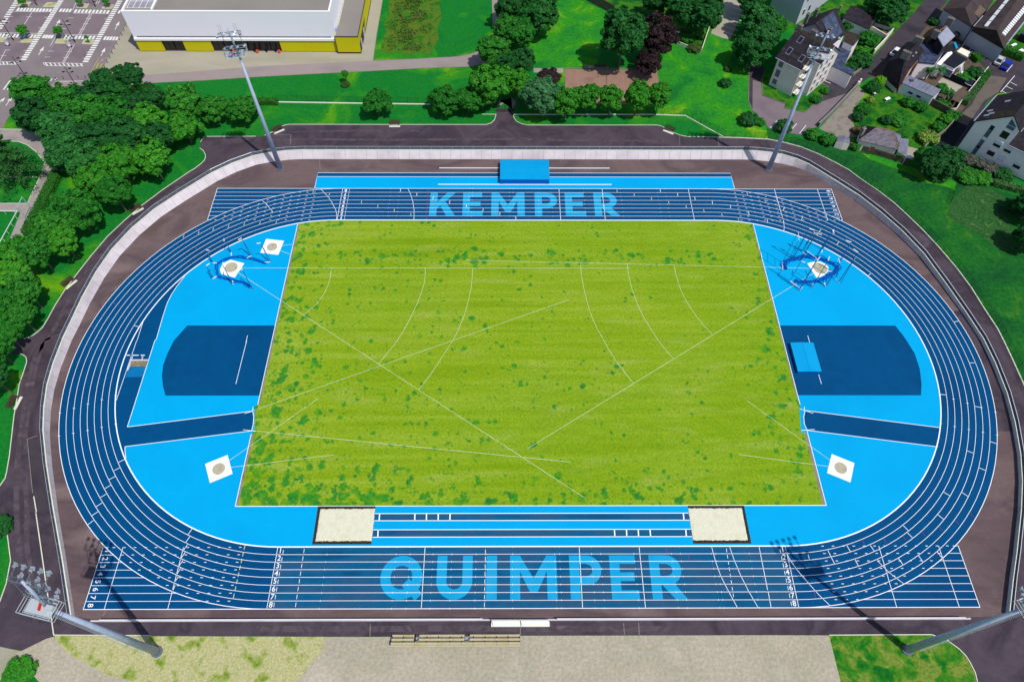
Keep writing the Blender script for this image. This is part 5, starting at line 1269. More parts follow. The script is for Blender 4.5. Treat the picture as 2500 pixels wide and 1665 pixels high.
for s in (-1, 1): MB().box((s * (x1 - .06), 0, h / 2 + .05), (.05, y1 - y0 - .12, h - .2)).build('side_panel', M['cover_side'], t)
wh = MB().box((0, 0, .1), (.3, .12, .2))
w0 = wh.build('wheel_block', M['galv_dark'], t)
for i, (x, y) in enumerate(((-5.2, -3.3), (5.2, -3.3), (-5.2, 3.2), (5.2, 3.2))): (w0 if i == 0 else dup(w0, t)).location = (x, y, 0)
t = thing('shelter_rail', 'pair of long white ground rails for the rolling shelter', 'rails', (0, 50, 0))
MB().box(((-20.25, 47.62)[0] / 2 + (20.10, 47.59)[0] / 2, 47.62 - 50, .06), ((20.10, 47.59)[0] - (-20.25, 47.62)[0], .22, .09)).build('rail', M['rail_white'], t)
MB().box(((-20.25, 47.62)[0] / 2 + (20.10, 47.59)[0] / 2, 53.05 - 50, .05), ((20.10, 47.59)[0] - (-20.25, 47.62)[0], .22, .09)).build('rail', M['rail_white'], t)
t = thing('mat_cover', 'bright blue box cover over the high jump mat', 'mat cover', (53.95, 0, 0))
MB().prism([(-2.22, -3.25), (2.22, -3.25), (2.22, 3.3), (-2.22, 3.3)], .05, .82).build('box_side', M['cover_side'], t)
mb = MB()
for ya_, yb_, za, zb in ((-3.3, 3.35, .86, .86),):
    mb.add([(-2.28, ya_, .83), (-.02, ya_, .96), (-.02, yb_, .96), (-2.28, yb_, .83)], [(0, 1, 2, 3)])
    mb.add([(.02, ya_, .96), (2.28, ya_, .83), (2.28, yb_, .83), (.02, yb_, .96)], [(0, 1, 2, 3)])
    mb.add([(-2.28, ya_, .83), (2.28, ya_, .83), (.02, ya_, .96), (-.02, ya_, .96)], [(0, 1, 2, 3)])
mb.build('lid', M['cover_light'], t)
MB().box((0, 0, .955), (.05, 6.6, .03)).build('lid_seam', M['cover_side'], t)
for s in (-1, 1):
    MB().box((s * 2.24, -1.6, .45), (.04, .5, .1)).box((s * 2.24, 1.6, .45), (.04, .5, .1)).build('handle', M['galv_dark'], t)
bx = Vector((-76.13, 0.42))
t = thing('steeple_barrier', 'white and blue striped steeplechase barrier before the water jump', 'barrier', (bx.x, bx.y, 0))
L_ = 3.5
for a, b, m_ in ((-1.75, -1.05, 'rail_white'), (-1.05, -.65, 'cover_side'), (-.65, .6, 'rail_white'), (.6, 1.02, 'cover_side'), (1.02, 1.75, 'rail_white')):
    MB().box(((a + b) / 2, 0, .85), (b - a, .16, .14)).build('beam', M[m_], t)
for x in (-1.0, 1.0): MB().box((x, 0, .41), (.1, .1, .76)).box((x, -.05, .08), (.12, .9, .08)).build('stand', M['rail_white'], t)


# ================================================================ BENCHES, BLEACHERS
def make_bench():
    t_ = thing('park_bench', 'bench', 'bench')
    MB().box((0, -.62, .03), (2.7, .55, .06)).build('footing', M['cream_kerb'], t_)
    mb_ = MB()
    for k in range(4): mb_.box((0, -.05 + .15 * k, .46), (2.6, .12, .05))
    mb_.build('seat', M['timber_dark'], t_)
    mb_ = MB()
    for k in range(3): mb_.box((0, .50 + .06 * k, .62 + .17 * k), (2.6, .05, .13), 0, 0, (-.3, 'X'))
    mb_.build('backrest', M['timber_dark'], t_)
    l0 = MB().box((0, .1, .22), (.1, .5, .44)).box((0, .52, .55), (.08, .08, .75)).build('leg', M['galv_dark'], t_)
    l0.location = (-1.0, 0, 0)
    l1 = dup(l0, t_); l1.location = (1.0, 0, 0)
    return t_


bench0 = make_bench(); used = []
for p, rz, lb in (((-60.71, 66.30), .62, 'dark wooden bench on the curved kerb behind the upper left mast'), ((-32.12, 68.39), 0, 'dark wooden bench in the middle of the straight northern kerb'), ((35.99, 66.36), -.55, 'dark wooden bench on the kerb slanting down right of the lime row'),
                  ((-87.72, 39.51), .78, 'dark wooden bench on the western kerb beside the bright green trees'), ((-95.62, 18.63), 1.0, 'dark wooden bench halfway down the western kerb'), ((-96.09, -9.47), 1.48, 'dark wooden bench on the lower western grass strip')):
    place(bench0, used, (p[0], p[1], 0), rz, lb, 'benches along the perimeter road')
t = thing('park_bench', 'concrete bench beside the clay court edge', 'bench', (*(20.81, 91.63), 0))
MB().box((0, 0, .45), (3.4, .8, .12)).build('seat', M['timber_dark'], t)
MB().box((-1.2, 0, .2), (.2, .6, .4)).box((1.2, 0, .2), (.2, .6, .4)).build('leg', M['concrete_pale'], t)
MB().box((-1.2, 0, .05), (6.5, 1.3, .1)).build('slab', M['concrete_pale'], t)

t = thing('bleachers', 'three tier wooden bleachers with two stair gaps', 'bleachers', (-12.0, -50.9, 0))
secs = ((-9.95, -6.5), (-5.75, 1.25), (2.05, 9.85))
for k in range(3):
    y, z = .55 - .62 * k, .45 + .38 * k
    for a, b in (secs if k < 2 else ((-9.95, 9.85),)):
        n_ = max(1, round((b - a) / 1.76))
        for i in range(n_):
            u0, u1 = a + (b - a) * i / n_, a + (b - a) * (i + 1) / n_
            MB().box(((u0 + u1) / 2, y, z), ((u1 - u0) - .03, .34, .07)).build('seat_plank', M['bench_wood'], t)
            MB().box(((u0 + u1) / 2, y - .31, z - .14), ((u1 - u0) - .03, .24, .06)).build('footboard', M['bench_riser'] if k < 2 else M['bench_wood'], t)
for a in (-6.12, 1.65):
    for k in range(2): MB().box((a, .25 - .62 * k, .28 + .38 * k), (.72, .30, .06)).build('stair_step', M['step_grey'], t)
for i in range(12):
    x = -9.9 + 19.7 * i / 11
    MB().add([(x - .04, .7, 0), (x + .04, .7, 0), (x + .04, .7, .4), (x - .04, .7, .4), (x - .04, -.85, 0), (x + .04, -.85, 0), (x + .04, -.85, 1.15), (x - .04, -.85, 1.15)], [(0, 1, 2, 3), (4, 7, 6, 5), (0, 4, 5, 1), (3, 2, 6, 7), (0, 3, 7, 4), (1, 5, 6, 2)]).build('frame', M['black_metal'], t)

# ================================================================ SPORTS HALL
t = thing('sports_hall', 'white sports hall with mustard yellow ground floor panels and grey flat roof', 'sports hall', (-77, 98, 0))
ZT = 11.2; xw, xe, yf, yb = -103.75, -50.1, 98.05, 150.0
mb = MB()      # upper white volume
mb.box(((xw + xe) / 2, (yf + yb) / 2, (4.05 + ZT) / 2), (xe - xw, yb - yf, ZT - 4.05))
mb.build('upper_wall', M['hall_white'], t, worldco=True)
MB().box(((xw + xe) / 2, (yf + yb) / 2, ZT + .02), (xe - xw - .9, yb - yf - .9, .04)).build('roof', M['hall_roof'], t, worldco=True)
pp = MB()
for c, s in ((((xw + xe) / 2, yf + .2, ZT + .2), (xe - xw + .1, .42, .4)), ((xw + .2, (yf + yb) / 2 + .22, ZT + .2), (.42, yb - yf - .42, .4)), ((xe - .2, (yf + yb) / 2 + .22, ZT + .2), (.42, yb - yf - .42, .4))): pp.box(c, s)
pp.build('parapet', M['hall_trim'], t, worldco=True)
MB().box((xw + 4.1, (yf + yb) / 2 + .5, ZT + .12), (6.4, yb - yf - 2.2, .10)).build('rooflight', M['glass_roof'], t, worldco=True)
gl = MB()
for k in range(5): gl.box((xw + 1.0 + 1.55 * k, (yf + yb) / 2 + .5, ZT + .19), (.09, yb - yf - 2.2, .06))
for k in range(16): gl.box((xw + 4.1, yf + 1.6 + 3.2 * k, ZT + .185), (6.4, .12, .05))
gl.build('glazing_bar', M['hall_trim'], t, worldco=True)
MB().box((xw + 7.6, (yf + yb) / 2 + .3, ZT + .2), (.35, yb - yf - 1.0, .36)).build('roof_kerb', M['hall_trim'], t, worldco=True)
MB().box(((xw + xe) / 2, yf - .06, 4.42), (xe - xw - 2.0, .06, .16)).build('black_strip', M['black_metal'], t, worldco=True)  # thin black strip along the foot of the white wall
MB().box(((xw + xe) / 2, yf - .1, 3.72), (xe - xw, .5, .62)).build('fascia', M['hall_trim'], t, worldco=True)
MB().box(((xw + xe) / 2, yf + 8, 1.72), (xe - xw - .6, 14.6, 3.42)).build('ground_floor', M['hall_dark'], t, worldco=True)
for xa, xb in ((-103.7, -97.0), (-91.2, -83.8), (-65.3, -50.15)): MB().box(((xa + xb) / 2, yf + .15, 1.78), (xb - xa, .5, 3.2)).build('yellow_panel', M['hall_yellow'], t, worldco=True)
MB().box(((xw + xe) / 2, yf + .35, .09), (xe - xw, .3, .16)).build('plinth', M['hall_plinth'], t, worldco=True)
MB().add([(xw + .02, yf + .2, 0), (xw + .02, yf + 12, 0), (xw + .02, yf + 12, 3.4), (xw + .02, yf + .2, 3.4), (xw - 1.6, yf + 3.0, 0), (xw - 1.6, yf + 3.0, .05)], [(0, 1, 2, 3), (0, 3, 5, 4)]).build('west_wall', M['hall_plinth'], t, worldco=True)
xs = [-96.9, -94.0, -91.3, -83.7, -80.6, -77.4, -74.2, -71.0, -68.2, -65.4]
for i, (xa, xb) in enumerate(zip(xs[:-1], xs[1:])):
    if i == 2: continue
    w = MB().box(((xa + xb) / 2, yf + .52, 1.75), (xb - xa - .14, .12, 3.2)).build('window', M['black_metal'], t, worldco=True)
    MB().box(((xa + xb) / 2 - (xb - xa) * .23, yf + .44, 1.72), ((xb - xa) * .42, .05, 2.7)).box(((xa + xb) / 2 + (xb - xa) * .23, yf + .44, 1.72), ((xb - xa) * .42, .05, 2.7)).build('pane', M['glass_dark'], w, worldco=True)
for x in (-78.9, -75.8, -72.6, -69.4, -66.9): MB().box((x, yf - .25, .9), (.14, .5, 1.8)).build('door_fin', M['black_metal'], t, worldco=True)
# lower eastern wing
ex0, ex1, ZE = -50.05, -43.85, 4.95
MB().box(((ex0 + ex1) / 2, (97.3 + yb) / 2, ZE / 2 + .2), (ex1 - ex0, yb - 97.3, ZE - .4)).build('wing_wall', M['hall_yellow'], t, worldco=True)
MB().box(((ex0 + ex1) / 2 + .02, (97.3 + yb) / 2, .16), (ex1 - ex0 + .06, yb - 97.3 + .06, .3)).build('wing_plinth', M['black_metal'], t, worldco=True)
MB().box(((ex0 + ex1) / 2, (97.3 + yb) / 2, ZE + .03), (ex1 - ex0 - .3, yb - 97.3 - .3, .05)).build('wing_roof', M['hall_roof'], t, worldco=True)
tr = MB()
tr.box(((ex0 + ex1) / 2, 97.3 + .02, ZE + .02), (ex1 - ex0 + .1, .16, .22)).box((ex1 - .02, (97.5 + yb) / 2, ZE + .02), (.16, yb - 97.5, .22)).box((ex0 + .02, 97.24, 2.3), (.16, .1, 4.6))
tr.build('wing_trim', M['hall_plinth'], t, worldco=True)
MB().add([(ex1 + .06, 97.5, .1), (ex1 + .06, 104.6, .1), (ex1 + .06, 109.5, 2.9), (ex1 + .06, 104.0, 3.0), (ex1 + .06, 98.0, 2.6)], [(0, 1, 2, 3, 4)]).build('grey_panel', M['hall_plinth'], t, worldco=True)
MB().box((ex1 + .1, 100.1, 1.3), (.1, 1.2, 2.4)).box((ex1 + .1, 105.0, 1.3), (.1, 1.2, 2.4)).build('side_door', M['galv_light'], t, worldco=True)
ld = MB()
for k in range(30): ld.box((xe + .32, 100.9 + .62 * k, ZE + .95 + .1 * 0), (.95, .10, .06))
for s in (-.5, .5): ld.box((xe + .32 + s, 110.0, ZE + 1.0), (.05, 18.4, .08))
ld.build('louvre_screen', M['hall_trim'], t, worldco=True)
MB().box((xe + .35, 99.9, ZE + .55), (.8, 1.0, 1.0)).build('roof_box', M['galv'], t, worldco=True)
for i, x in enumerate((-78.2, -71.8, -65.9)):
    t2 = thing('ash_bin', 'small red bin before the dark glazed entrances of the hall', 'bin', (x, 97.4, 0), 0, 'red bins before the hall doors')
    MB().tube((0, 0, 0), (0, 0, .85), .26, .3, 12).build('body', M['orange_red'], t2)
    MB().tube((0, 0, .85), (0, 0, .95), .33, .25, 12).build('lid', M['red_paint'], t2)


# ================================================================ CAR PARK FURNITURE
def make_lamp():
    t_ = thing('street_lamp', 'lamp', 'street lamp')
    MB().tube((0, 0, 0), (0, 0, 6.8), .11, .06, 10).build('pole', M['black_metal'], t_)
    MB().tube((0, 0, 0), (0, 0, .7), .15, .15, 10).build('base', M['black_metal'], t_)
    h = MB().tube((0, 0, 0), (.75, 0, .12), .03, n=6).box((.95, 0, .14), (.6, .34, .14)).build('lamp_head', M['black_metal'], t_)
    h.location = (0, 0, 5.9)
    for z, rz, s in ((5.2, PI, 1), (4.8, .2, 1), (2.0, PI, .8)):
        d = dup(h, t_, (0, 0, z), rz); d.scale = (s, s, s)
    return t_


lamp0 = make_lamp(); used = []
for p, rz, lb in (((-139.88, 102.78), .3, 'dark lamp post at the left edge of the car park'), ((-122.81, 102.12), .2, 'dark lamp post between the two lower parking fields'), ((-139.78, 119.74), .4, 'dark lamp post cut by the top edge, left of the two'), ((-122.71, 119.04), .2, 'dark lamp post cut by the top edge, near the hall'), ((-129.66, 85.81), .5, 'dark lamp post rising behind the leftmost tall tree'), ((-115.15, 81.87), .2, 'dark lamp post on the footpath above the wood')):
    place(lamp0, used, (p[0], p[1], 0), rz, lb, 'lamp posts of the car park')
bol0 = thing('bollard', 'thin dark bollard on the border of the forecourt and the car park', 'bollard', (0, 0, 0))
MB().tube((0, 0, 0), (0, 0, 1.1), .06, .06, 8).build('post', M['black_metal'], bol0)
MB().tube((0, 0, 1.1), (0, 0, 1.16), .075, .05, 8).build('cap', M['galv_light'], bol0)
used = []
for p in ((-110.85, 109.20), (-110.83, 107.17), (-110.84, 105.08), (-110.84, 102.99), (-110.89, 100.94), (-110.93, 98.95), (-110.91, 96.88), (-110.91, 94.86), (-110.95, 92.81), (-110.94, 90.71)):
    place(bol0, used, (p[0], p[1], 0), 0, 'thin dark bollard on the border of the forecourt and the car park', 'bollards beside the forecourt')
for p in ((-121.94, 85.48), (-120.27, 85.97), (-116.54, 86.34), (-114.66, 86.41), (-123.80, 84.41)):
    place(bol0, used, (p[0], p[1], 0), 0, 'thin dark bollard on the kerb between the zebra crossing and the bus bay', 'bollards beside the zebra crossing')
for p, lb in (((-140.58, 100.56), 'white and purple round hooded bin on dark feet at the left edge'), ((-123.57, 99.98), 'white and purple round hooded bin on dark feet beside the double line')):
    t = thing('recycling_bin', lb, 'bin', (p[0], p[1], 0), 0, 'hooded bins in the car park')
    MB().tube((0, 0, .25), (0, 0, 1.1), .42, .5, 12).build('body', M['hall_white'], t)
    MB().tube((0, 0, 1.1), (0, 0, 1.6), .52, .25, 12).build('hood', mat('hood_purple', ['#6a4a7a', '#d8d0dc'], 2.0, 2, .6), t)
    f0 = MB().box((0, 0, .13), (.3, .6, .26)).build('foot', M['black_metal'], t); f0.location = (-.38, 0, 0)
    dup(f0, t, (.38, 0, 0))


# ================================================================ HOUSES OF THE VILLAGE
def roofed(name, label, cat, verts, faces, loop, wall, roof, inset=.25, thick=.18, roof_name='roof', wall_name='wall'):
    """house from its roof: verts (x,y,z), roof faces, outer loop; walls drop from the loop to the ground"""
    cx = sum(verts[i][0] for i in loop) / len(loop); cy = sum(verts[i][1] for i in loop) / len(loop)
    t_ = thing(name, label, cat, (cx, cy, 0))
    lv = [(v[0] - cx, v[1] - cy, v[2]) for v in verts]
    mb_ = MB()
    n_ = len(lv)
    a_ = sum(lv[loop[i]][0] * lv[loop[(i + 1) % len(loop)]][1] - lv[loop[(i + 1) % len(loop)]][0] * lv[loop[i]][1] for i in range(len(loop)))
    lp = loop if a_ > 0 else list(reversed(loop))
    mb_.v = lv + [(x, y, z - thick) for x, y, z in lv]
    mb_.f = [list(f_) for f_ in faces] + [[i + n_ for i in reversed(f_)] for f_ in faces] + [[lp[i] + n_, lp[(i + 1) % len(lp)] + n_, lp[(i + 1) % len(lp)], lp[i]] for i in range(len(lp))]
    mb_.m = [0] * len(mb_.f)
    ro = mb_.build(roof_name, roof, t_)
    w_ = MB()
    P_ = []
    for k, i in enumerate(lp):
        p = Vector(lv[i][:2]); a = Vector(lv[lp[k - 1]][:2]); b = Vector(lv[lp[(k + 1) % len(lp)]][:2])
        d1, d2 = (p - a).normalized(), (b - p).normalized()
        n1, n2 = Vector((-d1.y, d1.x)), Vector((-d2.y, d2.x))
        m_ = (n1 + n2); m_ = m_ / max(m_.length_squared / 2, .4)
        q = p + m_ * inset
        P_.append((q.x, q.y, lv[i][2] - thick * .5))
    k = len(P_)
    w_.v = [(p[0], p[1], 0) for p in P_] + P_
    w_.f = [[i, (i + 1) % k, k + (i + 1) % k, k + i] for i in range(k)]
    w_.m = [0] * k
    w_.build(wall_name, wall, t_)
    return t_, ro


def on_roof(parent, name, pts, z_off, m_, h=.08):
    """flat panel lying on a roof: pts (x,y,z) world"""
    mb_ = MB()
    up = [(p[0], p[1], p[2] + z_off + h) for p in pts]; dn = [(p[0], p[1], p[2] - .15) for p in pts]
    n_ = len(pts)
    a_ = sum(pts[i][0] * pts[(i + 1) % n_][1] - pts[(i + 1) % n_][0] * pts[i][1] for i in range(n_))
    if a_ < 0: up.reverse(); dn.reverse()
    mb_.v = up + dn; mb_.f = [list(range(n_))] + [[n_ + i, n_ + (i + 1) % n_, (i + 1) % n_, i] for i in range(n_)]; mb_.m = [0] * len(mb_.f)
    return mb_.build(name, m_, parent, worldco=True)


def wall_window(parent, P0, ang, u0, u1, z0, z1, frame, pane, out=.06, name='window', shade=0.0, shade_m=None):
    U = Vector((math.cos(ang), math.sin(ang), 0)); N_ = Vector((U.y, -U.x, 0))
    P0 = Vector((P0[0], P0[1], 0))
    c = P0 + U * ((u0 + u1) / 2) + Vector((0, 0, (z0 + z1) / 2))
    w = MB().box(c + N_ * out / 2, (u1 - u0 + .16, out, z1 - z0 + .16), ang).build(name, frame, parent, worldco=True)
    zt = z1 - (z1 - z0) * shade
    MB().box(c * 1.0 + Vector((0, 0, (z0 + zt) / 2 - (z0 + z1) / 2)) + N_ * (out + .012), (u1 - u0, .03, zt - z0), ang).build('pane', pane, w, worldco=True)
    if shade > 0:
        MB().box(c + Vector((0, 0, (zt + z1) / 2 - (z0 + z1) / 2)) + N_ * (out + .016), (u1 - u0, .03, z1 - zt - .02), ang).build('shutter', shade_m or frame, w, worldco=True)
    return w


def chimney(parent, p, z0, z1, ang, s=(1.4, .6)):
    c = MB().box((p[0], p[1], (z0 + z1) / 2), (s[0], s[1], z1 - z0), ang).build('chimney', M['chimney'], parent, worldco=True)
    m_ = MB(); U = Vector((math.cos(ang), math.sin(ang)))
    m_.box((p[0], p[1], z1 + .06), (s[0] + .15, s[1] + .15, .12), ang)
    for k in (-1, 0, 1):
        q = Vector(p) + U * k * s[0] * .3; m_.tube((q.x, q.y, z1 + .1), (q.x, q.y, z1 + .42), .12, n=8)
    m_.build('chimney_cap', M['concrete_pale'], c, worldco=True)


X3 = lambda p, z: (p[0], p[1], z)

# --- apartment block with slate roof and recessed balconies
P0 = Vector((64.39, 84.46)); AN = R(-44.7)
U = Vector((math.cos(AN), math.sin(AN))); V = Vector((-U.y, U.x))
uv = lambda u, v, z: (*(P0 + U * u + V * v), z)
t = thing('apartment_block', 'pale apartment block with dark slate roof, skylights and stacked balconies', 'apartment block', (*P0, 0))
w = MB()
fp = [(0, 0), (6.6, 0), (6.6, 2.7), (9.6, 2.7), (9.6, 13), (0, 13)]
zt = lambda v: 8.2 + .70 * v if v < 6.5 else 8.2 + .70 * (13 - v)
for i in range(len(fp)):
    a, b = fp[i], fp[(i + 1) % len(fp)]
    vs_ = [a]
    if (a[1] < 6.5 < b[1]) or (b[1] < 6.5 < a[1]): vs_.append((a[0] + (b[0] - a[0]) * .5, 6.5))
    vs_.append(b)
    for p, q in zip(vs_[:-1], vs_[1:]):
        w.add([uv(*p, 0), uv(*q, 0), uv(*q, zt(q[1]) - .1), uv(*p, zt(p[1]) - .1)], [(0, 1, 2, 3)])
w.build('wall', M['house_cream'], t, worldco=True)
r_ = MB()
zr = lambda v: zt(v) + .05
for q in ([(-.5, -.5), (6.9, -.5), (6.9, 6.5), (-.5, 6.5)], [(6.9, 2.2), (10.1, 2.2), (10.1, 6.5), (6.9, 6.5)], [(-.5, 6.5), (10.1, 6.5), (10.1, 13.4), (-.5, 13.4)]):
    r_.add([uv(*p, zr(p[1]) + .12) for p in q] + [uv(*p, zr(p[1]) - .10) for p in q], [(0, 1, 2, 3), (7, 6, 5, 4), (0, 4, 5, 1), (1, 5, 6, 2), (2, 6, 7, 3), (3, 7, 4, 0)])
rf = r_.build('roof', M['slate'], t, worldco=True)
on_roof(rf, 'ridge_lichen', [uv(-.5, 5.6, zr(5.6)), uv(10.1, 5.6, zr(5.6)), uv(10.1, 6.5, zr(6.5)), uv(-.5, 6.5, zr(6.5))], .07, M['slate_lichen'], .075)
gt = MB()
gt.tube(uv(-.5, -.55, zr(-.5)), uv(6.9, -.55, zr(-.5)), .09); gt.tube(uv(6.95, 2.15, zr(2.2)), uv(10.1, 2.15, zr(2.2)), .09); gt.tube(uv(10.15, 2.2, zr(2.2) + .1), uv(10.15, 6.5, zr(6.5) + .1), .08)
gt.build('gutter', M['zinc_white'], t, worldco=True)
for u, v in ((2.0, 4.6), (1.4, 1.7), (5.2, 1.5)):
    f_ = on_roof(rf, 'skylight', [uv(u - .6, v - .75, zr(v - .75)), uv(u + .6, v - .75, zr(v - .75)), uv(u + .6, v + .75, zr(v + .75)), uv(u - .6, v + .75, zr(v + .75))], .1, M['zinc'], .13)
    on_roof(f_, 'pane', [uv(u - .48, v - .6, zr(v - .6)), uv(u + .48, v - .6, zr(v - .6)), uv(u + .48, v + .6, zr(v + .6)), uv(u - .48, v + .6, zr(v + .6))], .13, M['glass_dark'], .13)
for z0, z1 in ((.95, 2.2), (3.1, 4.9), (5.9, 7.2)): wall_window(t, P0, AN, .75, 1.75, z0, z1, M['brick_trim'], M['glass_blue'])
# balconies in the notch
for k in range(4):
    z = .9 + 2.35 * k
    b_ = MB(); b_.prism([(P0 + U * 6.62 + V * .25)[:], (P0 + U * 7.9 + V * .25)[:], (P0 + U * 7.9 + V * 2.66)[:], (P0 + U * 6.62 + V * 2.66)[:]], z - .12, z)
    b0 = b_.build('balcony', M['cream'], t, worldco=True)
    rr_ = MB()
    for zz in (.35, .7, 1.0): rr_.path([uv(6.65, .3, z + zz), uv(7.85, .3, z + zz), uv(7.85, 2.6, z + zz)], .04, 5)
    rr_.build('balustrade', M['hall_trim'], b0, worldco=True)
    MB().add([uv(6.9, 2.62, z), uv(7.7, 2.62, z), uv(7.7, 2.62, z + 2), uv(6.9, 2.62, z + 2)], [(0, 1, 2, 3)]).build('balcony_door', M['glass_dark'], b0, worldco=True)
for k in range(4):
    for v in (4.2, 7.0, 9.6): wall_window(t, P0 + U * 9.6, AN + PI / 2, v - .5, v + .5, .9 + 2.2 * k, 2.2 + 2.2 * k, M['hall_trim'], M['glass_blue'])
for u, v in ((-.6, 6.5), (3.2, 6.8)): chimney(t, (P0 + U * (u + .6) + V * v)[:], 11.5, 13.9, AN, (1.3, .6))
# rear wing of the same block
wv = [uv(-3.2, 12.0, 8.6), uv(1.8, 11.0, 13.2), uv(7.2, 12.0, 8.6), uv(7.2, 20.5, 8.6), uv(2.0, 20.5, 13.2), uv(-3.2, 20.5, 8.6)]
w = MB()
w.add([uv(-2.9, 12.3, 0), uv(6.9, 12.3, 0), uv(6.9, 20.2, 0), uv(-2.9, 20.2, 0), uv(-2.9, 12.3, 8.4), uv(6.9, 12.3, 8.4), uv(6.9, 20.2, 8.4), uv(-2.9, 20.2, 8.4), uv(2, 12.3, 12.9), uv(2, 20.2, 12.9)], [(0, 1, 5, 8, 4), (1, 2, 6, 5), (2, 3, 7, 9, 6), (3, 0, 4, 7)])
w.build('rear_wall', M['house_white'], t, worldco=True)
w = MB(); n_ = len(wv); w.v = wv + [(x, y, z - .2) for x, y, z in wv]
w.f = [[0, 1, 4, 5], [1, 2, 3, 4], [11, 10, 7, 6], [10, 9, 8, 7], [5, 11, 6, 0], [2, 8, 9, 3], [0, 6, 7, 1], [1, 7, 8, 2], [3, 9, 10, 4], [4, 10, 11, 5]]; w.m = [0] * len(w.f)
rw = w.build('rear_roof', M['slate'], t, worldco=True)
on_roof(rw, 'roof_band', [uv(2.2, 13.5, 12.9), uv(6.6, 13.5, 9.1), uv(6.6, 19, 9.1), uv(2.2, 19, 12.9)], .08, M['zinc_dark'], .1)
for u, v in ((-2.0, 14.5), (-1.5, 18.0), (5.2, 13.0)): chimney(t, uv(u, v, 0)[:2], 9.0, 12.4, AN, (.8, .6))
# annex on the street side
an = [X3(p, 4.2) for p in [(82.20, 94.58), (85.68, 96.99), (87.93, 95.08), (83.23, 86.68), (85.50, 84.66), (84.05, 82.43), (81.54, 85.09), (79.32, 86.89)]]
roofed('annex', 'low annex with blue grey metal roof beside the apartment block', 'annex', an, [list(range(8))], list(range(8)), M['house_white'], M['zinc_dark'], .2)
an = [X3(p, 6.2) for p in [(84.13, 94.21), (86.30, 92.19), (89.64, 96.48), (86.07, 98.79)]]
roofed('annex', 'dark roofed annex with white side wall on the street', 'annex', an, [[0, 1, 2, 3]], [0, 1, 2, 3], M['house_white'], M['slate_lichen'], .25)
vv = [X3((83.29, 86.91), 4.0), X3((88.02, 95.08), 4.0), X3((89.70, 96.48), 6)]

# --- grey house cut by the top edge
vv = [X3((61.93, 93.51), 9.0), X3((67.76, 94.01), 9.0), X3((75.10, 101.32), 9.0), X3((74.99, 108.15), 9.0), X3((68.78, 109.15), 9.0)]
t, ro = roofed('grey_house', 'plain grey walled house cut by the top edge above the apartment block', 'house',
               [(70.6, 117.4, 11.5), (77.6, 110.8, 11.5), (91.0, 124.0, 11.5), (84.0, 131.0, 11.5), (74.1, 114.1, 15.0), (87.5, 127.5, 15.0)], [[0, 4, 5, 3], [4, 1, 2, 5]], [0, 4, 1, 2, 5, 3], M['house_grey'], M['slate'], .3)
wall_window(t, (77.4, 111.0), R(45), 2, 3.2, 2, 3.6, M['hall_trim'], M['glass_dark']); wall_window(t, (77.4, 111.0), R(45), 5, 6.2, 2, 3.6, M['hall_trim'], M['glass_dark'])
wall_window(t, (77.4, 111.0), R(45), 2, 3.2, 6, 7.6, M['hall_trim'], M['glass_dark']); wall_window(t, (77.4, 111.0), R(45), 5, 6.2, 6, 7.6, M['hall_trim'], M['glass_dark'])

# --- garage
g_ = [X3(p, 3.0) for p in [(89.51, 109.84), (95.10, 104.39), (99.12, 111.30), (93.45, 115.95)]]
t, ro = roofed('garage', 'long garage with plain dark slate roof and white end wall', 'garage', g_, [[0, 1, 2, 3]], [0, 1, 2, 3], M['house_white'], M['slate'], .2)
wall_window(t, (97.6, 108.8), R(50), .8, 3.4, .1, 2.2, M['hall_trim'], M['house_grey'], name='garage_door')
MB().box((92.0, 118.3, .7), (.5, .5, 1.4), .4).build('vent_stack', M['chimney'], t, worldco=True)
t = thing('garden_terrace', 'red tiled terrace with pale low walls beside the garage', 'terrace', (*(101.33, 108.16), 0))
MB().prism([(99.71, 109.97), (102.64, 106.89), (101.57, 105.86), (99.41, 108.41)], .02, .12).build('paving', M['slab_red'], t, worldco=True)
mb = MB()
mb.kerb([(98.18, 108.92), (101.11, 104.85), (104.02, 107.92)], .35, 0, 1.1); mb.kerb([(99.63, 110.75), (103.56, 108.43)], .3, 0, .9)
mb.build('wall', M['house_cream'], t, worldco=True)
t = thing('garden_wall', 'pale garden wall along the street below the annex gardens', 'wall', (*(97.44, 100.09), 0))
MB().kerb([(103.98, 107.76), (99.98, 102.58), (95.46, 97.40)], .3, 0, 1.5).build('wall_body', M['house_cream'], t, worldco=True)
MB().kerb([(93.43, 94.98), (90.26, 90.49), (87.37, 87.94), (85.36, 89.64)], .3, 0, .9).build('lower_wall', M['concrete_pale'], t, worldco=True)

# --- long row house
v5 = [X3((94.21, 86.45), 1.6), X3((96.46, 80.31), 1.6), X3((99.22, 84.33), 4.5), X3((105.84, 92.05), 4.5), X3((102.31, 96.31), 4.5), X3((94.79, 88.07), 4.5), X3((96.69, 85.07), 8.0), X3((102.03, 91.27), 8.0)]
t, ro = roofed('row_house', 'long dark slate house with hipped end and two wide chimneys by the street', 'house', v5, [[0, 1, 6], [1, 2, 6], [0, 6, 5], [2, 3, 7, 6], [5, 6, 7, 4]], [0, 1, 2, 3, 7, 4, 5], M['house_cream'], M['slate'], .3)
for p in ((96.69, 85.07), (101.79, 91.13)): chimney(t, p, 7.2, 9.2, R(-42), (2.0, .6))
for p in ((98.65, 86.18), (100.11, 87.68), (101.40, 89.07)):
    q = Vector(p)
    on_roof(ro, 'skylight', [(q.x - .25, q.y - .5, 6.35), (q.x + .45, q.y - .1, 6.15), (q.x + .25, q.y + .5, 6.15), (q.x - .45, q.y + .1, 6.35)], .12, M['zinc_white'], .14)
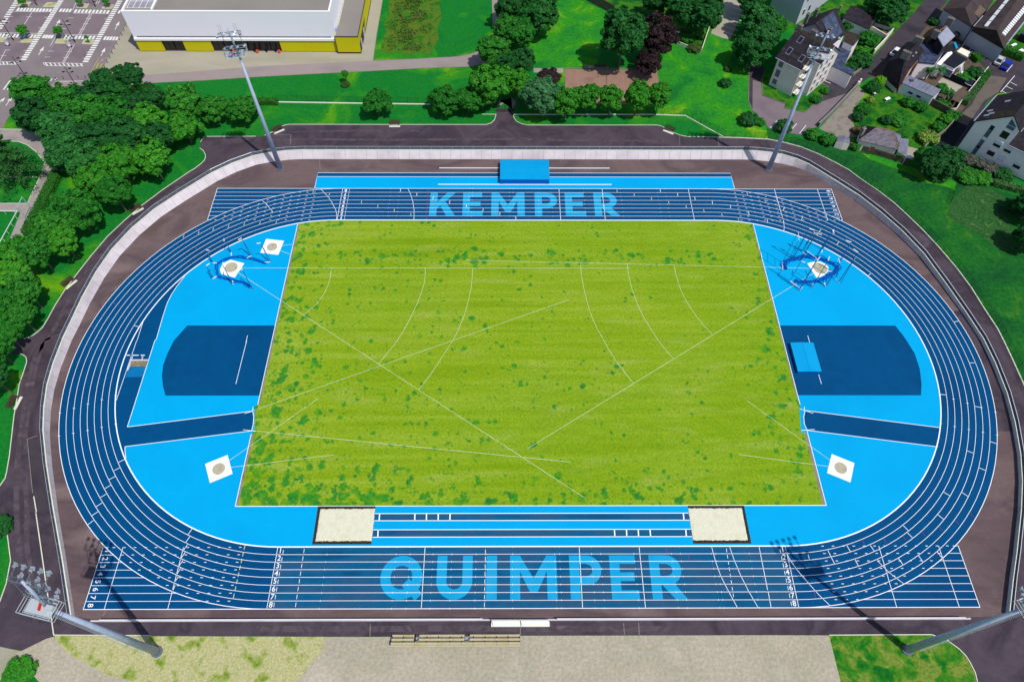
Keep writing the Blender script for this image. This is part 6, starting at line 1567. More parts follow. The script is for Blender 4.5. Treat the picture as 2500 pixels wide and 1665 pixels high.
MB().tube(X3((99.19, 84.24), 4.5), X3((105.81, 91.95), 4.5), .12).tube(X3((96.55, 80.31), 1.6), X3((99.19, 84.24), 4.5), .12).build('gutter', M['brick_trim'], t, worldco=True)

# --- tall house with ribbed white roof
v6 = [X3((107.64, 93.17), 8.2), X3((108.28, 89.76), 7.6), X3((112.86, 94.28), 7.6), X3((111.58, 97.64), 8.2)]
t, ro = roofed('tall_house', 'tall narrow house with ribbed pale metal roof and slate sides', 'house', v6, [[0, 1, 2, 3]], [0, 1, 2, 3], M['slate'], M['zinc_white'], .15)
rb = MB()
for k in range(7):
    f_ = (k + .5) / 7
    a, b = Vector(v6[0]).lerp(Vector(v6[1]), f_), Vector(v6[3]).lerp(Vector(v6[2]), f_)
    rb.tube(a + Vector((0, 0, .06)), b + Vector((0, 0, .06)), .06, n=5)
rb.build('roof_rib', M['zinc'], ro, worldco=True)
lo = [X3((104.21, 91.78), 4.8), X3((105.96, 95.81), 4.8), X3((110.56, 98.25), 5.6), X3((110.52, 91.80), 4.8), X3((106.64, 86.71), 4.6), X3((102.49, 87.38), 4.6)]
on = MB(); on.prism([p[:2] for p in lo], 4.4, 4.8); on.build('lower_roof', M['zinc_dark'], t, worldco=True)
on = MB(); on.prism([(p[0] * .985 + lo[3][0] * .015, p[1] * .985 + lo[3][1] * .015) for p in lo], 0, 4.4); on.build('lower_wall', M['house_white'], t, worldco=True)
sw = [X3((110.35, 92.43), 6.4), X3((114.88, 96.74), 6.4), X3((117.21, 96.21), 3.8), X3((114.61, 93.81), 3.8)]
on = MB(); on.prism([p[:2] for p in sw], 3.0, 3.9); on.build('side_roof', M['slate'], t, worldco=True)
on_roof(t, 'blue_window', [X3((115.21, 96.64), 4), X3((115.84, 97.02), 4), X3((115.61, 94.48), 4), X3((114.92, 94.00), 4)], .05, M['cover_light'], .1)
on = MB(); on.prism([p for p in [(108.16, 88.37), (114.09, 94.71), (113.86, 92.82), (108.78, 87.69)]], 0, 3.6); on.build('white_gable', M['hall_trim'], t, worldco=True)
wr = [X3((105.55, 96.77), 4.8), X3((107.42, 94.45), 8.0), X3((111.64, 97.98), 8.0), X3((112.64, 103.05), 4.8), X3((109.65, 101.19), 4.8)]
n_ = len(wr); on = MB(); on.v = wr + [(x, y, 0) for x, y, z in wr]; on.f = [[0, 1, 2, 3, 4], [0, 5, 6, 1], [1, 6, 7, 2], [2, 7, 8, 3], [3, 8, 9, 4], [4, 9, 5, 0]]; on.m = [0] * 6
on.build('street_roof', M['slate_lichen'], t, worldco=True)
MB().tube(X3((107.42, 94.45), 8.1), X3((111.64, 97.98), 8.1), .14).build('ridge_tile', M['brick_trim'], t, worldco=True)
for p in ((107.50, 94.26), (113.13, 99.94)): chimney(t, p, 7.0, 9.0, R(-42), (1.6, .6))

# --- flat roofed extension
f7 = [X3(p, 3.4) for p in [(109.64, 89.70), (114.25, 94.08), (117.23, 90.61), (112.49, 86.82)]]
t, ro = roofed('extension', 'white extension with flat near black roof and wide window', 'extension', f7, [[0, 1, 2, 3]], [0, 1, 2, 3], M['hall_trim'], M['flat_roof'], .2)
a_, b_ = Vector(f7[0][:2]), Vector(f7[3][:2])
wall_window(t, a_ + (b_ - a_).normalized() * .2, math.atan2((b_ - a_).y, (b_ - a_).x), 1.8, 3.9, .7, 2.4, M['hall_trim'], M['glass_blue'], .1)
a_, b_ = Vector(f7[3][:2]), Vector(f7[2][:2])
wall_window(t, a_, math.atan2((b_ - a_).y, (b_ - a_).x), 2.0, 3.2, .2, 2.4, M['brick_trim'], M['glass_dark'], .1, 'door')
t = thing('terrace', 'pale concrete terrace slab between the parking bays and the extension', 'terrace', (*(120.31, 97.74), 0))
MB().prism([(120.50, 99.94), (122.46, 97.75), (120.90, 95.43), (118.63, 98.22)], .0, .5).build('slab', M['cream'], t, worldco=True)
MB().kerb([(122.46, 97.75), (120.90, 95.43)], .15, .5, .9).build('lip', M['concrete_pale'], t, worldco=True)
t = thing('deck', 'white decking strip with standing panel before the extension', 'deck', (*(114.82, 87.36), 0))
MB().prism([(114.88, 88.73), (116.77, 90.36), (116.62, 88.74), (114.74, 85.90)], 0, .15).build('boards', M['cream'], t, worldco=True)
MB().prism([(116.73, 91.06), (117.08, 91.06), (115.92, 87.59), (115.40, 87.36)], 0, 1.6).build('panel', M['hall_trim'], t, worldco=True)
MB().prism([(116.68, 90.59), (116.79, 90.59), (115.94, 88.05), (115.74, 87.91)], 1.6, 1.66).build('panel_slot', M['glass_dark'], t, worldco=True)

# --- long shed and carport
s8 = [X3((97.18, 81.32), 2.9), X3((103.43, 75.81), 2.9), X3((105.87, 77.99), 3.4), X3((99.51, 83.76), 3.4)]
t, ro = roofed('long_shed', 'long white shed with lean-to grey metal roof and two slit windows', 'shed', s8, [[0, 1, 2, 3]], [0, 1, 2, 3], M['shed_white'], M['zinc'], .1)
a_, b_ = Vector(s8[0][:2]), Vector(s8[1][:2]); L_ = (b_ - a_).length; ang = math.atan2((b_ - a_).y, (b_ - a_).x)
for f_ in (.36, .62): wall_window(t, a_, ang, L_ * f_ - .5, L_ * f_ + .5, 1.2, 1.6, M['galv_dark'], M['glass_dark'], .05)
sm = MB()
for k in range(1, 8):
    a, b = Vector(s8[0]).lerp(Vector(s8[1]), k / 8), Vector(s8[3]).lerp(Vector(s8[2]), k / 8)
    sm.tube(a + Vector((0, 0, .03)), b + Vector((0, 0, .03)), .035, n=4)
sm.build('roof_seam', M['zinc_white'], ro, worldco=True)
q = Vector((99.56, 81.81))
on_roof(ro, 'roof_hatch', [(q.x - .4, q.y - .4, 3.15), (q.x + .4, q.y - .4, 3.15), (q.x + .4, q.y + .4, 3.2), (q.x - .4, q.y + .4, 3.2)], .1, M['zinc_dark'], .2)
c9 = [X3((108.15, 75.54), 2.4), X3((109.77, 74.28), 2.4), X3((113.72, 78.30), 2.6), X3((111.39, 79.42), 2.6)]
t = thing('carport', 'small brown corrugated carport beside the hedge', 'carport', (*c9[0][:2], 0))
on = MB(); on.v = c9 + [(x, y, z - .1) for x, y, z in c9]; on.f = [[0, 1, 2, 3], [7, 6, 5, 4], [0, 4, 5, 1], [1, 5, 6, 2], [2, 6, 7, 3], [3, 7, 4, 0]]; on.m = [0] * 6
ro = on.build('roof', M['tin_brown'], t, worldco=True)
rb = MB()
for k in range(9):
    f_ = (k + .5) / 9
    rb.tube(Vector(c9[0]).lerp(Vector(c9[3]), f_) + Vector((0, 0, .04)), Vector(c9[1]).lerp(Vector(c9[2]), f_) + Vector((0, 0, .04)), .04, n=4)
rb.build('roof_rib', M['tin_brown'], ro, worldco=True)
for p in c9: MB().tube((p[0], p[1], 0), (p[0], p[1], p[2] - .1), .07).build('post', M['wood_stake'], t, worldco=True)
MB().add([(c9[2][0], c9[2][1], 0), (c9[3][0], c9[3][1], 0), (c9[3][0], c9[3][1], 2.3), (c9[2][0], c9[2][1], 2.3)], [(0, 1, 2, 3)]).add([(c9[3][0], c9[3][1], 0), (c9[0][0], c9[0][1], 0), (c9[0][0], c9[0][1], 2.2), (c9[3][0], c9[3][1], 2.2)], [(0, 1, 2, 3)]).build('back_wall', M['stone_wall'], t, worldco=True)
t = thing('patio', 'pale square patio between the palms', 'patio', (*(111.40, 84.18), 0))
MB().prism([(109.28, 85.52), (111.06, 87.34), (115.26, 83.74), (112.75, 81.51), (110.49, 82.39)], 0, .1).build('paving', M['forecourt'], t, worldco=True)
t = thing('boundary_wall', 'dark stone yard wall below the shed and carport', 'wall', (*(106.81, 75.01), 0))
MB().kerb([(103.96, 76.49), (107.19, 72.90)], .3, 0, 1.9).build('stone_face', M['stone_wall'], t, worldco=True)
MB().kerb([(107.19, 72.90), (109.28, 73.33), (111.88, 76.73), (123.70, 90.15)], .18, 0, 1.5).build('panel_fence', M['house_cream'], t, worldco=True)
t = thing('boundary_wall', 'black screen fence between the extension and the patio', 'fence', (*(113.47, 85.99), 0))
MB().kerb([(111.58, 88.03), (115.34, 83.96)], .15, 0, 1.7).build('screen', M['flat_roof'], t, worldco=True)

# --- industrial shed with rooflights
v10 = [X3((121.69, 101.70), 5.5), X3((134.39, 116.27), 5.5), X3((137.16, 112.56), 8.0), X3((124.36, 96.25), 8.0), X3((128.35, 95.01), 5.5), X3((144.66, 113.64), 5.5), X3((122.06, 102.15), 4.2), X3((127.59, 93.72), 4.2)]
t, ro = roofed('industrial_shed', 'large dark industrial shed with white rooflight strips', 'industrial shed', v10, [[0, 1, 2, 3], [3, 2, 5, 4], [6, 0, 3], [6, 3, 7], [7, 3, 4]], [0, 6, 7, 4, 5, 2, 1], M['house_grey'], M['hangar_roof'], .2)


def strip_on(a0, a1, w0, w1, z0, z1, n_, gap=.12):
    a0, a1, w0, w1 = Vector(a0), Vector(a1), Vector(w0), Vector(w1)
    for k in range(n_):
        f0, f1 = k / n_, (k + 1 - gap) / n_
        q = [a0.lerp(a1, f0), a0.lerp(a1, f1), w0.lerp(w1, f1), w0.lerp(w1, f0)]
        on_roof(ro, 'rooflight', [(q[0].x, q[0].y, z0), (q[1].x, q[1].y, z0), (q[2].x, q[2].y, z1), (q[3].x, q[3].y, z1)], .1, M['rail_white'], .12)


strip_on((123.24, 100.23), (134.56, 113.34), (123.51, 99.26), (134.85, 112.40), 6.55, 6.95, 5)
strip_on((126.09, 96.15), (138.00, 109.72), (126.97, 95.56), (138.83, 108.93), 7.2, 6.8, 16, .3)
MB().tube(X3((128.41, 95.01), 5.55), X3((144.70, 113.75), 5.55), .14).tube(X3((121.67, 101.80), 5.55), X3((126.05, 106.77), 5.55), .12).build('gutter', M['zinc_white'], t, worldco=True)
v11 = [X3((117.44, 111.73), 4.5), X3((122.39, 103.02), 4.5), X3((125.79, 106.94), 4.5), X3((129.79, 111.53), 4.5), X3((134.73, 117.97), 4.5), X3((125.66, 113.68), 7.0), X3((120.93, 108.15), 7.0), X3((122.30, 117.91), 4.5)]
t, ro = roofed('workshop', 'dark roofed workshop beside the industrial shed', 'workshop', v11, [[0, 1, 6], [1, 2, 6], [2, 3, 4, 5, 6], [0, 6, 5, 7]], [0, 1, 2, 3, 4, 5, 7], M['house_grey'], M['hangar_roof'], .2)
on_roof(ro, 'pale_sheet', [X3((122.50, 109.28), 6.2), X3((125.30, 106.80), 4.8), X3((128.63, 110.44), 4.8), X3((125.97, 112.97), 6.2)], .05, M['tin_brown'], .1)

# --- white apartment house on the right
P0 = Vector((105.6, 60.4)); AN = R(-43.7)
U = Vector((math.cos(AN), math.sin(AN))); V = Vector((-U.y, U.x))
uv = lambda u, v, z: (*(P0 + U * u + V * v), z)
t = thing('white_house', 'large white gabled apartment house at the right edge', 'apartment house', (*P0, 0))
w = MB()
D = 13.0
w.add([uv(0, 0, 0), uv(8.7, 0, 0), uv(8.7, 0, 10.4), uv(5.95, 0, 12.8), uv(0, 0, 8.0)], [(0, 1, 2, 3, 4)])
w.add([uv(0, 0, 0), uv(0, 0, 8.0), uv(0, D, 8.0), uv(0, D, 0)], [(0, 1, 2, 3)])
w.add([uv(8.7, 0, 5), uv(8.7, D, 5), uv(8.7, D, 10.4), uv(8.7, 0, 10.4)], [(0, 1, 2, 3)])
w.add([uv(8.7, -.01, 0), uv(24, -.01, 0), uv(24, -.01, 6.3), uv(8.7, -.01, 6.3)], [(0, 1, 2, 3)])
w.build('wall', M['house_white'], t, worldco=True)
r_ = MB()
for q in ([(-.35, -.25, 7.85), (5.95, -.25, 13.0), (5.95, D, 13.0), (-.35, D, 7.85)], [(5.95, -.25, 13.0), (9.1, -.25, 10.2), (9.1, D, 10.2), (5.95, D, 13.0)], [(8.72, -.3, 6.3), (24, -.3, 6.3), (24, 6.5, 10.2), (8.72, 6.5, 10.2)]):
    r_.add([uv(*p) for p in q] + [uv(p[0], p[1], p[2] - .2) for p in q], [(0, 1, 2, 3), (7, 6, 5, 4), (0, 4, 5, 1), (1, 5, 6, 2), (2, 6, 7, 3), (3, 7, 4, 0)])
rf = r_.build('roof', M['slate'], t, worldco=True)
on_roof(rf, 'mossy_patch', [uv(1.2, -.2, 9.12), uv(5.9, -.2, 12.96), uv(5.9, 2.6, 12.96), uv(1.2, 3.6, 9.12)], .03, M['slate_lichen'], .05)
tr = MB(); tr.path([uv(-.35, -.3, 7.9), uv(5.95, -.3, 13.05), uv(9.1, -.3, 10.25)], .09, 5)
tr.build('barge_board', M['hall_dark'], t, worldco=True)
tr = MB(); tr.tube(uv(-.4, -.25, 7.85), uv(-.4, D, 7.85), .12).tube(uv(8.72, -.36, 6.3), uv(24, -.36, 6.3), .10).tube(uv(9.12, -.25, 10.2), uv(9.12, D, 10.2), .08)
tr.build('gutter', M['zinc_white'], t, worldco=True)
sk = ((.9, 4.2), (1.6, 2.6), (1.0, 1.9), (2.6, 8.2))
for u, v in sk:
    z = 7.85 + (u + .35) * .8175
    on_roof(rf, 'skylight', [uv(u - .45, v - .35, z - .37), uv(u + .45, v - .35, z + .37), uv(u + .45, v + .35, z + .37), uv(u - .45, v + .35, z - .37)], .08, M['zinc_white'], .12)
on_roof(rf, 'skylight', [uv(11, 1.2, 7.16), uv(11.9, 1.2, 7.16), uv(11.9, 2.2, 7.73), uv(11, 2.2, 7.73)], .08, M['zinc'], .12)
for z0, z1, m_ in ((7.5, 8.7, 'glass_dark'), (5.5, 7.4, 'glass_blue'), (4.7, 5.4, 'house_white'), (2.9, 4.6, 'glass_blue'), (2.2, 2.85, 'glass_dark'), (.3, 2.15, 'glass_blue')): wall_window(t, P0, AN, 3.25, 4.1, z0, z1, M['house_grey'], M[m_], .05, 'stair_window')
for z0, z1, sh in ((7.05, 8.8, 0), (4.5, 6.0, .55), (1.9, 3.42, .25), (-.0 + .12, .85, .9)): wall_window(t, P0, AN, 5.95, 7.6, z0, z1, M['house_white'], M['glass_dark'], .06, 'window', sh, M['shed_white'])
for z0, z1, sh in ((4.4, 5.7, .5), (1.9, 3.4, .95), (.15, 1.0, .95)): wall_window(t, P0, AN, 8.55, 10.15, z0, z1, M['house_white'], M['glass_dark'], .06, 'window', sh, M['shed_white'])
for u in (12.2, 15.4): wall_window(t, P0, AN, u, u + 1.6, 1.9, 3.4, M['house_white'], M['glass_dark'], .06, 'window', .5, M['shed_white'])
gw = MB().add([uv(5.98, -.05, 9.6), uv(7.7, -.05, 9.55), uv(7.7, -.05, 10.75), uv(5.98, -.05, 12.0)], [(0, 1, 2, 3)]).build('gable_window', M['glass_blue'], t, worldco=True)
MB().add([uv(6.0, -.08, 10.45), uv(7.68, -.08, 10.4), uv(7.68, -.08, 10.5), uv(6.0, -.08, 10.55)], [(0, 1, 2, 3)]).build('glazing_bar', M['hall_trim'], gw, worldco=True)

# --- hipped bungalow with lean-to
v13 = [X3((79.87, 59.59), 3.0), X3((88.47, 56.30), 3.0), X3((89.50, 62.54), 3.0), X3((82.16, 64.91), 3.0), X3((83.72, 61.49), 5.3), X3((87.30, 60.08), 5.3)]
t, ro = roofed('bungalow', 'hipped bungalow with pale weathered slate roof near the fence', 'house', v13, [[0, 1, 5, 4], [1, 2, 5], [2, 3, 4, 5], [3, 0, 4]], [0, 1, 2, 3], M['house_cream'], M['slate_pale'], .3)
on_roof(ro, 'hip_painted_shade', [tuple(v13[0]), tuple(v13[4]), tuple(v13[3])], -.06, M['slate'], .07)  # darker slate sheet, the hip's shade put into its colour
MB().tube(v13[4], v13[5], .12).tube(v13[5], v13[1], .08).build('ridge_tile', M['brick_trim'], ro, worldco=True)
chimney(t, (80.73, 61.10), 3.0, 5.2, .4, (.7, .7))
a_, b_ = Vector(v13[0][:2]), Vector(v13[1][:2]); ang = math.atan2((b_ - a_).y, (b_ - a_).x)
wall_window(t, a_ + Vector((-math.sin(ang), math.cos(ang))) * .3, ang, 3.4, 4.4, .9, 1.9, M['house_cream'], M['slab_red'], .06)
t = thing('lean_to', 'grey flat lean-to roof with pale frame against the bungalow', 'lean-to', (*(90.26, 57.38), 0))
l9 = [X3((90.41, 60.55), 2.6), X3((92.20, 60.23), 2.6), X3((89.94, 54.33), 2.5), X3((88.51, 56.13), 2.5)]
on = MB(); on.v = l9 + [(x, y, z - .12) for x, y, z in l9]; on.f = [[0, 1, 2, 3], [7, 6, 5, 4], [0, 4, 5, 1], [1, 5, 6, 2], [2, 6, 7, 3], [3, 7, 4, 0]]; on.m = [0] * 6
on.build('roof', M['zinc'], t, worldco=True)
tr = MB(); tr.path([tuple(p) for p in l9[:3]] + [tuple(l9[2])], .08, 5); tr.build('edge_trim', M['zinc_white'], t, worldco=True)
for p in l9: MB().tube((p[0], p[1], 0), (p[0], p[1], p[2] - .12), .07).build('post', M['zinc_white'], t, worldco=True)
t = thing('bay_roof', 'small round mauve bay with metal roof behind the bungalow', 'bay', (*(89.69, 60.95), 0))
pb = [(89.57, 62.45), (90.31, 62.02), (90.69, 61.38), (90.51, 60.42), (89.98, 59.57), (89.31, 59.04)]
MB().prism(pb, 2.6, 2.85).build('roof', M['zinc'], t, worldco=True)
MB().prism([(p[0] * .97 + pb[0][0] * .03, p[1] * .97 + pb[0][1] * .03) for p in pb], 0, 2.6).build('wall', M['house_cream'], t, worldco=True)
t = thing('garden_shed', 'tiny grey garden shed with a two slope roof beside the bungalow', 'shed', (77.2, 60.9, 0))
v14 = [X3((75.27, 60.46), 1.9), X3((77.04, 59.92), 1.9), X3((78.14, 59.43), 1.9), X3((78.78, 61.47), 1.9), X3((77.49, 61.93), 2.4), X3((76.28, 62.51), 1.9)]
on = MB(); k4 = X3((76.75, 59.73), 2.4)
on.add([v14[0], k4, v14[4], v14[5]], [(0, 1, 2, 3)]); on.add([k4, v14[2], v14[3], v14[4]], [(0, 1, 2, 3)])
on.build('roof', M['zinc'], t, worldco=True)
on = MB(); q_ = [v14[0], k4, v14[2], v14[3], v14[4], v14[5]]; n_ = 6
on.v = [(x, y, 0) for x, y, z in q_] + [(x, y, z - .05) for x, y, z in q_]; on.f = [[i, (i + 1) % n_, n_ + (i + 1) % n_, n_ + i] for i in range(n_)]; on.m = [0] * n_
on.build('wall', M['house_cream'], t, worldco=True)
t = thing('boundary_wall', 'long stone boundary wall below the bungalow on the bank', 'wall', (*(83.75, 58.21), 0))
MB().kerb([(77.05, 60.95), (80.69, 59.79), (84.48, 58.21), (87.74, 56.44), (91.53, 54.69)], .3, 0, 1.5).build('stone_face', M['stone_wall'], t, worldco=True)
t = thing('boundary_wall', 'thin pale garden wall sloping down the right side of the garden', 'wall', (*(99.78, 62.51), 0))
MB().kerb([(108.55, 70.53), (103.80, 65.58), (99.63, 62.51), (95.50, 58.44)], .2, 0, 1.2).build('panel', M['concrete_pale'], t, worldco=True)
t = thing('retaining_wall', 'long grey retaining wall between the courtyard and the driveway', 'wall', (*(80.28, 75.78), 0))
MB().kerb([(87.86, 84.18), (82.59, 78.14), (77.85, 72.82), (73.19, 67.87)], .35, 0, 1.3).build('wall_body', M['chimney'], t, worldco=True)
for p in [(88.19, 84.63), (87.34, 83.65)]: MB().tube((*p, 0), (*p, 1.6), .25).build('pillar', M['hall_trim'], t, worldco=True)
t = thing('boundary_wall', 'tan panel wall crossing the lawn at the top edge', 'wall', (*(20.92, 121.12), 0))
MB().kerb([(15.11, 125.00), (19.44, 122.77), (26.21, 116.24)], .25, 0, 2.4).build('panel', M['bark'], t, worldco=True)
MB().kerb([(15.11, 125.00), (19.44, 122.77), (26.21, 116.24)], .4, 2.4, 2.5).build('coping', M['timber_dark'], t, worldco=True)
t = thing('boundary_wall', 'low pale wall in a V round the bright rough garden corner', 'wall', (*(48.59, 97.94), 0))
MB().kerb([(42.19, 102.33), (48.54, 97.65), (53.19, 110.54)], .22, 0, .9).build('panel', M['cream_kerb'], t, worldco=True)
MB().box((*(42.88, 104.84), .9), (1.2, .5, 1.8), .3).build('pillar', M['house_cream'], t, worldco=True)
for p, lb, m_, s in (((93.49, 77.96), 'white garden table on the bungalow lawn', 'hall_trim', (1.5, .8)), ((91.09, 80.34), 'pale stone bench by the driveway shrubs', 'house_cream', (1.4, .8)), ((92.20, 56.34), 'small white garden table on the terrace end', 'hall_trim', (1.3, .9)), ((135.34, 100.99), 'white sun lounger in the garden beside the shed', 'hall_trim', (1.8, .7)), ((136.36, 98.29), 'white garden table in the corner garden', 'hall_trim', (1.6, 1.2))):
    t = thing('garden_table', lb, 'garden furniture', (p[0], p[1], 0), .5)
    MB().box((0, 0, .72), (s[0], s[1], .06)).build('table_top', M[m_], t)
    l0 = MB().box((0, 0, .35), (.07, .07, .7)).build('leg', M[m_], t); l0.location = (-s[0] * .4, -s[1] * .4, 0)
    for x, y in ((.4, -.4), (.4, .4), (-.4, .4)): dup(l0, t, (s[0] * x, s[1] * y, 0))
t = thing('trampoline', 'round dark trampoline in the hedge corner garden', 'trampoline', (*(117.16, 84.64), 0))
MB().tube((0, 0, .75), (0, 0, .8), 1.5, 1.5, 24).build('mat', M['flat_roof'], t)
mb = MB()
ap = arc(0, 0, 1.6, 0, 2 * PI, 24)
mb.path([(p[0], p[1], .8) for p in ap], .09, 6); mb.build('ring_pad', M['galv'], t)
l0 = MB().tube((1.5, 0, 0), (1.5, 0, .75), .04).build('leg', M['galv_dark'], t)
for k in (1, 2, 3): dup(l0, t, None, k * PI / 2)
t = thing('garden_cover', 'lime green cover beside the workshop garden', 'garden cover', (*(119.67, 111.89), 0))
MB().tube((0, 0, 0), (0, 0, .7), .9, .6, 10).build('body', M['leaf_lime'], t); MB().tube((0, 0, .7), (0, 0, .85), .6, .2, 10).build('top', M['leaf_lime'], t)
t = thing('garden_hut', 'dark blue garden hut at the right edge below the industrial shed', 'hut', (*(139.54, 104.26), 0))
MB().box((0, 0, 1), (3, 2.4, 2), .7).build('wall', M['flat_roof'], t); MB().box((0, 0, 2.1), (3.3, 2.7, .16), .7).build('roof', M['zinc_dark'], t)


# ================================================================ CARS
def car(label, loc, rz, paint):
    t_ = thing('parked_car', label, 'car', (loc[0], loc[1], 0), rz)
    prof = [(-2.1, .35), (-2.12, .75), (-1.95, .92), (-1.3, .98), (-.55, 1.42), (.75, 1.46), (1.75, 1.0), (2.08, .9), (2.1, .35)]
    low = [(-2.1, .35), (-2.12, .75), (-1.95, .92), (-1.3, .98), (1.75, 1.0), (2.08, .9), (2.1, .35)]
    b_ = MB(); n_ = len(low)
    b_.v = [(x, -.86, z) for x, z in low] + [(x, .86, z) for x, z in low]
    b_.f = [list(range(n_)), list(range(2 * n_ - 1, n_ - 1, -1))] + [[i, n_ + i, n_ + (i + 1) % n_, (i + 1) % n_] for i in range(n_)]; b_.m = [0] * len(b_.f)
    bo = b_.build('body', paint, t_)
    bv = bo.modifiers.new('bevel', 'BEVEL'); bv.width = .09; bv.segments = 3; bv.limit_method = 'ANGLE'
    c_ = MB()
    lo_, hi_ = [(-1.35, .97), (1.8, .97)], [(-.62, 1.44), (.72, 1.44)]
    c_.add([(-1.35, -.78, .97), (1.75, -.78, .97), (1.75, .78, .97), (-1.35, .78, .97), (-.6, -.62, 1.44), (.75, -.62, 1.44), (.75, .62, 1.44), (-.6, .62, 1.44)], [(0, 1, 5, 4), (1, 2, 6, 5), (2, 3, 7, 6), (3, 0, 4, 7)])
    c_.build('window_band', M['glass_dark'], t_)
    r2 = MB().box((.07, 0, 1.455), (1.38, 1.26, .05))
    for x0_, x1_ in ((-1.3, -.6), (1.7, .75)):
        for s in (-1, 1): r2.tube((x0_, s * .77, .99), (x1_, s * .62, 1.45), .045, n=5)
    for s in (-1, 1): r2.tube((.1, s * .785, .98), (.1, s * .62, 1.45), .04, n=5)
    ro_ = r2.build('roof', paint, t_)
    w_ = MB().tube((0, -.1, 0), (0, .1, 0), .31, .31, 16)
    w0_ = w_.build('wheel', M['black_metal'], t_); w0_.location = (-1.3, -.8, .31)
    h_ = MB().tube((0, -.112, 0), (0, .112, 0), .19, .19, 10).build('rim', M['galv_light'], w0_)
    for x, y in ((1.35, -.8), (-1.3, .8), (1.35, .8)):
        d_ = dup(w0_, t_, (x, y, .31)); dup(h_, d_)
    for s in (-1, 1):
        MB().box((-2.08, s * .62, .72), (.08, .36, .16)).build('headlight', M['hall_trim'], t_)
        MB().box((2.07, s * .65, .78), (.08, .28, .16)).build('tail_light', M['red_paint'], t_)
        MB().box((-.95, s * .95, 1.0), (.18, .16, .12)).build('mirror', paint, t_)
    return t_


pa_silver = mat('car_silver', [(.55, .57, .60)], 1, 2, .3, metal=.3)
pa_blue = mat('car_blue', [(.005, .03, .42)], 1, 2, .25)
pa_white = mat('car_white', [(.72, .73, .74)], 1, 2, .3)
pa_dark = mat('car_black', [(.02, .02, .025)], 1, 2, .25)
car('silver hatchback parked beside the blue car', (128.57, 93.97), R(229), pa_silver)
car('bright blue car parked in the bay beside the silver hatchback', (129.70, 91.99), R(229), pa_blue)
car('white car parked in the street against the row house', (101.71, 97.71), R(226), pa_white)
car('dark car half hidden between the tall house and the hedge', (121.15, 105.54), R(229), pa_dark)


# ================================================================ TREES AND SHRUBS
def crown_mesh(seed, lobes=74, per=70, leaf=.078, spread=.175, gap=0.05, wob=.18):
    rd = random.Random(seed)
    mb_ = MB()
    ga = PI * (3 - math.sqrt(5))
    off = rd.uniform(0, 6)
    bulge = [(Vector((rd.gauss(0, 1), rd.gauss(0, 1), rd.gauss(0, .8))).normalized(), rd.uniform(-1, 1)) for _ in range(7)]
    for i in range(lobes):
        z = 1 - 1.72 * (i + .5) / lobes
        r_ = math.sqrt(max(0, 1 - z * z)); a = ga * i + off
        d = Vector((r_ * math.cos(a), r_ * math.sin(a), z)) + Vector((rd.uniform(-.2, .2), rd.uniform(-.2, .2), rd.uniform(-.16, .16)))
        d.normalize()
        if rd.random() < gap: continue
        rad = .80 + wob * sum(s_ * max(0, d.dot(b_)) ** 3 for b_, s_ in bulge) + rd.uniform(-.24, .11)
        c = d * rad
        lr = spread * rd.uniform(.7, 1.3)
        for k in range(per):
            q = Vector((rd.gauss(0, 1), rd.gauss(0, 1), rd.gauss(0, 1))).normalized()
            if q.dot(d) < -.35: q = -q
            if q.z < -.4 and rd.random() < .6: q.z = -q.z
            p = c + q * lr * rd.uniform(.55, 1.12)
            nn = (q * .9 + d * .35 + Vector((rd.gauss(0, .5), rd.gauss(0, .5), rd.gauss(.25, .45))))
            mb_.leaf(p, nn, leaf * rd.uniform(.65, 1.3), rd)
    for k in range(420):      # inner foliage closing the view through the crown
        q = Vector((rd.gauss(0, 1), rd.gauss(0, 1), rd.gauss(0, 1))).normalized() * rd.uniform(.25, .66)
        mb_.leaf(q, q + Vector((rd.gauss(0, .2), rd.gauss(0, .2), .2)), leaf * 2.0, rd)
    me = bpy.data.meshes.new('crown')
    me.from_pydata(mb_.v, [], mb_.f)
    me.materials.append(M['leaf_mid'])
    return me


CROWNS = [crown_mesh(s) for s in (1, 2, 3, 4, 5, 6)]
LOOSE = [crown_mesh(s, 40, 40, .10, .22, .25) for s in (11, 12)]
SMALL = [crown_mesh(s, 22, 40, .15, .30, .1) for s in (21, 22, 23)]


def trunk_mesh(seed):
    rd = random.Random(seed)
    mb_ = MB().tube((0, 0, 0), (0, 0, 1.0), .10, .06, 8)
    for k in range(5):
        a = rd.uniform(0, 2 * PI); z0 = rd.uniform(.55, .95)
        mb_.tube((0, 0, z0), (math.cos(a) * .8, math.sin(a) * .8, z0 + rd.uniform(.5, .9)), .045, .015, 5)
    mb_.tube((0, 0, 1.0), (.05, .05, 1.9), .06, .02, 6)
    me = bpy.data.meshes.new('trunk')
    me.from_pydata([tuple(p) for p in mb_.v], [], mb_.f)
    me.materials.append(M['bark'])
    return me


TRUNKS = [trunk_mesh(s) for s in (1, 2, 3)]


def child(name, me, parent, m_, loc, scale, rz=0.0):
    o = bpy.data.objects.new(name, me)
    col.objects.link(o)
    o.parent = parent
    o.location = loc; o.scale = scale; o.rotation_euler = (0, 0, rz)
    o.material_slots[0].link = 'OBJECT'
    o.material_slots[0].material = m_
    return o


tk = [0]


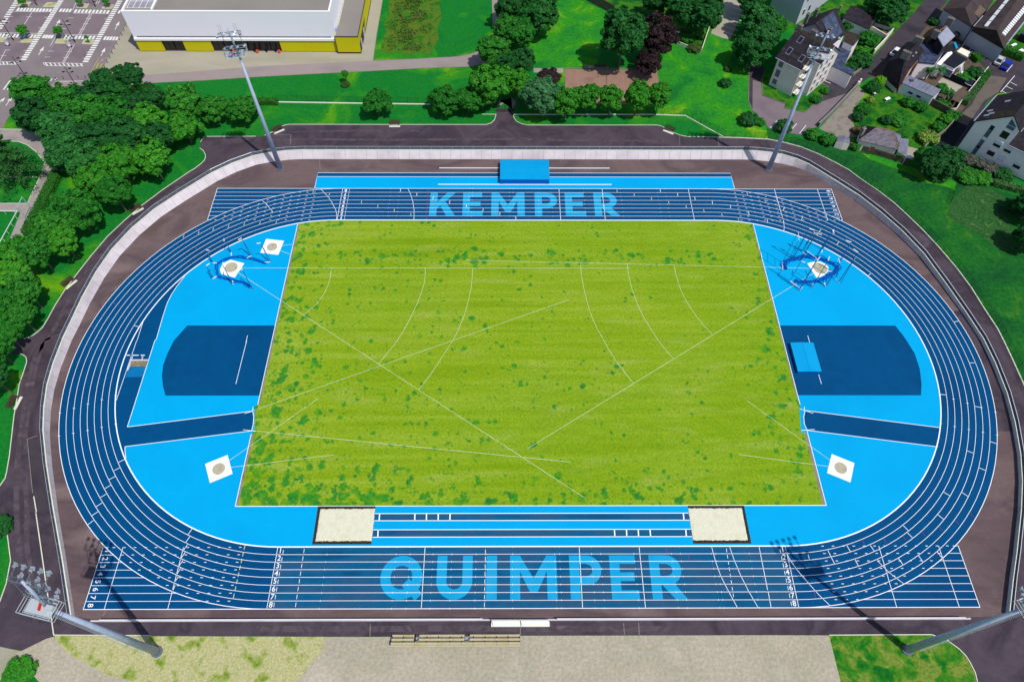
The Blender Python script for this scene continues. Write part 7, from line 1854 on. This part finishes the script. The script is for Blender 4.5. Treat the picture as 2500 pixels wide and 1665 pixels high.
def tree(T, h, leaf, label, group=None, name='broadleaf_tree', low=.22, pool=None, bark='bark', rs=1.0):
    x, y, r_ = T
    k = tk[0]; tk[0] += 1
    r_ *= rs
    t_ = thing(name, label, 'tree', (x, y, 0), 0, group)
    zc = h * .6; hz = min(h * .40, r_ * (.95 if low < .2 else .80))
    tr_ = child('trunk', TRUNKS[k % 3], t_, M[bark], (0, 0, 0), (max(.35, r_ * .5), max(.35, r_ * .5), max(.6, (zc - hz * .45)) * .72))
    pool = pool or CROWNS
    cr = child('crown', pool[k % len(pool)], t_, M[leaf], (0, 0, zc), (r_ * rng.uniform(.98, 1.08), r_ * rng.uniform(.98, 1.08), hz * 1.04), rng.uniform(0, 2 * PI))
    return t_


WOOD = 'trees of the wood at the upper left'
for T, h, m_, lb in (((-119.1, 71.2, 5.2), 12, 'leaf_mid', 'leftmost tall tree of the wood, touching the zebra crossing'),
                     ((-116.5, 64.0, 4.7), 11, 'leaf_dark', 'dark tree below the leftmost tall tree, shading the grey lane'),
                     ((-111.9, 70.4, 4.9), 9, 'leaf_mid', 'tree right of the leftmost one, just below the car park grass'),
                     ((-105.2, 70.8, 4.5), 9, 'leaf_dark', 'tree in the wood under the lamp post on the footpath'),
                     ((-104.1, 77.5, 3.5), 10, 'leaf_dark', 'dark knobbly tree standing over the yellow bus bay line'),
                     ((-97.5, 78.0, 3.4), 12, 'leaf_dark', 'dark tree with the highest tip, rising over the beige forecourt'),
                     ((-100.1, 73.3, 4.0), 9, 'leaf_dark', 'dark tree directly below the one with the highest tip'),
                     ((-104.1, 64.4, 5.5), 10, 'leaf_mid', 'broad tree in the middle of the upper wood'),
                     ((-108.6, 59.1, 5.2), 11, 'leaf_blue', 'bluish tree on the left rim of the wood above the grey lane'),
                     ((-98.4, 65.2, 4.5), 9, 'leaf_mid', 'tree in the wood right of the broad middle one'),
                     ((-94.4, 70.0, 3.9), 8, 'leaf_dark', 'dark tree where the wood meets the pinkish footpath'),
                     ((-91.4, 73.3, 3.3), 8, 'leaf_dark', 'rounded dark tree at the upper right rim of the wood'),
                     ((-89.6, 63.3, 4.6), 9, 'leaf_bright', 'lighter green tree right of centre in the wood'),
                     ((-82.9, 70.4, 4.6), 9, 'leaf_mid', 'domed tree left of the two small trees with visible trunks'),
                     ((-80.9, 61.7, 4.0), 8, 'leaf_bright', 'lighter tree overhanging the asphalt nook'),
                     ((-75.7, 69.2, 3.6), 7, 'leaf_mid', 'small tree with slanting trunk, left of the pair above the nook'),
                     ((-68.5, 69.2, 3.9), 7, 'leaf_mid', 'small tree with slanting trunk beside the mast, right of the pair'),
                     ((-92.7, 56.4, 5.7), 10, 'leaf_dark', 'broad dark tree at the centre of the lower wood'),
                     ((-99.9, 56.4, 5.0), 10, 'leaf_dark', 'dark tree left of the broad one in the lower wood'),
                     ((-85.3, 56.8, 4.0), 10, 'leaf_dark', 'dark tree shading the parched grass corner'),
                     ((-104.7, 52.8, 5.0), 10, 'leaf_blue', 'bluish tree overhanging the bend of the grey lane'),
                     ((-99.5, 49.5, 4.4), 9, 'leaf_blue', 'bluish tree at the lower end of the wood beside the hedge')):
    tree(T, h, m_, lb, WOOD, rs=1.0)
ROW = 'trees along the western grass strip'
for T, h, m_, lb in (((-91.6, 48.5, 4.5), 10.5, 'leaf_bright', 'bright green tree just below the wood, left of its thin neighbour'),
                     ((-94.9, 42.8, 4.3), 10.5, 'leaf_bright', 'bright green tree at the head of the row beside the open lawn'),
                     ((-89.9, 39.1, 4.2), 10.5, 'leaf_mid', 'mid green tree right below the bright head of the row'),
                     ((-96.1, 33.6, 5.1), 10.5, 'leaf_mid', 'broad tree in the row next to the long trimmed hedge'),
                     ((-98.9, 28.7, 4.7), 10.5, 'leaf_mid', 'tree below the broad one, level with the ball stop frame'),
                     ((-96.1, 25.1, 3.5), 10.5, 'leaf_bright', 'small tree with a pale dead branch on the strip side of the row'),
                     ((-100.4, 22.4, 4.5), 10.5, 'leaf_mid', 'tree in the row below the end of the hedge'),
                     ((-103.8, 21.3, 3.8), 10.5, 'leaf_bright', 'lighter tree overhanging the grey lane at the pitch corner'),
                     ((-103.4, 16.5, 4.4), 10.5, 'leaf_bright', 'bright tree at the left edge, level with the middle western bench'),
                     ((-98.7, 12.1, 3.4), 10.5, 'leaf_mid', 'tree on the strip side, below the middle western bench'),
                     ((-101.2, 9.7, 3.7), 10.5, 'leaf_mid', 'tree with pale bare twigs at the left edge'),
                     ((-98.1, 6.6, 3.2), 10.5, 'leaf_mid', 'tree low in the row with a wide shadow on the strip'),
                     ((-98.8, 2.3, 2.8), 9.5, 'leaf_mid', 'lowest tree of the row beside the asphalt spur'),
                     ((-99.8, -0.8, 3.3), 9.5, 'leaf_mid', 'tree at the left edge above the lower grass strip'),
                     ((-97.2, -7.5, 3.2), 10.5, 'leaf_dark', 'tree mostly outside the frame shading the lower grass strip')):
    tree(T, h, m_, lb, ROW, rs=.95)
tree((-84.7, 49.6, 4.0), 10.5, 'leaf_bright', 'thin bright tree with bare branches showing on the parched corner', ROW, low=.25, pool=LOOSE, bark='bark_pale', rs=1.1)
NC = 'trees of the northern park'
for T, h, m_, lb, lo in (((-36.4, 71.9, 3.7), 6.5, 'leaf_mid', 'single round tree on the northern lawn, left of the others', .1),
                         ((-19.6, 73.2, 3.9), 6.5, 'leaf_mid', 'round clump tree above the gate lawn, left one of two', .1),
                         ((-13.9, 73.0, 4.0), 6.5, 'leaf_mid', 'round clump tree above the gate lawn, right one of two', .1),
                         ((-8.0, 75.7, 5.2), 11, 'leaf_bright', 'large bright tree left of the northern gate', .15),
                         ((-7.9, 91.2, 4.6), 9, 'leaf_mid', 'tree at the bend of the pinkish footpath', .2),
                         ((-4.2, 84.0, 3.3), 10, 'leaf_dark', 'dark tree squeezed behind the large bright gate tree', .2),
                         ((-4.2, 100.3, 3.5), 10, 'leaf_mid', 'tree beside the narrow path near the top edge', .2),
                         ((-3.6, 109.9, 4.0), 10, 'leaf_dark', 'dark tree cut by the top edge beside the narrow path', .2),
                         ((4.5, 106.4, 5.6), 11, 'leaf_dark', 'dark spreading tree with pale forked trunk on the bright lawn', .3),
                         ((-0.6, 97.9, 4.3), 10, 'leaf_mid', 'tree left of the forked trunk', .2),
                         ((-0.7, 86.6, 3.8), 9, 'leaf_dark', 'dark tree above the gate path, right of the footpath end', .2),
                         ((-1.6, 77.8, 3.5), 9, 'leaf_bright', 'tree with thin trunk directly right of the gate', .3),
                         ((4.2, 72.4, 5.2), 10, 'leaf_silver', 'broad silvery tree heading the lime row', .15),
                         ((10.4, 70.7, 3.4), 9, 'leaf_bright', 'lime tree right of the silvery one', .15),
                         ((15.6, 72.4, 3.2), 9, 'leaf_bright', 'lime tree below the left half of the clay court', .15),
                         ((21.3, 71.6, 3.2), 9, 'leaf_bright', 'lime tree below the middle of the clay court', .15),
                         ((27.9, 72.1, 3.6), 10, 'leaf_bright', 'tall lime tree second from the right end of the row', .15),
                         ((33.2, 72.1, 3.1), 10, 'leaf_bright', 'last lime tree at the right end of the row', .15),
                         ((25.6, 91.1, 6.3), 17, 'leaf_dark', 'very large dark green tree behind the clay court', .08),
                         ((35.2, 94.8, 5.2), 12, 'leaf_purple', 'large purple leaved tree beside the dark green one', .12),
                         ((32.6, 88.0, 3.4), 7, 'leaf_purple', 'small purple leaved tree at the edge of the clay court', .12),
                         ((44.2, 106.7, 5.7), 12, 'leaf_dark', 'dark tree at the top edge behind the purple one', .2),
                         ((49.3, 104.7, 5.0), 14, 'leaf_dark', 'dark tree with long pale bare trunks beside the beige yard', .35),
                         ((37.4, 113.8, 4.1), 9, 'leaf_dark', 'dark tree at the top edge above the purple one', .2),
                         ((64.0, 104.6, 5.1), 10, 'leaf_blue', 'upper one of the dark trees beside the beige yard', .2),
                         ((59.7, 91.5, 4.8), 10, 'leaf_dark', 'lower one of the dark trees beside the beige yard', .15),
                         ((64.5, 97.7, 3.7), 9, 'leaf_blue', 'tree between the beige yard trees and the apartment block', .2),
                         ((63.9, 115.1, 4.3), 10, 'leaf_dark', 'dark tree at the top edge behind the beige yard', .2)):
    tree(T, h, m_, lb, NC, low=lo, rs=1.03)
VT = 'trees of the village gardens'
for T, h, m_, lb, lo in (((102.8, 111.4, 4.8), 8, 'leaf_dark', 'dark tree mass left of the street at the top edge', .1),
                         ((100.4, 114.6, 4.1), 8, 'leaf_dark', 'dark tree above the garage at the top edge', .1),
                         ((69.2, 105.5, 3.5), 6, 'leaf_mid', 'green tree between the grey house and the beige yard', .1),
                         ((96.7, 51.4, 3.7), 7, 'leaf_dark', 'big dark bush tree left of the white apartment house', .05),
                         ((93.1, 50.3, 2.5), 7, 'leaf_dark', 'dark bush tree at the end of the pale garden wall', .05),
                         ((93.5, 54.3, 2.0), 5, 'leaf_mid', 'green bush tree beside the fresh black asphalt', .05),
                         ((111.6, 36.9, 3.5), 7, 'leaf_dark', 'dark tree cut by the right edge above the uncut bank', .1),
                         ((107.8, 28.3, 3.2), 7, 'leaf_dark', 'lower dark tree cut by the right edge on the bank', .1),
                         ((110.5, 39.7, 2.3), 2.2, 'leaf_dark', 'low dark bush tree at the rim of the uncut bank', .05)):
    tree(T, h, m_, lb, VT, low=lo, rs=1.1)


def shrub(T, h, leaf, label, group='shrubs of the village gardens', name='shrub', pool=None):
    x, y, r_ = T
    k = tk[0]; tk[0] += 1
    t_ = thing(name, label, 'shrub', (x, y, 0), 0, group)
    child('stem', TRUNKS[k % 3], t_, M['bark'], (0, 0, 0), (.3, .3, h * .3))
    pool = pool or SMALL
    child('crown', pool[k % len(pool)], t_, M[leaf], (0, 0, h * .42), (r_ * .98, r_ * .98, h * .46), rng.uniform(0, 6))


for T, h, m_, lb in (((7.1, 86.8, 2.9), 1.8, 'leaf_purple', 'low purple shrub at the left end of the clay court'),
                     ((52.9, 84.1, 1.6), 2.0, 'leaf_dark', 'lone dark shrub on the mottled lawn'),
                     ((54.6, 90.3, 1.1), 1.2, 'weed', 'small weedy clump above the lone dark shrub'),
                     ((56.1, 69.4, 2.2), 2.5, 'leaf_dark', 'dark shrub at the lower end of the courtyard road'),
                     ((59.0, 68.9, 1.3), 1.6, 'leaf_mid', 'smaller shrub right beside the dark courtyard one'),
                     ((48.3, 107.1, 3.2), 2.5, 'leaf_bright', 'bright shrub mass inside the walled corner'),
                     ((45.1, 103.8, 2.4), 2.2, 'leaf_mid', 'shrub left in the walled corner'),
                     ((47.2, 99.3, 2.0), 1.8, 'weed', 'reddish weedy shrub at the tip of the walled corner'),
                     ((53.8, 110.8, 2.1), 3.0, 'leaf_dark', 'dark shrub at the upper end of the pale V wall'),
                     ((64.4, 66.8, 2.0), 2.6, 'leaf_dark', 'dark shrub behind the upper right mast'),
                     ((70.7, 64.3, 1.8), 2.4, 'leaf_mid', 'shrub at the lower end of the retaining wall'),
                     ((74.0, 62.2, 2.0), 2.4, 'leaf_mid', 'shrub between the driveway and the bank'),
                     ((75.0, 77.6, 1.3), 1.8, 'leaf_mid', 'round shrub on the apartment lawn near the courtyard'),
                     ((78.1, 81.2, 1.1), 1.6, 'leaf_mid', 'round shrub at the tip of the apartment lawn'),
                     ((90.6, 81.9, 2.0), 3.0, 'leaf_dark', 'dark shrub at the head of the driveway'),
                     ((92.9, 83.8, 1.4), 3.4, 'leaf_lime', 'vivid lime green shrub by the row house'),
                     ((88.9, 77.8, 1.1), 1.6, 'leaf_varieg', 'pale flecked shrub beside the stone bench'),
                     ((86.2, 73.9, 1.9), 2.2, 'leaf_mid', 'shrub on the left rim of the bungalow garden'),
                     ((83.9, 70.8, 1.5), 2.2, 'leaf_dark', 'dark shrub on the driveway rim below the mid green one'),
                     ((98.1, 76.5, 1.7), 2.4, 'leaf_mid', 'round shrub in front of the long white shed'),
                     ((100.8, 74.6, 1.9), 2.4, 'leaf_mid', 'spiky shrub at the right end of the long white shed'),
                     ((93.8, 69.9, 2.3), 1.8, 'leaf_mid', 'loose bush in the middle of the bungalow lawn'),
                     ((90.5, 69.7, 1.5), 2.0, 'leaf_dark', 'small dark tree on the lawn above the bungalow'),
                     ((93.3, 64.6, 1.5), 1.6, 'leaf_mid', 'bush right behind the bungalow'),
                     ((98.7, 62.7, 2.3), 2.6, 'leaf_varieg', 'large variegated yellow and green shrub'),
                     ((102.9, 66.8, 1.7), 2.2, 'leaf_mid', 'shrub above the variegated one along the garden wall'),
                     ((105.8, 69.8, 1.7), 2.2, 'leaf_bright', 'bright shrub at the top of the garden wall'),
                     ((107.8, 71.1, 1.7), 2.4, 'leaf_mid', 'round shrub at the corner of the lane'),
                     ((82.2, 66.0, 1.3), 1.5, 'blossom_red', 'red flowering shrub beside the bungalow'),
                     ((91.4, 108.9, 1.6), 3.0, 'leaf_mid', 'green bush below the garage wall'),
                     ((89.5, 110.7, 1.8), 2.2, 'leaf_dark', 'dark bush left of the garage'),
                     ((95.5, 102.6, 2.7), 3.2, 'leaf_mid', 'broad bush between the annex and the garden wall'),
                     ((92.1, 97.3, 2.1), 2.6, 'leaf_bright', 'bright bush in the annex garden'),
                     ((90.7, 92.9, 2.5), 3.2, 'leaf_dark', 'dark palm like bush in the annex garden'),
                     ((88.3, 91.3, 1.5), 1.8, 'leaf_dark', 'low dark bush at the annex corner'),
                     ((116.9, 111.6, 1.6), 2.0, 'leaf_dark', 'dark bush beside the lime green cover'),
                     ((119.4, 88.0, 2.0), 2.6, 'leaf_dark', 'grey green bush in the trampoline garden'),
                     ((116.7, 87.0, 2.0), 1.6, 'leaf_mid', 'low bush on the trampoline lawn'),
                     ((108.9, 82.1, 1.6), 2.0, 'leaf_mid', 'bush between the two palms'),
                     ((106.8, 75.6, 1.6), 2.0, 'leaf_mid', 'bush below the lower palm'),
                     ((106.4, 55.4, 1.7), 2.0, 'blossom', 'pink hydrangea bush at the foot of the white house, leftmost'),
                     ((108.2, 54.1, 1.7), 2.0, 'blossom', 'pink hydrangea bush in the middle of the bed'),
                     ((110.2, 52.2, 1.8), 2.0, 'blossom', 'pink hydrangea bush beside the dark round one'),
                     ((112.5, 50.0, 2.2), 2.2, 'leaf_dark', 'dark round bush at the right corner of the white house'),
                     ((103.1, 49.5, 2.2), 2.0, 'leaf_mid', 'green hedge bush on the rim of the bank'),
                     ((107.0, 49.4, 2.1), 1.8, 'leaf_bright', 'bright bush on the rim of the bank, right'),
                     ((96.7, 50.6, 2.8), 2.0, 'leaf_dark', 'dark shrub at the foot of the boundary, near the bank'),
                     ((103.9, 49.4, 2.5), 1.6, 'leaf_mid', 'shrub row end above the uncut grass'),
                     ((80.1, 60.0, 1.2), 2.2, 'leaf_mid', 'climbing shrub on the left wall of the bungalow'),
                     ((-77.5, -55.4, 2.3), 1.6, 'leaf_bright', 'round bright shrub in the lower left corner'),
                     ((-89.0, -33.0, 2.1), 2.0, 'leaf_dark', 'dark shrub cut by the left edge above the floodlight head')):
    shrub(T, h, m_, lb)
for T, h, lb in (((-136.6, 103.9, 1.5), 4.2, 'leaning young tree on the left grass bed of the car park'), ((-127.0, 103.7, 1.3), 4.2, 'young tree in the middle grass bed beside the driving lane'), ((-142.6, 118.5, 1.1), 3.4, 'young tree cut by the top edge, on the far left bed'), ((-126.4, 118.8, 1.0), 3.4, 'young tree cut by the top edge, right of the zebra column'), ((-118.9, 118.9, 1.1), 3.4, 'young tree cut by the top edge, nearest the hall'), ((-46.1, 84.8, 1.0), 4.6, 'lone sapling with a grassy foot on the northern lawn'), ((-118.8, 101.7, 0.6), 3.0, 'sparse young tree on the right grass bed')):
    t_ = tree(T, h, 'leaf_bright', lb, 'young trees', name='young_tree', low=.4, pool=LOOSE)
    MB().tube((.25, 0, 0), (.25, 0, 1.8), .04).build('stake', M['wood_stake'], t_)
shrub((-46.4, 83.6, 1.2), .9, 'weed', 'tuft of tall grass at the foot of the lone sapling', 'grass tufts', 'grass_tuft')


def palm(p, h, label):
    t_ = thing('palm_tree', label, 'palm', (p[0], p[1], 0), 0, 'palms in the yard')
    MB().tube((0, 0, 0), (0, 0, h), .2, .16, 8).build('trunk', M['bark'], t_)
    mb_ = MB(); rd = random.Random(int(p[0] * 10))
    for k in range(26):
        a = 2 * PI * k / 26 + rd.uniform(-.1, .1); el = rd.uniform(-.2, .9); L_ = rd.uniform(1.3, 1.9)
        pts = []
        for s in range(6):
            f_ = s / 5
            pts.append(Vector((math.cos(a) * L_ * f_ * math.cos(el * (1 - .4 * f_)), math.sin(a) * L_ * f_ * math.cos(el * (1 - .4 * f_)), h + L_ * f_ * math.sin(el) - .9 * f_ * f_)))
        n_ = Vector((-math.sin(a), math.cos(a), 0))
        for s in range(5):
            w0_, w1_ = .30 * math.sin(PI * (s / 5) ** .7 + .1), .30 * math.sin(PI * ((s + 1) / 5) ** .7 + .1) if s < 4 else .02
            mb_.add([pts[s] - n_ * w0_, pts[s + 1] - n_ * w1_, pts[s + 1], pts[s], pts[s + 1] + n_ * w1_, pts[s] + n_ * w0_], [(0, 1, 2, 3), (3, 2, 4, 5)])
    mb_.build('frond_crown', M['leaf_cedar'], t_)


palm((106.00, 86.36), 3.4, 'upper palm between the row house and the extension')
palm((109.29, 86.82), 3.0, 'palm close beside the white extension')
palm((108.48, 77.90), 2.6, 'lower palm beside the brown carport')

# cedar at the left edge
cx, cy, cr_ = (-116.8, 49.2, 7.5)
t = thing('cedar_tree', 'large layered cedar at the left edge', 'tree', (cx, cy, 0))
MB().tube((0, 0, 0), (0, 0, 12.5), .38, .08, 10).build('trunk', M['bark'], t)
mb = MB(); rd = random.Random(5)
for k in range(62):
    z = 1.6 + 10.6 * (k / 61); L_ = (cr_ * 1.15) * (1 - .82 * (z / 12.6)) * rd.uniform(.75, 1.1)
    a = k * 2.4 + rd.uniform(-.3, .3)
    d = Vector((math.cos(a), math.sin(a), -.12)); s_ = Vector((-math.sin(a), math.cos(a), 0))
    for q in range(95):
        f_ = rd.random() ** .7
        wdt = .42 * L_ * (1 - f_ * .75) * (f_ + .15)
        p = Vector((0, 0, z)) + d * L_ * f_ + s_ * rd.uniform(-wdt, wdt) + Vector((0, 0, rd.uniform(-.15, .12)))
        mb.leaf(p, Vector((rd.gauss(0, .3), rd.gauss(0, .3), 1)), .20 * rd.uniform(.7, 1.3), rd)
mb.build('crown', M['leaf_cedar'], t)


def hedge(label, pts, wd, h, leaf='leaf_hedge', dens=26, ls=.2):
    t_ = thing('hedge', label, 'hedge', (pts[0][0], pts[0][1], 0))
    mb_ = MB(); rd = random.Random(int(abs(pts[0][0]) * 7))
    for a, b in zip(pts[:-1], pts[1:]):
        a, b = Vector(a), Vector(b)
        d = b - a; L_ = d.length; d.normalize(); n_ = Vector((-d.y, d.x))
        for k in range(int(L_ * (wd + 2 * h) * dens)):
            u = rd.uniform(0, L_); w_ = rd.uniform(0, wd + 2 * h)
            if w_ < wd: p = a + d * u + n_ * (w_ - wd / 2); q = (p.x, p.y, h + rd.uniform(-.12, .1)); nn = (0, 0, 1)
            else:
                s = 1 if w_ < wd + h else -1
                p = a + d * u + n_ * s * (wd / 2 + rd.uniform(-.1, .06)); q = (p.x, p.y, rd.uniform(0, h)); nn = (n_.x * s, n_.y * s, .2)
            mb_.leaf(q, Vector(nn) + Vector((rd.gauss(0, .35), rd.gauss(0, .35), rd.gauss(0, .35))), ls * rd.uniform(.7, 1.3), rd)
    mb_.build('foliage', M[leaf], t_, worldco=True)
    co = MB()
    for a, b in zip(pts[:-1], pts[1:]):
        a, b = Vector(a), Vector(b); L_ = (b - a).length
        c = (a + b) / 2; co.box((c.x, c.y, h * .46), (L_, wd * .84, h * .88), math.atan2((b - a).y, (b - a).x))
    co.build('hedge_core', M['leaf_hedge'], t_, worldco=True)


hedge('long trimmed hedge along the grey lane', [(-109.03, 50.59), (-108.91, 42.47), (-109.03, 36.75), (-108.91, 31.57)], 2.2, 1.6)
hedge('short trimmed hedge stub at the left end of the northern fence', [(-69.02, 76.38), (-62.53, 76.40)], 1.6, 1.3)
hedge('hedge beside the lane, dark trimmed upper part', [(123.61, 88.76), (119.10, 83.31)], 1.5, 1.5)
hedge('hedge beside the lane, pale rough lower part', [(118.79, 82.86), (112.57, 76.30)], 1.6, 1.6, 'leaf_hedge_pale')
hedge('small square hedge block at the end of the parking bays', [(122.34, 96.78), (123.21, 93.91)], 2.0, 1.3)
hedge('dark tall hedge between the parking bays and the industrial shed', [(122.32, 109.29), (124.95, 104.70), (131.26, 98.27), (135.28, 94.91)], 1.8, 1.8)
hedge('low garden hedge above the uncut bank', [(102.98, 51.88), (107.84, 48.99)], 2.2, 1.2)
hedge('low hedge strip at the far right below the white house', [(109.23, 47.92), (112.24, 46.51), (116.25, 45.11)], 1.6, 1.2, 'leaf_hedge_pale')

# tall meadow growth and rough tufts: uncountable
mb = MB(); rd = random.Random(9)
x0, y0 = (-37.40, 98.56); x1, y1 = (-24.85, 134.61)
for k in range(5200):
    x, y = rd.uniform(x0 + .5, x1 - .5), rd.uniform(y0, y1)
    if (math.sin(x * .9 + y * .35) + math.sin(y * .8 - x * .5 + 2) + math.sin(x * .33 + 1)) < -.5 + rd.uniform(-.7, .7) or (x - x0 < 3.5 and rd.random() < .6 - .15 * math.sin(y)) or (x1 - x < 2.5 and rd.random() < .6): continue
    s = .26 * rd.uniform(.4, 1.5)
    mb.leaf((x, y, rd.uniform(.1, .55)), (rd.gauss(0, .8), rd.gauss(0, .8), .8), s, rd)
tag(mb.build('meadow_growth', M['meadow_leaf']), 'tall rough meadow growth beside the sports hall', 'grass', None, 'stuff')
